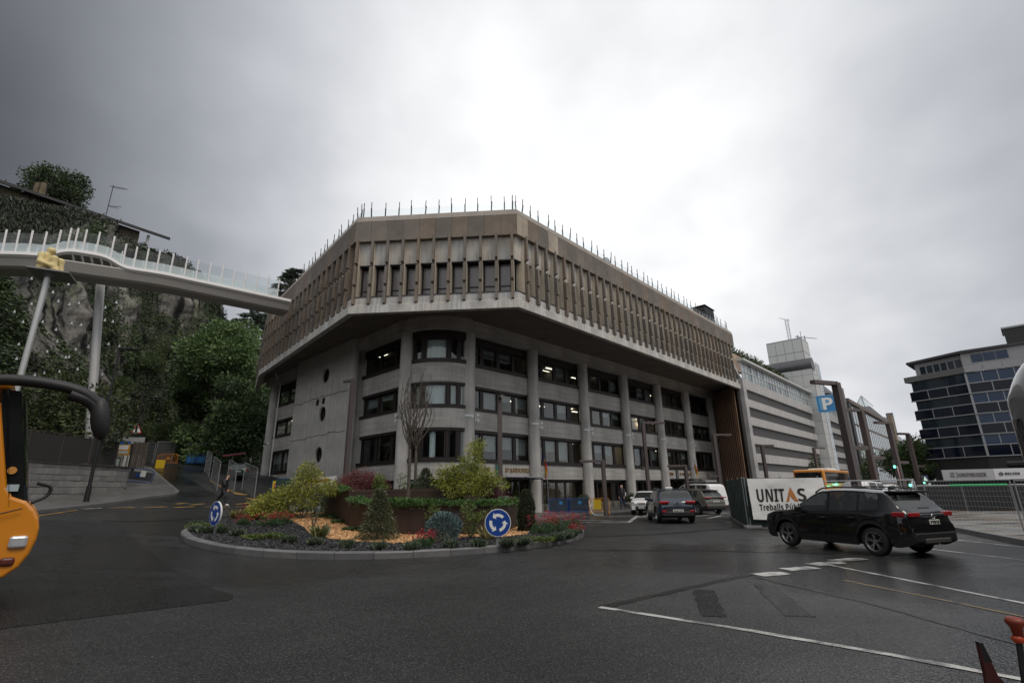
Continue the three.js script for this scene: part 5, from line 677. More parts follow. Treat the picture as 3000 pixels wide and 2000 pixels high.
// ============================================================ right side: car park, glass blocks, dark corner office
{
  const PF = frame(25.43, -54.44, 25.43 + .681 * 130, -54.44 - .732 * 130);
  const louvM = plain(.17, .17, .175, .7), lightC = std({ map: T.concreteV, color: C3(.88, .89, .92), bumpMap: T.grain, bumpScale: .005, roughness: .8 }), tileM = plain(.50, .51, .50, .45), sky = new THREE.MeshPhysicalMaterial({ color: C3(.20, .24, .26), roughness: .06, metalness: .55 }), paleGlass = new THREE.MeshPhysicalMaterial({ color: C3(.42, .48, .49), roughness: .1, metalness: .5 });
  const L5 = [[11.2, 12.32], [9.19, 10.31], [7.1, 8.25], [5.14, 6.19], [3.28, 4.17], [1.2, 2.2]];
  const park = thing('parking_building', 'pale concrete car park with horizontal louvre bands beyond the office', 'building', [26, 0, -55]), put = putter(park);
  const seg = (s0, s1) => {
    let y = 0; const lv = [...L5].reverse(), m = (s0 + s1) / 2, L = s1 - s0;
    for (const [a, b] of [...lv, [13.4, 13.4]]) { const n = Math.max(1, Math.round(L / 4.2)); for (let i = 0; i < n; i++) put('concrete_band', bx(L / n - .012, a - y, .35, s0 + L * (i + .5) / n, (a + y) / 2, -.18), lightC, PF, 0, 0, 0); if (b > a) { const g = []; for (let k = 0; k < 11; k++) g.push(bx(L, .045, .10, m, a + (b - a) * (k + .5) / 11, -.26).rotateX(0)); const q = put('louvre', merge([bx(L, b - a, .05, m, (a + b) / 2, -.38), ...g]), louvM, PF, 0, 0, 0); stuff(q); } y = b; }
  };
  seg(1.25, 31.5); seg(37.2, 54); put('pilaster', bx(.95, 13.4, .5, .78, 6.7, -.05), lightC, PF, 0, 0, 0);
  put('core', bx(45, 13.2, 18, 31, 6.6, -9.6), M.black, PF, 0, 0, 0); put('core', bx(7, 13.2, .6, 5, 6.6, -.8), M.black, PF, 0, 0, 0);
  const strip_ = (s0, s1) => { const n = Math.round((s1 - s0) / 1.15), w = (s1 - s0) / n, bars = []; for (let i = 0; i <= n; i++) bars.push(bx(.09, 2.15, .1, s0 + i * w, 14.52, .0)); bars.push(bx(s1 - s0, .09, .1, (s0 + s1) / 2, 14.5, .0), bx(s1 - s0, .09, .1, (s0 + s1) / 2, 13.46, 0)); put('glazing_frame', merge(bars), tileM, PF, 0, 0, -.15); for (let i = 0; i < n; i++) for (const y of [13.98, 15.05]) put('pane', bx(w - .1, .96, .02, s0 + w * (i + .5), y, 0), hash(i, y * 9 | 0, 5) < .22 ? sky : paleGlass, PF, 0, 0, -.18); put('roof_edge', rb(s1 - s0 + .4, .28, .9, .05, (s0 + s1) / 2, 15.72, 0), tileM, PF, 0, 0, -.1); };
  strip_(1.6, 31.4); strip_(37.4, 53.5);
  put('parapet', bx(31, 2.2, .4, 16, 16.8, 0), std({ map: T.stained, color: C3(.75, .6, .48), roughness: .9 }), PF, 0, 0, -2.6); put('parapet', bx(16, 2.2, .4, 45.5, 16.8, 0), std({ map: T.stained, color: C3(.75, .62, .5), roughness: .9 }), PF, 0, 0, -2.6);
  const hedge = (label, s0, s1, seed, h = 1.3, o = -3.4, y = 17.6) => { const c = []; const R = rng(seed); for (let s = s0; s < s1; s += .9) c.push([s, y + .3 + R() * .4, 0, h * (.5 + R() * .25)]); const [x, z] = PF.P(0, o), g = thing('roof_hedge', label, 'hedge', [x, 0, z], PF.ry, 'hedges on the car park roof'); mesh('foliage', crown(c, Math.round((s1 - s0) * 420), seed, .28, .14, [.014, .03, .008], [.09, .12, .025]), leafMat, g); };
  hedge('long clipped hedge on the car park roof next to the office', .5, 20, 401, 1.5); hedge('rounded bush at the end of the roof hedge beside the lift tower', 21.5, 27, 402, 1.3); hedge('small bush against the white lift tower', 28, 31, 403, 1.2); hedge('dark hedge on the far roof before the second glass pyramid', 72, 96, 404, 2.2, -5, 20);
  // lift tower of white panels
  const lift = thing('lift_tower', 'white panelled lift tower with rooftop aerials at the end of the car park', 'tower', [47, 0, -78]), pl = putter(lift), R = rng(8);
  pl('shaft', bx(5.4, 20.5, 7.4, 34.4, 10.25, -2.7), plain(.3, .31, .31, .6), PF, 0, 0, 0); pl('head_room', bx(4.4, 4.6, 5.4, 34.8, 22.8, -2.6), plain(.3, .31, .31, .6), PF, 0, 0, 0);
  for (let j = 0; j < 11; j++) for (let i = 0; i < 5; i++) pl('tile_panel', bx(.05, 1.8, 1.44, 31.68, .95 + j * 1.86, -5.7 + i * 1.48), tileM, PF, 0, 0, 0); for (let j = 0; j < 11; j++) for (let i = 0; i < 2; i++) pl('tile_panel', bx(1.2, 1.8, .05, 32.4 + i * 1.25, .95 + j * 1.86, 1.03), tileM, PF, 0, 0, 0);
  for (let j = 0; j < 2; j++) for (let i = 0; i < 4; i++) { pl('tile_panel', bx(.05, 2.1, 1.25, 32.57, 21.6 + j * 2.2, -4.6 + i * 1.32), tileM, PF, 0, 0, 0); if (i < 3) pl('tile_panel', bx(1.35, 2.1, .05, 33.3 + i * 1.42, 21.6 + j * 2.2, .13), tileM, PF, 0, 0, 0); }
  pl('curved_hood', prep(new THREE.CylinderGeometry(1.1, 1.1, 7.6, 20)).rotateX(Math.PI / 2), plain(.10, .10, .11, .35, .4), PF, 32.4, 20.3, -2.7);
  for (let j = 0; j < 9; j++) for (let i = 0; i < 2; i++) pl('pane', bx(1.1, 2.25, .04, 35.3 + i * 1.15, 1.3 + j * 2.32, 1.05), paleGlass, PF, 0, 0, 0); pl('corner_mullion', bx(.25, 21, .25, 34.75, 10.5, 1.05), M.white, PF, 0, 0, 0);
  const ae = thing('roof_aerial', 'cluster of aerials on top of the white lift tower', 'aerial', [PF.P(34.6, -2)[0], 25.1, PF.P(34.6, -2)[1]]), lat = []; for (let i = 0; i < 8; i++) lat.push(bar([-.25, i * .5, 0], [.25, i * .5 + .5, 0], .04), bar([.25, i * .5, 0], [-.25, i * .5 + .5, 0], .04)); mesh('lattice_mast', merge([rod([-.25, 0, 0], [-.25, 4.2, 0], .05), rod([.25, 0, 0], [.25, 4.2, 0], .05), ...lat, bar([-1.2, 4.4, 0], [.6, 3.9, 0], .06)]), M.galv, ae); mesh('antenna', merge([rod([2, 0, 0], [2, 1.9, 0], .05), bar([1, 1.0, 0], [4.6, .6, 0], .09), rod([1.4, 0, 0], [1.4, 1.2, 0], .12), rod([2.4, 0, .3], [2.4, 1.0, .3], .1)]), M.galv, ae);
  // parking sign
  const sp = at(2423, 1178, 74), ps = thing('parking_sign', 'square blue parking sign with a white letter P', 'sign', [sp.x, sp.y - 1.5, sp.z], PF.ry - Math.PI / 2 + .18); ps.scale.setScalar(.86); mesh('board', rb(3.1, 3.0, .3, .06, 0, 1.5, 0), plain(.03, .19, .42, .5), ps); mesh('letter', text('P', 2.1, .05, bold, 1.15).translate(.1, .45, .16), M.white, ps); mesh('letter_shadow', text('P', 2.1, .02, bold, 1.15).translate(-.35, .45, .152), plain(.12, .34, .55, .5), ps); mesh('border', merge([bx(3.1, .08, .04, 0, .06, .16), bx(3.1, .08, .04, 0, 2.94, .16), bx(.08, 3, .04, -1.5, 1.5, .16), bx(.08, 3, .04, 1.5, 1.5, .16)]), plain(.3, .5, .65, .5), ps);
  // brown framed pylon block, second block and glass curtain wall
  const gb = thing('glass_block', 'long glass curtain wall block with brown frames beyond the car park', 'building', [75, 0, -107]), pg = putter(gb), brownF = plain(.13, .105, .09, .7);
  pg('core', bx(62, 17.8, 14, 93, 8.9, -7.3), M.black, PF, 0, 0, 0); pg('roof_edge', bx(62, .8, 1.2, 93, 18.1, -.2), brownF, PF, 0, 0, 0);
  const nb = 22, bw = 60 / nb; for (let i = 0; i < nb; i++) for (let j = 0; j < 4; j++) pg('pane', bx(bw - .28, 3.5, .06, 63.5 + bw * (i + .5), 3.8 + j * 3.95, 0), j ? paleGlass : sky, PF, 0, 0, -.1); for (let i = 0; i <= nb; i++) pg('mullion', bx(.2, 17, .06, 63.5 + bw * i, 9.2, 0), brownF, PF, 0, 0, -.06); for (let j = 0; j <= 4; j++) pg('transom', bx(60, .4, .08, 93.5, 1.8 + j * 3.95, 0), brownF, PF, 0, 0, -.02);
  pg('pylon', bx(2.2, 20.5, 1, 57.5, 10.2, 0), std({ map: T.brown, color: C3(1.5, 1.4, 1.2), roughness: .85 }), PF, 0, 0, -.3); for (let i = 0; i < 4; i++) pg('pylon_rail', rod([0, 0, 0], [0, 20, 0], .09), M.galv, PF, 56.2 + i * .8, 0, .35); pg('dark_screen', bx(2.0, 17.5, .5, 62.4, 8.7, 0), plain(.03, .03, .03, .6), PF, 0, 0, .1); pg('pylon', bx(2.5, 21, 1, 124, 10.5, 0), std({ map: T.brown, color: C3(1.4, 1.3, 1.1), roughness: .85 }), PF, 0, 0, .2);
  const pyr = (label, s, o, y, r) => { const [x, z] = PF.P(s, o), p = thing('roof_pyramid', label, 'pyramid roof', [x, y, z], PF.ry); mesh('cladding', prep(new THREE.CylinderGeometry(r * .5, r * 1.41, r * .9, 4, 1)).rotateY(Math.PI / 4).translate(0, r * .45, 0), plain(.08, .08, .09, .5), p); mesh('glass_tip', prep(new THREE.ConeGeometry(r * .5, r * .75, 4, 1, true)).rotateY(Math.PI / 4).translate(0, r * 1.28, 0), M.glass, p); const e = []; for (let i = 0; i < 4; i++) { const a = i * Math.PI / 2; e.push(rod([Math.sin(a) * r * .5, r * .9, Math.cos(a) * r * .5], [0, r * 1.66, 0], .09)); } mesh('ribs', merge(e), M.galv, p); };
  pyr('first roof pyramid with a glazed tip behind the parking sign', 50, -4, 17.5, 4.2); pyr('far roof pyramid with a glazed tip above the glass block', 112, -4, 18.5, 4.4);
  const fb = thing('far_block', 'distant grey block with slanting roof pylons at the end of the street', 'building', [115, 0, -165]), pfb = putter(fb), FF = frame(113, -152, 140, -182); pfb('wall', bx(38, 16, 12, 19, 8, -6), plain(.10, .10, .11, .6), FF, 0, 0, 0); for (let j = 0; j < 4; j++) for (let i = 0; i < 9; i++) pfb('window', bx(3.2, 2.2, .2, 3 + i * 4, 3 + j * 3.6, .05), sky, FF, 0, 0, 0); pfb('roof_band', bx(38, 1.6, 13, 19, 16.6, -6), plain(.35, .36, .37, .5), FF, 0, 0, 0); pfb('roof_pylon', extrude([[0, 14], [4, 14], [4, 26], [3, 26], [1, 20]], 2), plain(.07, .07, .075, .6), FF, 30, 0, -2); pfb('roof_house', bx(9, 6, 6, 21, 20, -4), plain(.09, .09, .10, .6), FF, 0, 0, 0);
}
{ // dark glazed corner office
  const bl = thing('glazed_office', 'dark office with stepped bands of blue black windows on the right', 'building', [70, 0, -75]), put = putter(bl), LF = frame(67, -82, 70, -75), RF = frame(70, -75, 77.5, -67.3), glassL = new THREE.MeshPhysicalMaterial({ color: C3(.012, .020, .028), roughness: .06, specularIntensity: .6 }), glassR = new THREE.MeshPhysicalMaterial({ color: C3(.010, .03, .07), roughness: .05, specularIntensity: .7 }), glassD = new THREE.MeshPhysicalMaterial({ color: C3(.004, .006, .014), roughness: .08, specularIntensity: .5 }), alu = plain(.26, .265, .275, .45, .3), panel = plain(.26, .26, .27, .5, .1);
  const y = [17.9, 16.3, 14.75, 13.2, 11.65, 10.15, 8.6, 7.05, 5.42];
  const box = (pts, y0, h, m, name) => mesh(name, extrude(pts.map(([a, b]) => [a - 70, -(b + 75)]), h).rotateX(-Math.PI / 2).translate(0, y0, 0), m, bl);
  for (let k = 0; k < 8; k++) {
    const step = k % 2 ? .45 : 0, t = y[k], b = y[k + 1], h = t - b; // spandrel rows stand proud at the far corner
    const LFk = LF, nL = k % 2 ? 3 : 6, wL = (LF.L + step) / nL, nR = k % 2 ? 4 : 6, wR = RF.L / nR;
    for (let i = 0; i < nL; i++) put('pane', bx(wL - .10, h - .16, .06, -step + wL * (i + .5), (t + b) / 2, step * .5), k % 2 ? glassD : glassL, LF, 0, 0, 0); for (let i = 0; i < nR; i++) put('pane', bx(wR - .10, h - .16, .06, wR * (i + .5), (t + b) / 2, step * .3), k % 2 ? glassD : glassR, RF, 0, 0, 0);
    put('transom', bx(LF.L + step, .13, .3, (LF.L - step) / 2, b, step * .5), alu, LF, 0, 0, 0); put('transom', bx(RF.L, .13, .3, RF.L / 2, b, step * .3), alu, RF, 0, 0, 0);
    for (let i = 1; i < nL; i++) put('mullion', bx(.1, h, .12, -step + wL * i, (t + b) / 2, step * .5), k % 2 ? alu : M.darkMetal, LF, 0, 0, 0); for (let i = 0; i <= nR; i++) put('mullion', bx(i ? .1 : .28, h, .14, wR * i, (t + b) / 2, step * .3), alu, RF, 0, 0, 0);
    put('storey', bx(LF.L + step - .1, h, 6, (LF.L - step) / 2, (t + b) / 2, -3.1 + step * .4), M.black, LF, 0, 0, 0);
  }
  box([[70, -75.2], [77.5, -67.6], [90, -80], [78, -90], [67.2, -82]], 0, 18, M.black, 'core');
  put('eave', bx(LF.L + .8, .9, 3, LF.L / 2 - .3, 18.4, -1.1), plain(.10, .10, .10, .7), LF, 0, 0, 0); for (let i = 0; i < 5; i++) put('clad_panel', bx(RF.L / 5 - .04, 1.0, .3, RF.L * (i + .5) / 5, 18.5, 0), panel, RF, 0, 0, .1);
  put('attic_wall', bx(LF.L - .6, 2.3, .4, LF.L / 2 + .2, 19.9, -1.4), panel, LF, 0, 0, 0); for (let i = 0; i < 6; i++) put('attic_window', bx(.75, 1.2, .1, 1.6 + i * 1.0, 19.8, -1.15), glassL, LF, 0, 0, 0); put('attic_wall', bx(RF.L, 2.3, .4, RF.L / 2, 20.1, -.6), panel, RF, 0, 0, 0); for (let i = 0; i < 3; i++) put('attic_window', bx(1.3, 1.2, .1, 1.8 + i * 1.4, 20.1, -.35), glassR, RF, 0, 0, 0);
  box([[67.2, -82.3], [69.9, -74.6], [79, -66], [92, -80], [78, -92]], 21.1, .35, plain(.05, .05, .055, .8), 'roof'); put('roof_house', bx(8, 2.6, 5, 9.5, 22.5, -3), M.black, RF, 0, 0, 0); put('roof_house_edge', bx(8.4, .25, 5.4, 9.5, 23.95, -3), alu, RF, 0, 0, 0);
  put('lobby_wall', bx(LF.L, 5.4, .4, LF.L / 2, 2.7, -1.5), M.black, LF, 0, 0, 0);
  // sign band over the shop front, facing the square
  const S0 = at(2764, 1398, 70), S1 = at(3010, 1384, 66), SF = frame(S0.x, S0.z, S1.x, S1.z), sg = thing('shop_sign', 'long pale sign band with raised company lettering on the dark office', 'sign', [S0.x, 2, S0.z]), ps = putter(sg); const hgt = 1.35;
  ps('board', bx(SF.L * .62, hgt, .3, SF.L * .31, 2.75, 0), plain(.36, .36, .37, .5), SF, 0, 0, 0); ps('board', bx(SF.L * .40, hgt, .3, SF.L * .822, 2.75, .004), plain(.58, .58, .59, .5), SF, 0, 0, 0); const lt = plain(.11, .10, .10, .5);
  const fit = (str, w, h, dp, font) => { const g = text(str, h, dp, font); g.computeBoundingBox(); return g.scale(w / (g.boundingBox.max.x - g.boundingBox.min.x), 1, 1); };
  ps('lettering', fit('GRUP', SF.L * .125, .46, .08, serif), lt, SF, SF.L * .262, 2.5, .15); ps('lettering', fit('BEGIER', SF.L * .195, .46, .08, serif), lt, SF, SF.L * .43, 2.5, .15); ps('lettering', fit('BECSER', SF.L * .17, .30, .06, bold), plain(.03, .03, .04, .5), SF, SF.L * .83, 2.62, .16);
  ps('emblem', merge([prep(new THREE.TorusGeometry(.14, .05, 6, 16)).scale(1.2, .7, 1).translate(-.22, .2, 0), prep(new THREE.TorusGeometry(.16, .05, 6, 16)).scale(1.2, .7, 1).translate(-.22, -.16, 0), prep(new THREE.TorusGeometry(.5, .045, 6, 20, 1.6)).rotateZ(-.8).translate(-.15, 0, 0)]), lt, SF, SF.L * .145, 2.75, .18); ps('emblem', prep(new THREE.TorusGeometry(.2, .08, 4, 4)), plain(.03, .03, .04, .5), SF, SF.L * .70, 2.76, .2);
  ps('shopfront', bx(SF.L + 6, 2.2, .3, SF.L / 2 + 2, .95, -.5), plain(.01, .01, .012, .15), SF, 0, 0, 0);
}
{ // street trees
  const c = at(2668, 1345, 85); tree('street_tree', 'large round green street tree before the dark glazed office', [c.x, 0, c.z], 8.5, clumpsIn(30, 411, 0, 5.6, 0, 4.6, 3.4, 3.6, 1.0, 1.8), 20000, 412, .3, .18, [.014, .034, .008], [.09, .15, .025]);
  const c2 = at(2712, 1340, 92); tree('street_tree', 'darker street tree behind the large round one', [c2.x, 0, c2.z], 7.5, clumpsIn(20, 413, 0, 4.8, 0, 4.2, 3.2, 3.6, 1.0, 1.7), 12000, 414, .3, .18, [.01, .026, .007], [.06, .10, .02]);
  for (const [px, py, d, h, label, s] of [[2389, 1360, 55, 4.6, 'slim young tree in front of the lower car park louvres', 421], [2548, 1390, 70, 6.2, 'slim dark young tree beside the tall brown pylon', 422]]) { const p = at(px, py, d); tree('young_tree', label, [p.x, 0, p.z], h, [[0, h * .35, 0, .7], [.1, h * .5, 0, .75], [-.1, h * .65, 0, .6], [0, h * .8, 0, .45], [0, h * .95, 0, .25]], 3200, s, .2, .11, [.02, .04, .012], [.10, .14, .03], 'young trees by the car park'); }
}

// ============================================================ vehicles
const table = (pts) => (x) => { if (x <= pts[0][0]) return pts[0][1]; for (let i = 1; i < pts.length; i++) if (x <= pts[i][0]) { const [a, b] = [pts[i - 1], pts[i]], t = (x - a[0]) / (b[0] - a[0]); const pm = i > 1 ? (b[1] - pts[i - 2][1]) / (b[0] - pts[i - 2][0]) : (b[1] - a[1]) / (b[0] - a[0]), pn = i + 1 < pts.length ? (pts[i + 1][1] - a[1]) / (pts[i + 1][0] - a[0]) : (b[1] - a[1]) / (b[0] - a[0]), d = b[0] - a[0], h = t * t, c = h * t; return (2 * c - 3 * h + 1) * a[1] + (c - 2 * h + t) * d * pm * .8 + (3 * h - 2 * c) * b[1] + (c - h) * d * pn * .8; } return pts[pts.length - 1][1]; };
const carGlass = new THREE.MeshPhysicalMaterial({ color: C3(.26, .28, .285), roughness: .04, transmission: .9, thickness: 0 }), chrome = plain(.6, .61, .62, .15, 1), redLamp = new THREE.MeshPhysicalMaterial({ color: C3(.30, .008, .010), roughness: .15, clearcoat: 1 }), headLamp = new THREE.MeshPhysicalMaterial({ color: C3(.55, .57, .6), roughness: .08, metalness: .4, clearcoat: 1 }), trim = plain(.012, .012, .013, .55), plateM = plain(.62, .62, .58, .5), plateTxt = plain(.01, .01, .01, .6), rimM = plain(.42, .42, .43, .28, .9), rimDark = plain(.03, .03, .032, .4, .7);
const paintM = (r, g, b) => new THREE.MeshPhysicalMaterial({ color: C3(r, g, b), roughness: .3, metalness: 0, specularIntensity: .2, clearcoat: 1, clearcoatRoughness: .02 });
function wheelParts(r, w, spokes = 5) {
  const tyre = lathe([[r * .66, -w / 2 + .01], [r * .86, -w / 2], [r * .97, -w / 2 + .03], [r, -w / 2 + .06], [r, w / 2 - .06], [r * .97, w / 2 - .03], [r * .86, w / 2], [r * .66, w / 2 - .01]], 36).rotateX(Math.PI / 2);
  const rim = [lathe([[r * .60, w / 2 - .06], [r * .665, w / 2 - .01], [r * .69, w / 2], [r * .69, -w / 2 + .02], [r * .6, -w / 2 + .03]], 30).rotateX(Math.PI / 2), prep(new THREE.CylinderGeometry(r * .15, r * .17, .05, 16)).rotateX(Math.PI / 2).translate(0, 0, w / 2 - .045)];
  for (let i = 0; i < spokes; i++) for (const s of [-.17, .17]) { const a = i / spokes * 6.283, b = a + s; rim.push(bar([Math.sin(a) * r * .12, Math.cos(a) * r * .12, w / 2 - .05], [Math.sin(b) * r * .63, Math.cos(b) * r * .63, w / 2 - .035], r * .075, .03)); }
  const disc = prep(new THREE.CylinderGeometry(r * .58, r * .58, .02, 24)).rotateX(Math.PI / 2).translate(0, 0, w / 2 - .12); return { tyre, rim: merge(rim), disc };
}
function car(name, label, pos, head, S, group) {
  const { L, W, top, belt, paint } = S, rw = S.rw, xf = S.xf, xr = S.xr, ra = rw + (S.gap ?? .09), root = thing(name, label, S.category || 'car', pos, Math.atan2(-head[1], head[0]), group);
  const X = (x) => L / 2 - x; // profile x runs from the front bumper back; local x points forwards
  const plan = table(S.plan || [[0, .78], [.12, .89], [.4, .965], [.9, 1], [L - 1, 1], [L - .4, .97], [L - .1, .90], [L, .82]]), low = table(S.low || [[0, .32], [.3, .24], [L - .4, .25], [L, .38]]);
  const sec = (x) => {
    const w = W / 2 * plan(x), t = top(x), be = Math.min(belt(x), t - .07); let b = low(x), arch = 0; for (const c of [xf, xr]) { const d = Math.abs(x - c); if (d < ra) arch = Math.max(arch, rw + Math.sqrt(ra * ra - d * d) * 1.0); } b = Math.max(b, arch);
    const k = clamp((t - be - .07) / .5), zr = lerp(w * .93, w * (S.roofW || .70), k), y1 = Math.max(b + .09, low(x) + .2), p = [[b, w * (arch ? .985 : .93)], [b + .005, w * (arch ? .998 : .96)], [Math.max(y1, b + .02), w * 1.0], [Math.max(.55, y1 + .03), w], [Math.max(.72, y1 + .06), w * .992], [Math.max(be - .05, y1 + .08), w * .97], [be, w * .945]];
    const A = p[6], B = [t - .055, zr], q = (f) => [lerp(A[0], B[0], f), lerp(A[1], B[1], f) + .02 * Math.sin(f * Math.PI) * k]; p.push(q(.07), q(.93), B, [t - .02, zr * .9], [t - .004, zr * .6], [t, 0]); return p;
  };
  const xs = new Set([0, L]); for (let x = 0; x < L; x += .07) xs.add(+x.toFixed(3)); for (const [a, b] of S.side) { xs.add(a); xs.add(b); } for (const k of ['ws', 'rs']) if (S[k]) { xs.add(S[k][0]); xs.add(S[k][1]); } for (const c of [xf, xr]) for (let i = -8; i <= 8; i++) xs.add(+(c + ra * Math.sin(i / 8 * 1.5707)).toFixed(4)); for (const [a, b] of S.lampX || []) { xs.add(a); xs.add(b); }
  const X_ = [...xs].filter(x => x >= 0 && x <= L).sort((a, b) => a - b), SC = X_.map(sec), nv = SC[0].length;
  const bins = {}; const quad = (k, i, v, s) => { const o = bins[k] ||= []; const P = (a, b) => [X(X_[a]), SC[a][b][0], SC[a][b][1] * s]; const A = P(i, v), B = P(i + 1, v), C = P(i + 1, v + 1), D = P(i, v + 1); if (s > 0) o.push(A, B, C, A, C, D); else o.push(A, C, B, A, D, C); };
  for (let i = 0; i + 1 < X_.length; i++) { const m = (X_[i] + X_[i + 1]) / 2; for (let v = 0; v + 1 < nv; v++) for (const s of [1, -1]) { let k = 'body'; if (v < 2 && S.clad) k = 'cladding'; if (v === 7) S.side.forEach(([a, b], n) => { if (m > a && m < b) k = 'side_window' + n + (s > 0 ? 'r' : 'l'); }); if (v >= 10 && S.ws && m > S.ws[0] && m < S.ws[1]) k = 'windscreen'; if (v >= 10 && S.rs && m > S.rs[0] && m < S.rs[1]) k = 'rear_window'; if (S.roofPaint && v >= 9 && k === 'body' && m > (S.ws ? S.ws[0] : 0)) k = 'roof'; quad(k, i, v, s); } }
  const geo = (o, cap) => { const g = new THREE.BufferGeometry(); g.setAttribute('position', new THREE.Float32BufferAttribute(o.flat(), 3)); g.computeVertexNormals(); let h = g; h.setAttribute('uv', new THREE.BufferAttribute(new Float32Array(o.length * 2), 2)); return toCreasedNormals(h, .55); };
  for (const e of [0, X_.length - 1]) for (let v = 0; v + 1 < nv; v++) { const a = SC[e][v], b = SC[e][v + 1], x = X(X_[e]), q = [[x, a[0], a[1]], [x, a[0], -a[1]], [x, b[0], -b[1]], [x, b[0], b[1]]]; (bins.body).push(...(e ? [q[0], q[2], q[1], q[0], q[3], q[2]] : [q[0], q[1], q[2], q[0], q[2], q[3]])); }
  for (const k in bins) { const nm = k.replace(/\d[rl]$/, ''); mesh(nm, geo(bins[k]), nm === 'body' ? paint : nm === 'roof' ? S.roofPaint : nm === 'cladding' ? trim : carGlass, root); }
  const inner = [bx(L - .9, .34, W * .8, 0, .42, 0)], be = belt(L / 2); mesh('underbody', merge(inner), M.black, root); const seat = plain(.03, .03, .032, .8); for (const [sx, sz] of [[xf + .95, .36], [xf + .95, -.36], [xf + 1.8, 0]]) mesh('seat', merge([rb(.5, .16, sz ? .48 : 1.2, .05, X(sx), be - .42, sz), rb(.14, .68, sz ? .46 : 1.2, .05, X(sx + .3), be - .02, sz), ...(sz ? [rb(.1, .16, .24, .04, X(sx + .34), be + .36, sz)] : [])]), seat, root); mesh('dashboard', rb(.4, .25, W * .76, .08, X(xf + .42), be - .16, 0), seat, root);
  const wp = wheelParts(rw, .22, S.spokes || 5); for (const x of [xf, xr]) for (const s of [1, -1]) { const g = mesh('wheel', wp.tyre, M.rubber, root, [X(x), rw, s * (W / 2 - .125)]); if (s < 0) g.rotation.y = Math.PI; mesh('rim', wp.rim, S.rim || rimM, g); mesh('brake_disc', wp.disc, rimDark, g); }
  const box = (nm, x, y, z, l, h, d, m, r = .02) => mesh(nm, rb(l, h, d, Math.min(r, l / 2.1, h / 2.1, d / 2.1), X(x), y, z), m, root);
  const half = (x, y) => { const p = sec(x); for (let i = 1; i < p.length; i++) if (p[i][0] >= y) { const t = clamp((y - p[i - 1][0]) / (p[i][0] - p[i - 1][0] || 1)); return lerp(p[i - 1][1], p[i][1], t); } return 0; };
  for (const s of [1, -1]) { const mx = S.mirror || xf + .75; mesh('mirror', merge([rb(.13, .16, .22, .05, X(mx), belt(mx) + .08, s * (W / 2 + .08)), bx(.05, .04, .12, X(mx), belt(mx) + .02, s * (W / 2 - .02))]), S.mirrorM || paint, root); for (const hx of S.handles || []) mesh('door_handle', rb(.2, .035, .05, .015, X(hx), belt(hx) - .16, s * (half(hx, belt(hx) - .16) + .012)), S.handleM || paint, root); for (const dx of S.doors || []) { const pts = []; for (let y = .32; y <= belt(dx) - .02; y += .12) pts.push([X(dx), y, s * (half(dx, y) + .001)]); mesh('door_seam', tube(pts, .007, 12, 4), M.black, root); } }
  return { root, X, box, half, belt, top, sec, L, W };
}
function plate(c, text_, x, y, front, tilt = 0, w = .5) { const g = mesh('number_plate', rb(.02, .12, w, .008, 0, 0, 0), plateM, c.root, [c.X(x) + (front ? .012 : -.012), y, 0]); const t = text(text_, .075, .004, bold).rotateY(front ? Math.PI / 2 : -Math.PI / 2).translate(front ? .012 : -.014, -.037, 0); mesh('plate_text', t, plateTxt, g); return g; }
const heading = (a, b) => { const l = Math.hypot(b[0] - a[0], b[1] - a[1]); return [(b[0] - a[0]) / l, (b[1] - a[1]) / l]; };
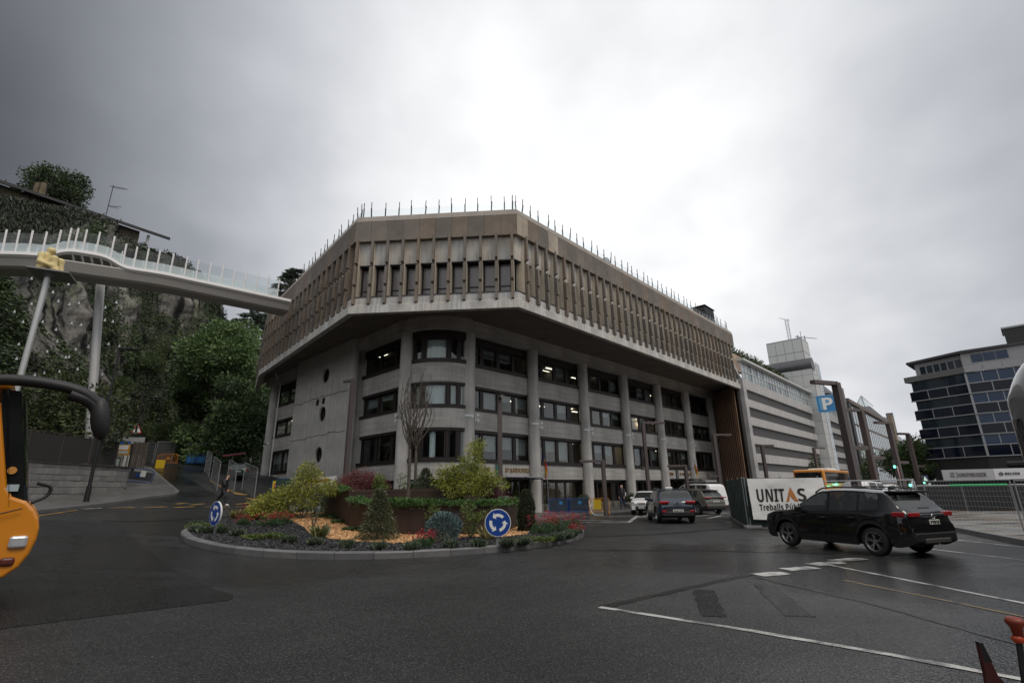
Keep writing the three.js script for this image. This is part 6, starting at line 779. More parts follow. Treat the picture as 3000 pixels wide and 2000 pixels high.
{ // black family sport utility car, rear three quarter view
  const h = heading([9.05, -13.16], [8.07, -15.86]), right = [-h[1], h[0]], mid = [8.56 + right[0] * .80, -14.51 + right[1] * .80], L = 4.62;
  const c = car('black_suv', 'black sport utility car turning past the white construction banner', [mid[0] - h[0] * .05, 0, mid[1] - h[1] * .05], h, { L, W: 1.88, rw: .352, gap: .085, xf: .93, xr: 3.64, spokes: 5, clad: 1, paint: paintM(.006, .006, .007), top: table([[0, .80], [.10, .95], [.5, 1.05], [1.2, 1.13], [1.55, 1.36], [2.05, 1.63], [2.5, 1.695], [3.2, 1.69], [3.9, 1.62], [4.1, 1.55], [4.42, 1.20], [4.52, 1.12], [4.58, .98], [4.62, .85]]), belt: table([[0, .86], [1, 1.02], [2.5, 1.06], [3.5, 1.10], [4.1, 1.16], [4.62, 1.1]]), side: [[1.42, 2.38], [2.46, 3.28], [3.36, 3.86]], ws: [1.32, 2.0], rs: [4.14, 4.42], roofW: .72, doors: [1.35, 2.42, 3.3], handles: [2.25, 3.12], mirror: 1.55 });
  c.root.scale.setScalar(.945);
  for (const s of [1, -1]) { mesh('tail_light', merge([rb(.30, .12, .05, .02, c.X(4.36), 1.05, s * (c.half(4.36, 1.05) + .005)), rb(.04, .11, .42, .02, c.X(4.595), 1.045, s * .62)]), redLamp, c.root); mesh('roof_rail', tube([[c.X(1.95), 1.58, s * .66], [c.X(2.2), 1.70, s * .67], [c.X(3.2), 1.72, s * .67], [c.X(3.95), 1.66, s * .64]], .022, 20, 6), trim, c.root); mesh('headlight', rb(.34, .12, .08, .03, c.X(.22), .86, s * .72), headLamp, c.root); mesh('window_trim', tube(Array.from({ length: 12 }, (_, i) => { const x = 1.5 + i * .21; const p = c.sec(x); return [c.X(x), p[9][0] - .005, s * (p[9][1] + .012)]; }), .012, 24, 5), chrome, c.root); mesh('rear_bumper_insert', rb(.08, .22, .34, .03, c.X(4.58), .56, s * .62), trim, c.root); }
  c.box('spoiler', 4.14, 1.60, 0, .36, .05, 1.25, trim, .02); c.box('rear_wiper', 4.42, 1.19, .05, .05, .04, .42, trim); c.box('chrome_strip', 4.63, 1.03, 0, .025, .06, .92, chrome, .01); mesh('badge', prep(new THREE.TorusGeometry(.055, .012, 6, 18)).rotateY(Math.PI / 2).translate(c.X(4.64), .99, 0), chrome, c.root); c.box('rear_bumper', 4.57, .50, 0, .14, .24, 1.55, trim, .05); c.box('skid_plate', 4.6, .42, 0, .12, .12, .95, plain(.10, .10, .10, .5, .4), .03); plate(c, 'P7N1D', 4.635, .86, false, 0, .38); c.box('antenna_fin', 3.75, 1.68, 0, .16, .07, .04, trim); c.box('front_grille', .02, .62, 0, .08, .3, 1.2, trim, .03);
}
{ // dark blue crossover seen from behind
  const h = heading([8.1, -26.3], [9.0, -36]), L = 4.45, c = car('blue_crossover', 'dark blue crossover car driving away towards the office columns', [8.05 + h[0] * 1.33, 0, -26.35 + h[1] * 1.33], h, { L, W: 1.86, rw: .345, xf: .9, xr: 3.55, clad: 1, paint: paintM(.022, .032, .05), top: table([[0, .78], [.1, .92], [.5, 1.02], [1.1, 1.10], [1.9, 1.56], [2.4, 1.62], [3.2, 1.60], [3.85, 1.52], [4.2, 1.18], [4.33, 1.06], [4.42, .9], [4.45, .8]]), belt: table([[0, .84], [1, 1.0], [3.4, 1.06], [4.45, 1.02]]), side: [[1.35, 2.3], [2.38, 3.15], [3.22, 3.7]], ws: [1.2, 1.86], rs: [3.88, 4.2], roofW: .74, doors: [1.3, 2.34, 3.2], handles: [2.2, 3.05] });
  for (const s of [1, -1]) { mesh('tail_light', rb(.2, .13, .46, .04, c.X(4.40), 1.0, s * .63), redLamp, c.root); mesh('reflector', rb(.06, .10, .2, .02, c.X(4.45), .58, s * .66), redLamp, c.root); mesh('roof_rail', tube([[c.X(1.9), 1.5, s * .66], [c.X(2.2), 1.63, s * .67], [c.X(3.3), 1.63, s * .66], [c.X(3.75), 1.55, s * .62]], .025, 16, 6), chrome, c.root); } c.box('badge', 4.46, .98, 0, .02, .11, .08, chrome, .005); c.box('rear_wiper', 4.17, 1.19, .06, .04, .04, .4, trim); c.box('rear_bumper', 4.42, .46, 0, .12, .24, 1.5, trim, .05); c.box('roof_sign', 2.7, 1.67, 0, .2, .09, .36, M.white, .03); plate(c, '8449 JTD', 4.47, .60, false); mesh('lettering', text('KADJAR', .05, .004, bold, 1.6).rotateY(-Math.PI / 2).translate(c.X(4.462), .86, 0), chrome, c.root); c.box('plate_recess', 4.445, .62, 0, .02, .2, 1.1, trim);
}
{ // small white city car facing the camera
  const h = heading([8.7, -36.2], [7.5, -33.6]), L = 3.6, c = car('white_hatchback', 'small white hatchback parked nose towards the road', [9.0, 0, -35.5], h, { L, W: 1.62, rw: .29, xf: .68, xr: 3.05, paint: paintM(.72, .72, .72), top: table([[0, .66], [.08, .82], [.35, .92], [.85, 1.0], [1.6, 1.42], [2.1, 1.49], [2.8, 1.47], [3.3, 1.34], [3.52, 1.0], [3.6, .75]]), belt: table([[0, .74], [.8, .92], [3.6, 1.0]]), side: [[1.12, 1.95], [2.03, 2.75]], ws: [.95, 1.55], rs: [3.3, 3.5], roofW: .74, doors: [1.05, 2.0], handles: [1.85] });
  for (const s of [1, -1]) { mesh('headlight', rb(.36, .15, .22, .05, c.X(.20), .77, s * .56), headLamp, c.root); mesh('fog_lamp', prep(new THREE.CylinderGeometry(.07, .07, .05, 12)).rotateZ(Math.PI / 2).translate(c.X(.05), .42, s * .56), headLamp, c.root); mesh('fog_recess', rb(.06, .2, .22, .05, c.X(.045), .42, s * .55), trim, c.root); } c.box('upper_grille', .01, .72, 0, .05, .06, .5, trim); c.box('lower_grille', -.01, .44, 0, .05, .24, .78, trim, .06); plate(c, 'C1A54', -.04, .46, true, 0, .36);
}
{ // olive crossover and white people carrier half behind the green hoarding
  const h = heading([12.6, -33.4], [10.6, -38.6]), L = 4.2, c = car('olive_crossover', 'olive grey crossover half hidden behind the green hoarding', [12.05, 0, -35.0], h, { L, W: 1.78, rw: .345, xf: .85, xr: 3.4, clad: 1, paint: paintM(.10, .095, .08), roofPaint: paintM(.08, .08, .075), top: table([[0, .78], [.1, .92], [.5, 1.0], [1.0, 1.08], [1.8, 1.52], [2.3, 1.59], [3.1, 1.56], [3.7, 1.46], [4.0, 1.14], [4.12, 1.0], [4.2, .8]]), belt: table([[0, .82], [1, .98], [4.2, 1.04]]), side: [[1.3, 2.15], [2.23, 2.9], [2.98, 3.4]], ws: [1.1, 1.76], rs: [3.72, 4.0], roofW: .73, doors: [1.25, 2.2], handles: [2.05, 2.8] });
  for (const s of [1, -1]) { mesh('tail_light', rb(.2, .07, .5, .02, c.X(4.14), 1.04, s * .6), redLamp, c.root); mesh('reflector', rb(.05, .12, .08, .02, c.X(4.19), .55, s * .72), redLamp, c.root); } c.box('light_bar', 4.17, 1.03, 0, .05, .06, 1.2, trim); c.box('rear_bumper', 4.17, .44, 0, .12, .22, 1.45, trim, .05); plate(c, '5026 MPJ', 4.22, .78, false); c.box('spoiler', 3.76, 1.47, 0, .3, .04, 1.15, trim);
  const h2 = heading([15.6, -38], [13.2, -43.5]), v = car('white_van', 'white passenger van with a black roof rack behind the olive car', [14.2, 0, -40.6], h2, { L: 4.9, W: 1.9, rw: .34, xf: .9, xr: 3.9, category: 'van', paint: paintM(.7, .7, .69), top: table([[0, .85], [.2, 1.0], [.9, 1.12], [1.7, 1.78], [2.2, 1.92], [4.3, 1.92], [4.75, 1.75], [4.86, 1.2], [4.9, .8]]), belt: table([[0, .9], [1, 1.05], [4.9, 1.08]]), side: [[1.2, 2.2], [2.3, 3.4], [3.5, 4.5]], ws: [1.0, 1.66], roofW: .82, doors: [1.2, 2.25], handles: [2.1] });
  for (const s of [1, -1]) v.box('roof_rail', 3.2, 1.99, s * .66, 2.4, .05, .05, trim); for (let i = 0; i < 4; i++) v.box('cross_bar', 2.4 + i * .55, 2.02, 0, .08, .05, 1.35, trim); v.box('roof_box', 3.3, 2.1, 0, 1.9, .12, 1.1, plain(.25, .25, .25, .5));
}
{ // dark green estate car on the closed street, silver car behind the golden shrub, white vans far off
  const g0 = onGround(680, 1407), gy = ground(g0.x, g0.z), c = car('green_hatchback', 'dark green car parked on the closed climbing street', [g0.x - .4, gy + .03, g0.z - 1.7], heading([0, 0], [-.42, -.9]), { L: 4.1, W: 1.7, rw: .3, xf: .8, xr: 3.35, paint: paintM(.012, .05, .04), top: table([[0, .7], [.1, .85], [.6, .95], [1.1, 1.02], [1.8, 1.4], [2.3, 1.46], [3.2, 1.44], [3.7, 1.3], [3.98, 1.0], [4.1, .75]]), belt: table([[0, .78], [1, .94], [4.1, .98]]), side: [[1.3, 2.1], [2.18, 2.9]], ws: [1.12, 1.76], rs: [3.5, 3.96], doors: [1.25, 2.14], handles: [2.0] });
  c.root.rotation.z = .0; for (const s of [1, -1]) mesh('tail_light', rb(.1, .2, .26, .03, c.X(4.05), .86, s * .66), redLamp, c.root); c.box('rear_bumper', 4.08, .44, 0, .12, .2, 1.5, trim, .05); plate(c, 'F2207', 4.11, .70, false, 0, .4);
  const s0 = at(975, 1462, 29.5), c2 = car('silver_car', 'silver car waiting behind the golden shrub', [s0.x, ground(s0.x, s0.z), s0.z], [.98, -.18], { L: 4.2, W: 1.75, rw: .31, xf: .85, xr: 3.4, paint: paintM(.36, .37, .38), top: table([[0, .7], [.1, .85], [.6, .95], [1.1, 1.02], [1.8, 1.42], [2.3, 1.48], [3.2, 1.46], [3.8, 1.3], [4.1, 1.0], [4.2, .75]]), belt: table([[0, .78], [1, .94], [4.2, .98]]), side: [[1.3, 2.1], [2.18, 3.0], [3.06, 3.5]], ws: [1.12, 1.76], rs: [3.6, 4.05], doors: [1.25, 2.14], handles: [2.0] });
  for (const [px, d, lab, w] of [[2545, 42, 'white van roof left of the traffic lights above the black car', 1], [2602, 45, 'white car roof rounded above the black car', 0]]) { const p = at(px, 1440, d); car('white_van', lab, [p.x, 0, p.z], [.9, -.42], { L: 4.6, W: 1.85, rw: .33, xf: .85, xr: 3.7, category: 'van', paint: paintM(.7, .7, .7), top: table(w ? [[0, .9], [.3, 1.1], [.9, 1.3], [1.5, 1.85], [4.4, 1.86], [4.6, 1.2]] : [[0, .8], [.3, .95], [1, 1.05], [1.9, 1.62], [2.6, 1.68], [3.8, 1.5], [4.6, .9]]), belt: table([[0, .9], [1, 1.0], [4.6, 1.02]]), side: [[1.3, 2.2], [2.3, 3.2]], ws: [1.0, 1.6], doors: [1.25], handles: [2.1] }); }
  for (const [px, py, d, col, lab] of [[2735, 1444, 62, [.02, .06, .2], 'small blue car queueing by the building site'], [2760, 1436, 70, [.05, .09, .08], 'grey green car far down the street'], [2775, 1438, 78, [.25, .02, .08], 'magenta car farthest down the street']]) { const p = at(px, py, d); car('distant_car', lab, [p.x, 0, p.z], [-.7, .7], { L: 4.2, W: 1.75, rw: .31, xf: .85, xr: 3.4, paint: paintM(...col), top: table([[0, .7], [.6, .95], [1.1, 1.02], [1.8, 1.42], [2.3, 1.48], [3.2, 1.46], [3.8, 1.3], [4.2, .8]]), belt: table([[0, .78], [1, .94], [4.2, .98]]), side: [[1.3, 2.1], [2.18, 3.0]], ws: [1.12, 1.76], rs: [3.6, 4.0] }, 'distant cars'); }
}
const busYellow = new THREE.MeshPhysicalMaterial({ color: C3(.62, .22, .008), roughness: .35, clearcoat: .8, clearcoatRoughness: .1 }), busGlass = new THREE.MeshPhysicalMaterial({ color: C3(.012, .013, .014), roughness: .05, clearcoat: .4 });
{ // yellow bus at the left edge: local x forwards, z to its right-hand side (towards the camera)
  const h = [.735, -.678], bus = thing('yellow_bus', 'yellow bus nose with black windscreen and drooping mirror at the left edge', 'bus', [-7.12, ground(-7.3, -7.8) + .12, -7.8], Math.atan2(-h[1], h[0])), L = 11.5; bus.scale.setScalar(1.08);
  const prof = [[-L, .34], [-.55, .34], [-.16, .42], [-.03, .60], [.0, .95], [-.06, 1.18], [-.13, 1.3]], roof = [[-.13, 1.3], [-.22, 1.7], [-.38, 2.5], [-.52, 2.92], [-.75, 3.04], [-L, 3.06]];
  // body shell: lower front and sides, roof cap
  const sh = new THREE.Shape(); [[-L, .34], [-.6, .34], [-.38, .36], [-.22, .42], [-.11, .52], [-.04, .66], [0, .84], [0, .98], [-.03, 1.1], [-.09, 1.21], [-.18, 1.31], [-.34, 1.38], [-.42, 1.52], [-.48, 1.75], [-.70, 2.62], [-.86, 2.78], [-L, 2.78]].forEach((p, i) => i ? sh.lineTo(...p) : sh.moveTo(...p)); sh.closePath();
  const w1 = new THREE.Path(); [[-L + .3, 1.05], [-1.10, 1.25], [-.92, 2.5], [-L + .3, 2.55]].forEach((p, i) => i ? w1.lineTo(...p) : w1.moveTo(...p)); w1.closePath(); sh.holes.push(w1);
  const side = prep(new THREE.ExtrudeGeometry(sh, { depth: .05, bevelEnabled: true, bevelSize: .04, bevelThickness: .05, bevelSegments: 3 })); mesh('side_panel', side, busYellow, bus, [0, 0, -.1]); mesh('side_panel', side, busYellow, bus, [0, 0, -2.45]);
  const front = quadGrid((u, v) => { const k = v * (prof.length - 2), i = Math.min(prof.length - 3, Math.floor(k)) + 1, t = k - i + 1, z = -2.5 * u, c = .34 * (4 * (u - .5) ** 2); return [lerp(prof[i][0], prof[i + 1][0], t) - c * .6 + .02, lerp(prof[i][1], prof[i + 1][1], t), z]; }, 16, 24); mesh('front_panel', front, busYellow, bus);
  mesh('windscreen', quadGrid((u, v) => { const z = -2.5 * u + .01, c = .34 * (4 * (u - .5) ** 2), y = lerp(1.28, 2.86, v); return [lerp(-.13, -.46, v) - c * .55 + .0, y, z]; }, 16, 6), busGlass, bus); mesh('screen_return', quadGrid((u, v) => { const y = lerp(1.34, 2.84, v), x1 = lerp(-.18, -.50, v), x0 = lerp(-.40, -.70, v); return [lerp(x0, x1, u), y, lerp(-.035, -.02, 0)]; }, 4, 6), busGlass, bus);
  mesh('roof', merge([rb(L - .9, .26, 2.46, .12, -L / 2 - .45, 2.93, -1.25, 3), rb(.5, .2, 2.3, .1, -.85, 2.94, -1.25, 3)]), busYellow, bus); mesh('side_window', bx(L - 1.2, 1.56, .03, -L / 2 - .5, 1.86, -.08), busGlass, bus); mesh('underside', bx(L - .5, .4, 2.3, -L / 2 - .3, .45, -1.25), M.black, bus); mesh('cabin', bx(L - 1.8, 2.3, 2.2, -L / 2 - .8, 1.6, -1.25), M.black, bus);
  mesh('headlight', rb(.19, .16, .16, .04, -.14, .82, -.03), headLamp, bus); mesh('fog_lamp', rb(.15, .11, .14, .04, -.20, .58, -.03), plain(.10, .02, .015, .4), bus); mesh('panel_seam', tube([[-.18, 1.25, .052], [-.5, 1.16, .055], [-1.2, 1.05, .055]], .008, 14, 4), M.black, bus); for (const [x, y] of [[-.55, .98], [-.45, .68], [-.45, .62]]) mesh('bolt', prep(new THREE.CylinderGeometry(.02, .02, .03, 10)).rotateX(Math.PI / 2).translate(x, y, .01), M.black, bus);
  mesh('mirror_arm', tube([[-1.05, 2.90, .02], [-.65, 2.96, .10], [-.25, 2.95, .16], [.15, 2.86, .2], [.42, 2.66, .2]], .08, 30, 10), trim, bus); mesh('mirror', (() => { const g = prep(new THREE.SphereGeometry(1, 16, 12)).scale(.12, .32, .14); return g.rotateZ(.18).translate(.42, 2.5, .20); })(), trim, bus); mesh('mirror_hood', tube([[.02, 2.82, .2], [.28, 2.72, .2], [.42, 2.5, .2]], .085, 16, 8), trim, bus);
  mesh('grab_rail', tube([[-.12, 1.3, -2.2], [.06, 1.42, -2.25], [.08, 1.55, -2.25], [-.1, 1.62, -2.2]], .03, 14, 6), trim, bus); const wp = wheelParts(.48, .28, 8); for (const x of [-2.6, -8.4]) { const w = mesh('wheel', wp.tyre, M.rubber, bus, [x, .48, -.2]); mesh('rim', wp.rim, rimM, w); const w2 = mesh('wheel', wp.tyre, M.rubber, bus, [x, .48, -2.3]); mesh('rim', wp.rim, rimM, w2); } mesh('sticker', bx(.12, .09, .01, -.33, 1.52, -.012), plain(.35, .42, .45, .5), bus); mesh('sticker', prep(new THREE.CylinderGeometry(.05, .05, .01, 14)).rotateX(Math.PI / 2).translate(-.38, 1.75, -.010), plain(.5, .22, .04, .5), bus);
}
{ // second yellow bus beyond the hoarding, heading away down the street
  const p0 = at(2308, 1398, 47), h = [.70, -.714], b = thing('yellow_bus', 'yellow and black bus roof showing above the white construction banner', 'bus', [p0.x + .7, 0, p0.z], Math.atan2(-h[1], h[0])); const L = 11;
  mesh('body', rb(L, 2.75, 2.5, .16, L / 2, 1.68, 1.1, 3), busYellow, b); mesh('rear_window', rb(.06, 1.0, 2.15, .02, -.02, 2.32, 1.1), busGlass, b); mesh('side_window', rb(L - .5, .95, .05, .02, L / 2 + .25, 2.34, 2.36), busGlass, b); mesh('side_window', rb(L - .5, .95, .05, .02, L / 2 + .25, 2.34, -.16), busGlass, b); for (const z of [.2, 2.0]) mesh('tail_light', rb(.05, .09, .12, .02, -.05, 2.72, z), redLamp, b); mesh('roof_unit', rb(3.2, .22, 1.7, .08, 5, 3.12, 1.1), M.white, b); for (const x of [2.4, 8.2]) for (const z of [.05, 2.15]) mesh('wheel', wheelParts(.48, .28, 6).tyre, M.rubber, b, [x, .48, z]);
}
{ // coach at the right edge: rounded grey front corner with mirror
  const p = at(2992, 1290, 8), c = thing('grey_coach', 'rounded silver front of a coach cut by the right edge of the picture', 'bus', [p.x + .54, 0, p.z - .2], -.8), grey = paintM(.13, .13, .135);
  const g = quadGrid((u, v) => { const a = lerp(-1.75, 1.2, u), y = lerp(.3, 3.75, v), r = .62 * Math.pow(clamp((3.78 - y) / .75), .45) * (y < 1.2 ? lerp(.93, 1, y / 1.2) : 1); return [Math.sin(a) * r + .35, y, Math.cos(a) * r * 1.1 - .2]; }, 24, 30); mesh('front_corner', g, grey, c); mesh('body', rb(2.2, 3.4, 9, .3, 1.65, 2.0, -4.6), grey, c); mesh('windscreen', quadGrid((u, v) => { const a = lerp(.1, 1.15, u), y = lerp(1.2, 3.3, v); return [Math.sin(a) * .635 + .35, y, Math.cos(a) * .7 - .2]; }, 10, 8), busGlass, c); mesh('side_window', quadGrid((u, v) => { const a = lerp(-1.7, -.95, u), y = lerp(1.7, 2.7, v); return [Math.sin(a) * .635 + .35, y, Math.cos(a) * .7 - .2]; }, 8, 6), busGlass, c); mesh('mirror', rb(.26, .1, .2, .04, -.36, 1.98, .1), trim, c); mesh('side_lamp', rb(.06, .12, .06, .02, -.16, 1.45, .35), plain(.4, .12, .02, .4), c);
}

// ============================================================ people
function figure(bones, S, n, cy, rnd = 26) { // bones: [a, b, r0, r1, colour]; one continuous skin coloured by the nearest bone
  const mc = new MarchingCubes(n, plain(1, 1, 1), false, false, 60000), pt = V(0, 0, 0), A = bones.map(b => V(...b[0])), AB = bones.map((b, i) => V(...b[1]).sub(A[i])), tmp = V(0, 0, 0);
  const dist = (i) => { const l = AB[i].lengthSq(); const t = clamp(tmp.copy(pt).sub(A[i]).dot(AB[i]) / l); return tmp.copy(A[i]).addScaledVector(AB[i], t).distanceTo(pt) - lerp(bones[i][2], bones[i][3], t); };
  for (let k = 0; k < n; k++) for (let j = 0; j < n; j++) for (let i = 0; i < n; i++) { pt.set((i / n * 2 - 1) * S / 2, (j / n * 2 - 1) * S / 2 + cy, (k / n * 2 - 1) * S / 2); let acc = 0; for (let b = 0; b < bones.length; b++) acc += Math.exp(-Math.min(1, dist(b)) * rnd * 2); mc.field[i + j * n + k * n * n] = Math.log(acc + 1e-30) / (rnd * 2); }
  mc.isolation = 0; mc.update(); const c = mc.count, g = new THREE.BufferGeometry(); g.setAttribute('position', new THREE.BufferAttribute(mc.positionArray.slice(0, c * 3), 3)); g.setAttribute('normal', new THREE.BufferAttribute(mc.normalArray.slice(0, c * 3), 3)); g.scale(S / 2, S / 2, S / 2).translate(0, cy, 0);
  const p = g.attributes.position, col = new Float32Array(c * 3); for (let i = 0; i < c; i++) { pt.fromBufferAttribute(p, i); let best = 0, e = 1e9; for (let b = 0; b < bones.length; b++) { const d = dist(b); if (d < e) { e = d; best = b; } } col.set(bones[best][4], i * 3); } g.setAttribute('color', new THREE.BufferAttribute(col, 3)); return prep(g);
}
{
  const blk = [.010, .010, .012], jean = [.012, .012, .015], skin = [.40, .24, .17], shoe = [.62, .62, .62], hair = [.03, .02, .015], skinM = std({ vertexColors: true, roughness: .7 });
  const hand = (x, y, z, f) => [[[x, y, z], [x + f * .03, y - .09, z], .036, .03, skin], ...[-.026, -.009, .009, .026].map((q, i) => [[x + f * .03, y - .08, z + q], [x + f * (.05 - .006 * i), y - .155 + Math.abs(q) * .6, z + q * 1.05], .011, .009, skin]), [[x + f * .02, y - .03, z - .03], [x + f * .06, y - .08, z - .045], .012, .010, skin]];
  // walking to the right, phone hand at the ear: local x is the walking direction
  const w = [[[0, .98, 0], [.03, 1.22, 0], .165, .175, blk], [[.03, 1.22, 0], [.05, 1.42, 0], .175, .15, blk], [[.04, 1.42, -.16], [.04, 1.42, .16], .09, .09, blk], [[.06, 1.46, 0], [.075, 1.56, 0], .07, .06, blk], [[.075, 1.62, 0], [.085, 1.68, 0], .115, .105, blk], [[.115, 1.60, 0], [.135, 1.66, 0], .08, .085, skin], [[.2, 1.63, 0], [.215, 1.62, 0], .014, .016, skin], [[-.01, .97, .09], [.22, .54, .10], .105, .075, jean], [[.22, .54, .10], [.30, .12, .10], .075, .055, jean], [[-.01, .97, -.09], [-.20, .55, -.10], .105, .075, jean], [[-.20, .55, -.10], [-.50, .19, -.10], .075, .05, jean], [[.30, .075, .10], [.46, .05, .10], .05, .04, shoe], [[-.52, .15, -.10], [-.42, .05, -.10], .048, .036, shoe], [[.05, 1.42, -.20], [-.08, 1.16, -.24], .07, .055, blk], [[-.08, 1.16, -.24], [.06, .94, -.23], .055, .042, blk], ...hand(.07, .92, -.23, 1), [[.05, 1.42, .20], [.14, 1.18, .25], .07, .055, blk], [[.14, 1.18, .25], [.20, 1.46, .15], .052, .04, blk], [[.20, 1.46, .15], [.17, 1.56, .12], .04, .035, skin], ...[-.02, 0, .02, .035].map(q => [[.17, 1.55, .12 + q * .4], [.15, 1.63, .11 + q * .5], .011, .009, skin])];
  const p = onGround(648, 1482), t = thing('person', 'person in black hooded jacket and trousers striding across the road holding a phone', 'person', [p.x, ground(p.x, p.z), p.z], -.05); mesh('body', figure(w, 2.0, 84, .95), skinM, t); mesh('phone', rb(.02, .14, .07, .008, .16, 1.60, .15), M.black, t);
  const gy = [.03, .03, .035], den = [.02, .035, .07], v = [[[0, .98, 0], [.01, 1.22, 0], .16, .17, gy], [[.01, 1.22, 0], [0, 1.42, 0], .17, .15, gy], [[0, 1.42, -.16], [0, 1.42, .16], .09, .09, gy], [[0, 1.47, 0], [.02, 1.56, 0], .055, .055, skin], [[.02, 1.64, 0], [.03, 1.70, 0], .105, .10, skin], [[.0, 1.70, 0], [.0, 1.735, 0], .1, .09, [.12, .1, .09]], [[.12, 1.64, 0], [.135, 1.63, 0], .014, .016, skin], [[0, .97, .09], [.12, .54, .09], .10, .075, den], [[.12, .54, .09], [.12, .1, .09], .075, .052, den], [[0, .97, -.09], [-.08, .54, -.09], .10, .075, den], [[-.08, .54, -.09], [-.22, .12, -.09], .072, .05, den], [[.12, .06, .09], [.27, .045, .09], .045, .038, blk], [[-.24, .09, -.09], [-.12, .045, -.09], .045, .036, blk], [[0, 1.42, .2], [-.06, 1.15, .23], .065, .052, gy], [[-.06, 1.15, .23], [.05, .93, .22], .05, .04, gy], ...hand(.06, .91, .22, 1), [[0, 1.42, -.2], [.05, 1.15, -.23], .065, .052, gy], [[.05, 1.15, -.23], [.12, .93, -.22], .05, .04, gy], ...hand(.13, .91, -.22, 1)];
  const q = at(1826, 1493, 41), t2 = thing('person', 'bald man in dark jacket and jeans walking by the column near the white car', 'person', [q.x, .125, q.z], -2.2); mesh('body', figure(v, 2.0, 84, .95), skinM, t2); mesh('shoulder_bag', rb(.12, .3, .22, .05, -.16, 1.1, -.15), M.white, t2);
}
// ============================================================ street furniture
function roundSign(label, px, py, D, base, turn) {
  const p = onIsle(px, py), t = thing('roundabout_sign', label, 'sign', p, turn, 'roundabout signs'), cy = base + D / 2, ring = plain(.62, .62, .62, .4), blue = plain(.008, .05, .26, .35);
  mesh('post', merge([bx(.10, base + .3, .06, 0, (base + .3) / 2 - .05, -.06)]), M.galv, t); mesh('rim', prep(new THREE.CylinderGeometry(D / 2, D / 2, .05, 48)).rotateX(Math.PI / 2).translate(0, cy, 0), ring, t); mesh('disc', prep(new THREE.CylinderGeometry(D / 2 - .022, D / 2 - .022, .05, 48)).rotateX(Math.PI / 2).translate(0, cy, .006), blue, t);
  for (let i = 0; i < 3; i++) { const a0 = i * 2.094 + .75, r = D * .27, w = D * .055, pts = [], inn = []; for (let k = 0; k <= 12; k++) { const a = a0 + k / 12 * 1.22; pts.push([Math.cos(a) * (r + w), Math.sin(a) * (r + w)]); inn.unshift([Math.cos(a) * (r - w), Math.sin(a) * (r - w)]); } const e = a0 + 1.22, tip = [Math.cos(e + .42) * r, Math.sin(e + .42) * r]; const shape = [...pts, [Math.cos(e) * (r + w * 2.3), Math.sin(e) * (r + w * 2.3)], tip, [Math.cos(e) * (r - w * 2.3), Math.sin(e) * (r - w * 2.3)], ...inn]; mesh('arrow', extrude(shape, .004).translate(0, cy, .032), M.white, t); }
}
roundSign('blue roundabout sign with white arrows at the front right of the island', 1459, 1603, .76, .28, .02); roundSign('blue roundabout sign with white arrows at the left tip of the island', 622, 1566, .78, .26, -.62);
{ const p = onIsle(1478, 1548); const t = thing('roundabout_sign', 'grey back of a round sign behind the lamp post', 'sign', [p[0], p[1], p[2] - 1.0], .1, 'roundabout signs'); mesh('post', bx(.08, .6, .06, 0, .3, 0), M.galv, t); mesh('disc', prep(new THREE.CylinderGeometry(.42, .42, .04, 40)).rotateX(Math.PI / 2).translate(0, .85, 0), M.galv, t); mesh('bracket', merge([bx(.5, .05, .04, 0, .7, .04), bx(.5, .05, .04, 0, 1.0, .04)]), M.steel, t); }
// square-section brown lamp posts: arms [[height share, length], ...], along direction turn
function squareLamp(label, pos, h, turn, arms, w = .14, group = 'brown square lamp posts') { const t = thing('lamp_post', label, 'lamp', pos, turn, group); mesh('post', rb(w, h, w * 1.3, .01, 0, h / 2, 0), M.lampMetal, t); for (const [k, l] of arms) { const a = mesh('arm', rb(Math.abs(l), w * .7, w * 1.1, .01, l / 2, h * k - .06, 0), M.lampMetal, t); mesh('lamp_head', rb(.5 * Math.min(1, Math.abs(l)), .03, .1, .008, l * .8, h * k - .06 - w * .42, 0), plain(.5, .5, .48, .4), a); } return t; }
{
  const g = (px, py, d) => { const p = at(px, py, d); return [p.x, ground(p.x, p.z), p.z]; };
  squareLamp('brown square lamp post rising behind the red maple', g(1466, 1490, 30), 7.15, -1.35, [[1, .75]], .2); squareLamp('brown square lamp post before the stair tower', g(1008, 1440, 30), 8.0, 2.6, [[1, .8]], .2);
  squareLamp('tall brown lamp post with long arm next to the white hatchback', g(1907, 1500, 38), 6.5, .1, [[1, 1.7], [.48, -.4]], .22); squareLamp('short brown lamp post beside the orange barrier', g(1776, 1500, 34), 3.5, .1, [[1, -1.6]], .22); squareLamp('short brown lamp post between the fourth and fifth column', g(2022, 1490, 40), 3.35, .1, [[1, -1.4]], .22); squareLamp('tall brown lamp post before the timber slats', g(2118, 1480, 44), 6.1, .1, [[1, 1.6], [.43, -1]], .24); squareLamp('brown lamp post before the first car park bays', g(2258, 1470, 45), 5.2, .1, [[1, 1.1], [.45, -1]], .22); squareLamp('brown lamp post before the end of the car park', g(2412, 1460, 52), 5.4, .1, [[1, 1.2]], .22);
  [[2446, 1124, 2516, 40, 9.7, -2.6], [2527, 1202, 2575, 53.5, 9.4, -2.6], [2609, 1241, 2651, 64.5, 9.3, -2.4], [2664, 1275, 2703, 78.5, 9.2, -2.2]].forEach(([, , px, d, h, l], i) => squareLamp(`tall double armed brown street pylon, ${['nearest', 'second', 'third', 'farthest'][i]} of the row beyond the fence`, g(px, 1448, d), h, .35, [[1, l], [.47, 1.9]], .42, 'tall brown pylons'));
}
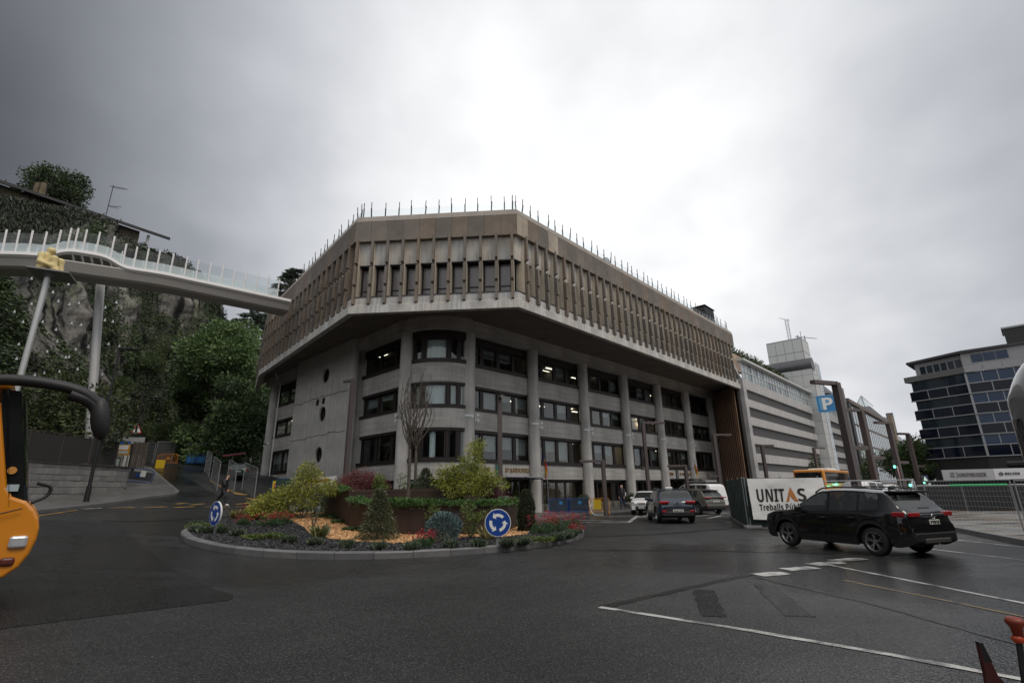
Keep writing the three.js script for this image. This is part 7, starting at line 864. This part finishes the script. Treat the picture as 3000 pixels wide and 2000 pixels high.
function roundLamp(label, pos, h, lean, arm, m = M.black) { const t = thing('street_lamp', label, 'lamp', pos, 0, 'black street lamps'); mesh('post', rod([0, -.1, 0], [0, h, 0], .09, .05, 14), m, t); mesh('base', prep(new THREE.CylinderGeometry(.12, .13, .8, 16)).translate(0, .4, 0), m, t); mesh('arm', tube([[0, h - .1, 0], [arm * .25, h + .12, 0], [arm * .6, h + .08, 0]], .04, 10, 8), m, t); mesh('lamp_head', prep(new THREE.SphereGeometry(.34, 20, 10)).scale(1.15, .16, .8).translate(arm, h + .05, 0), M.darkMetal, t); return t; }
{
  const a = onGround(249, 1477); roundLamp('tall black street lamp on the left pavement before the stone wall', [a.x, ground(a.x, a.z) + .13, a.z], 8.3, 0, .7); const b = at(384, 1330, 38); roundLamp('black street lamp behind the stone wall, left of a pair', [b.x, ground(b.x, b.z), b.z], 7.0, 0, .6); const c = at(398, 1320, 44); roundLamp('black street lamp behind the stone wall, right of a pair', [c.x, ground(c.x, c.z), c.z], 6.6, 0, .5);
}
{ // flags, barriers, planters by the entrance
  const flag = (label, px, d, h, w, s) => { const p = at(px, 1490, d), t = thing('flag', label, 'flag', [p.x, .125, p.z], .2, 'tricolour flags'); mesh('pole', rod([0, 0, 0], [0, h, 0], .035, .025, 8), M.steel, t); mesh('pole', rod([.5, 0, -.3], [.5, h * .98, -.3], .03, .025, 8), M.steel, t); const cols = [[.012, .018, .14], [.62, .40, .01], [.45, .008, .02]]; cols.forEach((c, i) => mesh('stripe', quadGrid((u, v) => { const q = (i + u) / 3, x = .06 + q * .30 + .10 * v * (1 - q * .4) + .05 * Math.sin(v * 7 + q * 5), y = h - .35 - v * s - q * .75 * s * .9; return [x + .04 * Math.sin(u * 8 + v * 4), y, .1 * Math.sin(q * 9 + v * 3)]; }, 6, 12), plain(...c, .8), t)); mesh('bracket', bar([-.6, h * .72, 0], [0, h * .72, 0], .04), M.darkMetal, t); };
  flag('drooping blue yellow red flag on a pole beside the second column', 1591, 38.5, 4.6, .7, 1.25); flag('drooping blue yellow red flag farther along by the sixth column', 2046, 51, 4.6, .7, 1.25);
  const barrier = (label, cat, pos, turn, m, w, h, n, panel, group) => { const t = thing('crowd_barrier', label, 'barrier', pos, turn, group), r = .022; mesh('frame', tube([[-w / 2, .12, 0], [-w / 2, h * .5, 0], [-w / 2, h - .08, 0], [-w / 2 + .1, h, 0], [0, h, 0], [w / 2 - .1, h, 0], [w / 2, h - .08, 0], [w / 2, h * .5, 0], [w / 2, .12, 0]], r, 48, 6), m, t); mesh('lower_rail', rod([-w / 2, .22, 0], [w / 2, .22, 0], r), m, t); if (n) for (let i = 1; i < n; i++) mesh('bar', rod([-w / 2 + w * i / n, .22, 0], [-w / 2 + w * i / n, h, 0], .010, .010, 5), m, t); for (const s of [-1, 1]) mesh('foot', tube([[s * w / 2 * .92, .2, 0], [s * w / 2 * .92, .08, .12], [s * w / 2 * .92, .015, .3]], r, 8, 6), m, t); for (const s of [-1, 1]) mesh('foot', tube([[s * w / 2 * .92, .2, 0], [s * w / 2 * .92, .08, -.12], [s * w / 2 * .92, .015, -.3]], r, 8, 6), m, t); if (panel) mesh('panel', bx(panel[0], panel[1], .01, panel[2], panel[3], .014), panel[4], t); return t; };
  const blue = plain(.01, .07, .30, .4), net = new THREE.MeshPhysicalMaterial({ color: C3(.25, .32, .42), roughness: .3, transmission: .9, thickness: 0 }), plateB = plain(.03, .20, .42, .5), orange = plain(.55, .22, .02, .45), yel = plain(.62, .42, .01, .5);
  for (const [px, lab] of [[1640, 'blue crowd barrier nearest the second column'], [1696, 'blue crowd barrier next to the orange one']]) { const p = at(px, 1505, 35.2); const b = barrier(lab, 'barrier', [p.x, .0, p.z], 0, blue, 1.4, 1.05, 0, [.22, .2, .1, .80, plateB], 'blue barriers'); mesh('mesh_infill', bx(1.36, .8, .004, 0, .62, 0), net, b); }
  const o = at(1757, 1504, 34.6), ob = barrier('orange crowd barrier with a yellow sheet by the entrance forecourt', 'barrier', [o.x, 0, o.z], .05, orange, 1.35, 1.05, 14, [.5, .62, -.12, .68, yel]);
  const tp = at(1728, 1506, 34.6); single('barrier_tape', tube([[0, .95, 0], [.05, .6, .05], [.1, .3, 0], [.25, .06, .1], [.55, .02, 0], [.9, .03, .15]], .03, 20, 5), M.white, 'crumpled white barrier tape hanging to the ground between the barriers', 'tape', [tp.x, .0, tp.z]);
  const cone = (label, px, d, h, seed) => { const p = at(px, 1500, d), t = thing('potted_cypress', label, 'plant', [p.x, .125, p.z], 0, 'potted cypresses'); mesh('pot', prep(new THREE.CylinderGeometry(.26, .2, .4, 16)).translate(0, .2, 0), M.darkMetal, t); mesh('foliage', leaves(2600, seed, (i, R) => { const y = R() * h, a = R() * 6.283, k = .34 * Math.pow(1 - y / h, .75) * Math.pow(R(), .3); return { p: [Math.sin(a) * k, .38 + y, Math.cos(a) * k], d: [Math.sin(a) * .4, 1, Math.cos(a) * .4], l: .14, w: .05, c: mixc([.015, .03, .008], [.09, .13, .03], R()) }; }), leafMat, t); };
  cone('potted conical cypress beside the entrance doors', 1512, 36, 1.9, 501); cone('potted conical cypress left of the entrance doors', 1437, 33.8, 1.7, 502);
  const bowl = (label, px, d, seed) => { const p = at(px, 1500, d), t = thing('bowl_planter', label, 'planter', [p.x, .125, p.z], 0, 'bowl planters'); mesh('bowl', lathe([[.28, 0], [.42, .06], [.46, .22], [.6, .28], [.62, .42], [.56, .44], [0, .44]], 24), M.concreteV, t); mesh('foliage', crown([[0, .75, 0, .42, .9]], 2200, seed, .07, .04, [.02, .045, .012], [.11, .15, .03]), leafMat, t); }; bowl('clipped box ball in a stone bowl behind the barriers', 1712, 37, 503); bowl('clipped box ball in a stone bowl beside the white hatchback', 1855, 42.5, 504);
  const rail = thing('handrail', 'thin grey handrail in front of the rounded office corner', 'railing', [-6, 0, -28.6]); mesh('top_rail', rod([-2.2, 1.55, 0], [2.8, 1.4, .2], .025), M.galv, rail); mesh('post', rod([0, .1, .08], [0, 1.7, .08], .03), M.galv, rail); for (let i = 0; i < 18; i++) mesh('baluster', rod([-2.1 + i * .27, .1, 0], [-2.1 + i * .27, 1.5, 0], .01, .01, 5), M.galv, rail);
  const um = at(1222, 1412, 30.5), pu = thing('parasol', 'dark green folded-out parasol behind the bare stems', 'parasol', [um.x, 0, um.z]); mesh('canopy', prep(new THREE.ConeGeometry(.75, .3, 8, 1, true)).translate(0, um.y + .05, 0), plain(.01, .035, .03, .7), pu); mesh('pole', rod([0, 0, 0], [0, um.y + .2, 0], .025), M.white, pu);
}
{ // building site: green screened hoarding, white banner, mesh fences
  const P0 = [12.2, -29.6], P1 = [9.75, -21.95], P2 = [13.2, -22.3], gs = std({ map: tex(256, (u, v) => { const c = .014 + .02 * fbm(u, v, 20, 20, 4, 601); return [c * .55, c * 1.2, c * .95]; }, true, 1, 1), bumpMap: T.fabric, bumpScale: .004, roughness: .85 }), A = frame(...P0, ...P1), B = frame(...P1, ...P2), h = thing('site_hoarding', 'dark green screen hoarding around the building site corner', 'hoarding', [9.75, 0, -21.95]), put = putter(h);
  const cloth = (f, y0, y1, o, amp, seed) => quadGrid((u, v) => { const y = lerp(y0, y1, v), s = u * f.L; return [s, y, o + (f3(s * 1.6, y * 1.3, seed, 4, seed) - .5) * amp * 2 * Math.sin(Math.PI * clamp(v * .9 + .05)) + .02 * Math.sin(s * 5 + y)]; }, 60, 20, (u, v) => [u * f.L, lerp(y0, y1, v)]);
  put('screen', cloth(A, .05, 2.02, 0, .12, 5), gs, A, 0, 0, 0); put('screen', cloth(B, .05, 2.02, 0, .12, 7), gs, B, 0, 0, 0); for (const [f, n] of [[A, 3], [B, 2]]) for (let i = 0; i <= n; i++) put('post', rod([0, 0, 0], [0, 2.08, 0], .025), M.galv, f, f.L * i / n, 0, -.06);
  for (const [f, s] of [[A, 0], [B, .2], [B, 3.2]]) put('foot_block', rb(.7, .14, .24, .04, 0, .07, 0), plain(.2, .2, .2, .8), f, s, 0, -.05);
  const bn = thing('site_banner', 'white banner reading UNITAS Treballs Publics on the green hoarding', 'banner', [9.75, 0, -21.95]), pb = putter(bn), BF = frame(9.86, -21.9, 13.25, -22.22), white = std({ color: C3(.66, .66, .65), roughness: .75 });
  const fold = (x, y) => .045 * Math.sin(x * 2.1 + 1.5 * Math.sin(y * 2)) * (.4 + .6 * f3(x, y, 2, 3)) + .05 * (f3(x * 2.2, y * 2.2, 3, 4, 8) - .5) + .02 * Math.abs(Math.sin(x * 1.85)) * (y - .3);
  pb('sheet', quadGrid((u, v) => { const x = u * BF.L, y = lerp(.38, 2.0, v) + .03 * Math.abs(Math.sin(x * 1.85)) * (v - 1); return [x, y, .12 + fold(x, y)]; }, 70, 30), white, BF, 0, 0, 0);
  const wrap = (g, x0, y0) => { const p = g.attributes.position; for (let i = 0; i < p.count; i++) { const x = p.getX(i) + x0, y = p.getY(i) + y0; p.setXYZ(i, x, y, .128 + fold(x, y) + p.getZ(i)); } g.computeVertexNormals(); return g; };
  const fitW = (s, w, hh, dp) => { const g = text(s, hh, dp, bold); g.computeBoundingBox(); return g.scale(w / (g.boundingBox.max.x - g.boundingBox.min.x), 1, 1); };
  pb('lettering', wrap(fitW('UNIT', 1.26, .52, .004), .30 + .63, 1.06), plain(.012, .012, .012, .7), BF, 0, 0, 0); pb('lettering', wrap(fitW('S', .36, .52, .004), 2.32, 1.06), plain(.012, .012, .012, .7), BF, 0, 0, 0); pb('lettering', wrap(fitW('Treballs Públics', 2.16, .25, .004), 1.42, .72), plain(.012, .012, .012, .7), BF, 0, 0, 0);
  pb('flame_mark', wrap(extrude([[-.26, 0], [0, .60], [.27, 0], [.14, 0], [.0, .14], [-.06, .26], [-.13, .0]], .004), 1.86, 1.05), plain(.42, .16, .04, .7), BF, 0, 0, 0);
  // wire mesh fence panels to the right
  const panelFence = (label, x0, z0, x1, z1, hgt, m = M.galv, group = 'wire mesh fence panels', nv = 26, y0 = 0) => { const f = frame(x0, z0, x1, z1), t = thing('mesh_fence', label, 'fence', [x0, y0, z0], 0, group), p = putter(t), w = []; for (let i = 1; i < nv; i++) w.push(rod([f.L * i / nv, .15, 0], [f.L * i / nv, hgt - .02, 0], .004, .004, 4)); for (let j = 1; j < 9; j++) w.push(rod([0, .15 + (hgt - .15) * j / 9, 0], [f.L, .15 + (hgt - .15) * j / 9, 0], .004, .004, 4)); stuff(p('wires', merge(w), m, f, 0, y0, 0)); p('post', rod([0, 0, 0], [0, hgt, 0], .022), m, f, .0, y0, 0); p('post', rod([0, 0, 0], [0, hgt, 0], .022), m, f, f.L, y0, 0); p('top_rail', rod([0, hgt, 0], [f.L, hgt, 0], .022), m, f, 0, y0, 0); p('lower_rail', rod([0, .15, 0], [f.L, .15, 0], .018), m, f, 0, y0, 0); p('foot_block', rb(.6, .13, .22, .04, 0, .065, 0), plain(.22, .22, .22, .8), f, 0, y0, 0); return t; };
  const fp = [[13.4, -22.3], [16.3, -21.4], [17.0, -21.6], [17.4, -18.6], [17.8, -15.5], [18.0, -12.4]]; panelFence('wire fence panel right of the white banner', 13.4, -22.3, 16.5, -21.3, 1.85); panelFence('wire fence panel behind the tail of the black car', 16.8, -21.2, 16.9, -17.6, 1.78); panelFence('wire fence panel along the plaza kerb at the right edge', 16.95, -17.5, 16.2, -13.6, 1.75);
  const bh = thing('black_barrier', 'long black site barrier standing on the wet plaza', 'barrier', [27, 0, -33]), pbh = putter(bh), BH = frame(24.5, -31.5, 38, -25); for (let i = 0; i < 7; i++) pbh('panel', rb(BH.L / 7 - .04, 1.35, .12, .02, BH.L * (i + .5) / 7, .83, 0), plain(.012, .012, .013, .6), BH, 0, 0, 0); pbh('rail', rod([0, 1.56, 0], [BH.L, 1.56, 0], .04), M.galv, BH, 0, 0, 0); for (const s of [1.6, 8.2]) pbh('green_sleeve', rod([0, 0, 0], [2.6, 0, 0], .07), plain(.01, .32, .10, .6), BH, s, 1.56, 0); for (let i = 0; i < 8; i++) pbh('post', rod([0, .15, 0], [0, 1.6, 0], .03), M.galv, BH, BH.L * i / 7, 0, .02);
  // pallets and timber
  const R = rng(66); for (let i = 0; i < 5; i++) { const p = at(2690 + i * 24, 1470 + (i % 2) * 10, 34 - i * .5), t = thing('timber_stack', `stack of site boards on the plaza, ${['first', 'second', 'third', 'fourth', 'fifth'][i]} from the left behind the black car`, 'boards', [p.x, .15, p.z], .4 + R() * .5, 'board stacks'); for (let k = 0; k < 7; k++) mesh('board', bx(2.2, .08, .9, (R() - .5) * .3, .05 + k * .13, (R() - .5) * .2, (R() - .5) * .12), k % 2 ? M.wood : plain(.16, .14, .12, .8), t); }
  // traffic lights and signs far right
  const tl = (label, px, py, d) => { const p = at(px, py, d), t = thing('traffic_light', label, 'traffic light', [p.x, 0, p.z], 0, 'traffic lights'); mesh('post', rod([0, 0, 0], [0, p.y + .3, 0], .06), M.black, t); mesh('housing', rb(.34, .95, .2, .05, -.05, p.y + .25, 0), M.black, t); mesh('green_lamp', prep(new THREE.CylinderGeometry(.14, .14, .06, 18)).rotateX(Math.PI / 2).translate(-.05, p.y, .12), new THREE.MeshStandardMaterial({ color: 0x0a2018, emissive: C3(.15, 1, .62), emissiveIntensity: 4 }), t); const l = new THREE.PointLight(0x50ffb0, .5, 8); l.position.set(p.x - .05, p.y, p.z + .3); l.castShadow = true; scene.add(l); return t; };
  tl('green traffic light hanging before the round street tree', 2621, 1367, 60); tl('green traffic light low beside the warning sign', 2706, 1413, 62); tl('green pedestrian light left above the black car', 2502, 1418, 50); tl('green pedestrian light right above the black car', 2667, 1421, 55);
  const wp = at(2711, 1402, 62), ws = thing('warning_sign', 'small dark crossing sign with a white triangle', 'sign', [wp.x, 0, wp.z]); mesh('post', rod([0, 0, 0], [0, wp.y - .3, 0], .04), M.galv, ws); mesh('board', bx(.8, .8, .05, 0, wp.y, 0), plain(.01, .02, .06, .5), ws); mesh('triangle', extrude([[-.28, -.22], [.28, -.22], [0, .3]], .02).translate(0, wp.y, .03), M.white, ws);
  const op = at(2633, 1386, 58), os = thing('road_sign', 'pinkish oval sign turned away beside the third pylon', 'sign', [op.x, 0, op.z], .9); mesh('post', rod([0, 0, 0], [0, op.y, 0], .05), M.galv, os); mesh('disc', prep(new THREE.CylinderGeometry(.8, .8, .05, 30)).rotateX(Math.PI / 2).translate(0, op.y, .05), plain(.5, .32, .26, .6), os);
}
{ // street works on the climbing street
  const gl = (px, py) => { const p = onGround(px, py); return [p.x, ground(p.x, p.z), p.z]; }, blue = plain(.01, .06, .25, .45), orange = plain(.42, .15, .015, .5), yel = plain(.55, .36, .01, .5);
  const heras = (label, a, b, d0, d1, hgt, screen) => { const p = at(a, 1400, d0), q = at(b, 1400, d1), f = frame(p.x, p.z, q.x, q.z), y0 = ground(p.x, p.z), y1 = ground(q.x, q.z), t = thing('works_fence', label, 'fence', [p.x, y0, p.z], 0, 'works fences up the street'), pt = putter(t); pt('post', rod([0, 0, 0], [.1, hgt, 0], .03), M.galv, f, 0, y0, 0); pt('post', rod([0, 0, 0], [.1, hgt, 0], .03), M.galv, f, f.L, y1, 0); pt('top_rail', rod([0, y0 + hgt, 0], [f.L, y1 + hgt, 0], .02), M.galv, f, 0, 0, 0); const w = []; for (let i = 1; i < 22; i++) w.push(rod([f.L * i / 22, lerp(y0, y1, i / 22) + .1, 0], [f.L * i / 22, lerp(y0, y1, i / 22) + hgt, 0], .005, .005, 4)); for (let j = 1; j < 6; j++) w.push(rod([0, y0 + hgt * j / 6, 0], [f.L, y1 + hgt * j / 6, 0], .005, .005, 4)); stuff(pt('wires', merge(w), M.galv, f, 0, 0, 0)); if (screen) pt('screen', quadGrid((u, v) => [u * f.L, lerp(y0, y1, u) + .1 + v * (hgt - .15), -.03], 8, 4), new THREE.MeshPhysicalMaterial({ color: C3(...screen), roughness: .9, transmission: .2, thickness: 0 }), f, 0, 0, 0); return t; };
  heras('wire works fence nearest the walking person', 752, 712, 33.5, 38, 2.0); heras('wire works fence beside the dark green car', 690, 665, 36, 39.5, 2.0); heras('wire works fence left of the dark green car', 640, 618, 37, 42, 2.0); heras('wire works fence at the top of the street line', 610, 595, 45, 49, 2.0);
  heras('dark screened works panel before the cliff', 533, 622, 57, 57, 2.2, [.03, .035, .035]); heras('dark green screened works panel on the left of the street', 385, 436, 50, 54, 2.2, [.012, .03, .025]); heras('wire works panel behind the orange barrier', 440, 492, 56, 57, 2.2, [.03, .032, .03]);
  const bar2 = (label, px, py, turn, m, pan) => { const p = gl(px, py), t = thing('crowd_barrier', label, 'barrier', p, turn, 'works barriers'); mesh('frame', tube([[-.95, .1, 0], [-.95, .95, 0], [-.85, 1.05, 0], [.85, 1.05, 0], [.95, .95, 0], [.95, .1, 0]], .035, 40, 6), m, t); mesh('lower_rail', rod([-.95, .2, 0], [.95, .2, 0], .03), m, t); if (!pan) for (let i = 1; i < 12; i++) mesh('bar', rod([-.95 + i * .158, .2, 0], [-.95 + i * .158, 1.05, 0], .015, .015, 5), m, t); else mesh('panel', bx(1.8, .6, .02, 0, .6, 0), pan, t); mesh('plate', bx(.4, .25, .02, .05, .65, .03), m, t); return t; };
  bar2('orange slatted barrier closing the street below the cliff', 487, 1361, .15, orange); const b3 = bar2('blue framed barrier with a poster leaning by the end of the stone wall', 395, 1418, .35, blue, plain(.05, .05, .06, .7)); mesh('poster', bx(.34, .45, .02, .3, .78, .04), M.white, b3); b3.rotation.z = -.12; bar2('blue barrier frame before the screened panel', 570, 1362, .1, blue, plain(.02, .12, .3, .6));
  const nb = gl(815, 1452), ne = thing('crowd_barrier', 'blue barrier carrying the yellow no entry board', 'barrier', [nb[0], nb[1], nb[2]], .1, 'works barriers'); mesh('frame', tube([[-.55, .05, 0], [-.5, 1.0, 0], [-.4, 1.1, 0], [1.1, 1.1, 0], [1.2, 1.0, 0], [1.2, .05, 0]], .03, 40, 6), blue, ne); mesh('panel', bx(1.6, .75, .015, .35, .66, -.01), plain(.10, .11, .13, .7), ne); mesh('plate', bx(.28, .2, .02, .6, .85, .02), blue, ne);
  const bd = thing('no_entry_board', 'yellow board with a red no entry disc', 'sign', [nb[0] - .17, nb[1], nb[2] + .06], .1); mesh('board', bx(.58, .86, .02, 0, .6, 0), plain(.62, .52, .02, .5), bd); mesh('header', bx(.58, .14, .02, 0, 1.08, .002), M.black, bd); mesh('disc', prep(new THREE.CylinderGeometry(.21, .21, .012, 28)).rotateX(Math.PI / 2).translate(0, .68, .016), plain(.48, .012, .015, .4), bd); mesh('bar', bx(.28, .07, .01, 0, .68, .026), M.white, bd);
  const tb = at(900, 1450, 31.5), tf = thing('works_banner', 'white works banner with a red stripe on a fence before the stair tower', 'banner', [tb.x, ground(tb.x, tb.z), tb.z], -.1); mesh('sheet', quadGrid((u, v) => [u * 2.2 - .4, .9 + v * 1.0 - .06 * Math.sin(u * 3.1), .05 * Math.sin(u * 7)], 16, 6), plain(.6, .6, .58, .8), tf); mesh('stripe', quadGrid((u, v) => [u * 1.3 - .1, 1.55 + v * .16 + u * .03 - .02 * Math.sin(u * 3), .06 + .05 * Math.sin((u * 1.3 + .3) / 2.2 * 7)], 12, 2), plain(.5, .05, .02, .7), tf); for (const x of [-.9, 1.85]) mesh('post', rod([x, 0, 0], [x, 2.1, 0], .03), M.galv, tf); const nets = at(845, 1405, 33); const gn = single('debris_net', quadGrid((u, v) => [u * 1.6, v * 1.3, .1 * Math.sin(u * 6)], 12, 4), plain(.02, .045, .04, .8), 'dark green debris netting beside the leftmost office column', 'net', [nets.x - .8, ground(nets.x, nets.z) + .2, nets.z]);
  const yp = gl(466, 1372); single('works_sheet', merge([bx(.8, .8, .03, 0, .42, 0)]), yel, 'upright yellow works sheet at the top of the street', 'sheet', yp, .2); const cn = gl(409, 1373), cone = thing('traffic_cone', 'orange and white traffic cone left of the yellow sheet', 'cone', cn); mesh('cone', lathe([[.17, .04], [.12, .3], [.07, .6], [.03, .78], [0, .78]], 18), plain(.55, .09, .02, .5), cone); mesh('base', rb(.42, .05, .42, .02, 0, .025, 0), plain(.5, .08, .02, .5), cone); mesh('white_band', lathe([[.135, .25], [.10, .42]], 18), M.white, cone); mesh('white_band', lathe([[.08, .52], [.055, .64]], 18), M.white, cone);
  const bk = gl(390, 1374); single('concrete_block', extrude([[-.7, 0], [.7, 0], [.62, 1.0], [.3, 1.25], [-.6, 1.1]], .8, .04), std({ map: T.concrete, roughness: .9 }), 'pale concrete block beside the screened fence panel', 'block', bk, .3);
  const R = rng(31); for (let i = 0; i < 11; i++) { const px = 668 + i * 11 + R() * 6, p = gl(px, 1362 - R() * 6), s = .35 + R() * .25, org = i === 4; const g = quadGrid((u, v) => { const a = u * 6.283, y = v, r = Math.pow(Math.sin(Math.PI * Math.min(1, y * .9 + .1)), .6) * (.75 + .5 * f3(Math.sin(a) * 1.5 + i * 7, y * 2, Math.cos(a) * 1.5, 3)); return [Math.sin(a) * r * s, y * s * 1.5, Math.cos(a) * r * s]; }, 18, 12); single('rubble_sack', g, org ? plain(.6, .10, .02, .6) : plain(.55 + R() * .2, .56 + R() * .18, .6 + R() * .15, .6), org ? 'bright orange rubble sack among the white ones' : `white rubble sack, number ${['one', 'two', 'three', 'four', 'five', 'six', 'seven', 'eight', 'nine', 'ten', 'eleven'][i]} from the left in the heap`, 'sack', p, 0, 'rubble sacks'); }
  for (let i = 0; i < 8; i++) { const p = gl(690 + i * 11, 1370 + (i % 3) * 9), l = .8 + R() * 1.2; single('scrap_board', bx(l, .06, .2, 0, .05, 0), i % 2 ? M.wood : plain(.30, .16, .06, .8), `loose works plank, number ${['one', 'two', 'three', 'four', 'five', 'six', 'seven', 'eight'][i]} from the left near the office column`, 'plank', p, R() * 3, 'loose planks'); }
  const pp0 = at(652, 1336, 50), pp1 = at(718, 1328, 50); single('plastic_pipe', rod([0, 0, 0], [pp1.x - pp0.x, pp1.y - pp0.y, pp1.z - pp0.z], .09, .09, 10), plain(.16, .03, .05, .5), 'dark red plastic pipe lying over the rubble sacks', 'pipe', [pp0.x, pp0.y, pp0.z]);
  const bp = at(390, 1290, 36), bs = thing('direction_sign', 'blank white back of a direction sign behind the stone wall', 'sign', [bp.x, ground(bp.x, bp.z), bp.z], .1); mesh('board', bx(1.5, .45, .04, 0, bp.y - bs.position.y, 0), plain(.42, .43, .44, .5), bs); mesh('post', rod([-.2, 0, -.05], [-.2, bp.y - bs.position.y, -.05], .05), M.galv, bs);
  const ip = at(360, 1315, 34.5), is = thing('info_board', 'blue and orange information board above the wall end', 'sign', [ip.x, ground(ip.x, ip.z), ip.z], .1), iy = ip.y - is.position.y; mesh('board', bx(.85, .8, .04, 0, iy, 0), plain(.5, .27, .03, .5), is); mesh('header', bx(.85, .2, .02, 0, iy + .42, .015), plain(.02, .14, .45, .5), is); mesh('sheet', bx(.66, .3, .02, 0, iy + .1, .022), M.white, is); mesh('sheet', bx(.66, .18, .02, 0, iy - .22, .022), plain(.45, .5, .52, .5), is); mesh('post', rod([0, 0, -.05], [0, iy, -.05], .05), M.galv, is);
  const cp = at(332, 1298, 35), cb = thing('folded_parasol', 'closed blue parasol behind the stone wall', 'parasol', [cp.x, ground(cp.x, cp.z), cp.z]); const cy = cp.y - cb.position.y; mesh('cover', rod([-.12, cy - .45, 0], [.2, cy + .45, 0], .1, .05, 10), plain(.015, .10, .16, .7), cb); mesh('pole', rod([-.12, 0, 0], [-.12, cy - .4, 0], .03), M.galv, cb);
  const np = at(336, 1358, 34.2), ns = thing('notice_board', 'small pale green notice on the fence at the wall end', 'sign', [np.x, ground(np.x, np.z), np.z], .3); mesh('board', bx(.42, .62, .03, 0, np.y - ns.position.y, 0), plain(.36, .46, .42, .6), ns); mesh('emblem', prep(new THREE.CylinderGeometry(.08, .08, .02, 16)).rotateX(Math.PI / 2).translate(0, np.y - ns.position.y - .12, .02), plain(.5, .02, .04, .5), ns); mesh('post', rod([0, 0, -.03], [0, np.y - ns.position.y, -.03], .03), M.galv, ns);
  const gp = gl(372, 1440), gt = thing('plank_gate', 'narrow brown plank gate closing the end of the stone wall', 'gate', [gp[0] - .6, 3.5, gp[2] - .6], .9); for (let i = 0; i < 6; i++) mesh('plank', bx(.13, 1.75, .04, i * .15, .87, 0), i % 2 ? plain(.07, .055, .045, .8) : plain(.055, .045, .038, .8), gt);
  const tp = at(400, 1254, 42), tw = thing('warning_sign', 'red edged warning triangle seen edge on by the cliff', 'sign', [tp.x, ground(tp.x, tp.z), tp.z], 1.2); mesh('triangle', extrude([[-.45, -.4], [.45, -.4], [0, .42]], .04).translate(0, tp.y - tw.position.y, 0), plain(.5, .03, .02, .5), tw); mesh('face', extrude([[-.33, -.33], [.33, -.33], [0, .28]], .01).translate(0, tp.y - tw.position.y, .042), M.white, tw); mesh('post', rod([0, 0, 0], [0, tp.y - tw.position.y, 0], .04), M.galv, tw);
}
{ // delineator and marker at the lower right edge
  const p = onGround(2998, 2080), t = thing('delineator_post', 'orange headed dark delineator post cut by the lower right edge', 'post', [p.x + .05, 0, p.z]); const hd = at(2975, 1826, -p.z); mesh('post', rod([0, 0, 0], [hd.x - p.x - .05, hd.y - .06, 0], .025, .02, 10), M.black, t); mesh('head', lathe([[0, .05], [.05, .045], [.065, .01], [.04, -.03], [.03, -.12], [0, -.12]], 18).translate(hd.x - p.x - .05, hd.y, 0), plain(.17, .022, .009, .5), t); mesh('collar', lathe([[.03, -.03], [.045, 0], [.03, .02]], 14).translate((hd.x - p.x - .05) * .85, hd.y * .82, 0), plain(.4, .05, .015, .5), t);
  const q = onGround(2925, 2060), s = thing('cone_tip', 'dark red marker fin at the bottom right corner', 'marker', [q.x, 0, q.z]); mesh('fin', extrude([[-.09, 0], [.22, 0], [.12, .08], [.03, .2], [-.03, .42], [-.055, .42], [-.06, .2]], .03, .005), plain(.045, .008, .006, .5), s); mesh('tip', extrude([[-.05, .3], [.01, .3], [-.03, .44], [-.055, .44]], .035, .004).translate(0, 0, -.0025), M.black, s);
}
{ // buildings on the near side of the square, behind the camera: mirrored in windows and car paint
  const mk = (label, x, z, w, h, d, turn, m) => { const t = thing('square_building', label, 'building', [x, 0, z], turn, 'buildings behind the viewpoint'); mesh('wall', bx(w, h, d, 0, h / 2, 0), m, t); for (let j = 0; j < Math.floor(h / 3.2); j++) for (let i = 0; i < Math.floor(w / 3); i++) mesh('window', bx(1.5, 1.7, .1, -w / 2 + 1.5 + i * 3, 2 + j * 3.2, d / 2 + .02), M.glassDark, t); mesh('cornice', bx(w + .6, .5, d + .6, 0, h + .25, 0), M.stained, t); };
  const stone = plain(.10, .09, .08, .85), dark = plain(.07, .065, .065, .8);
  mk('brown stone building on the near side of the square', 6, 34, 44, 15, 12, Math.PI, stone); mk('dark building on the near left of the square', -36, 22, 34, 14, 12, Math.PI * .78, dark); mk('dark building on the near right of the square', 46, 12, 40, 16, 12, -Math.PI * .62, dark);
}
renderer.render(scene, camera);
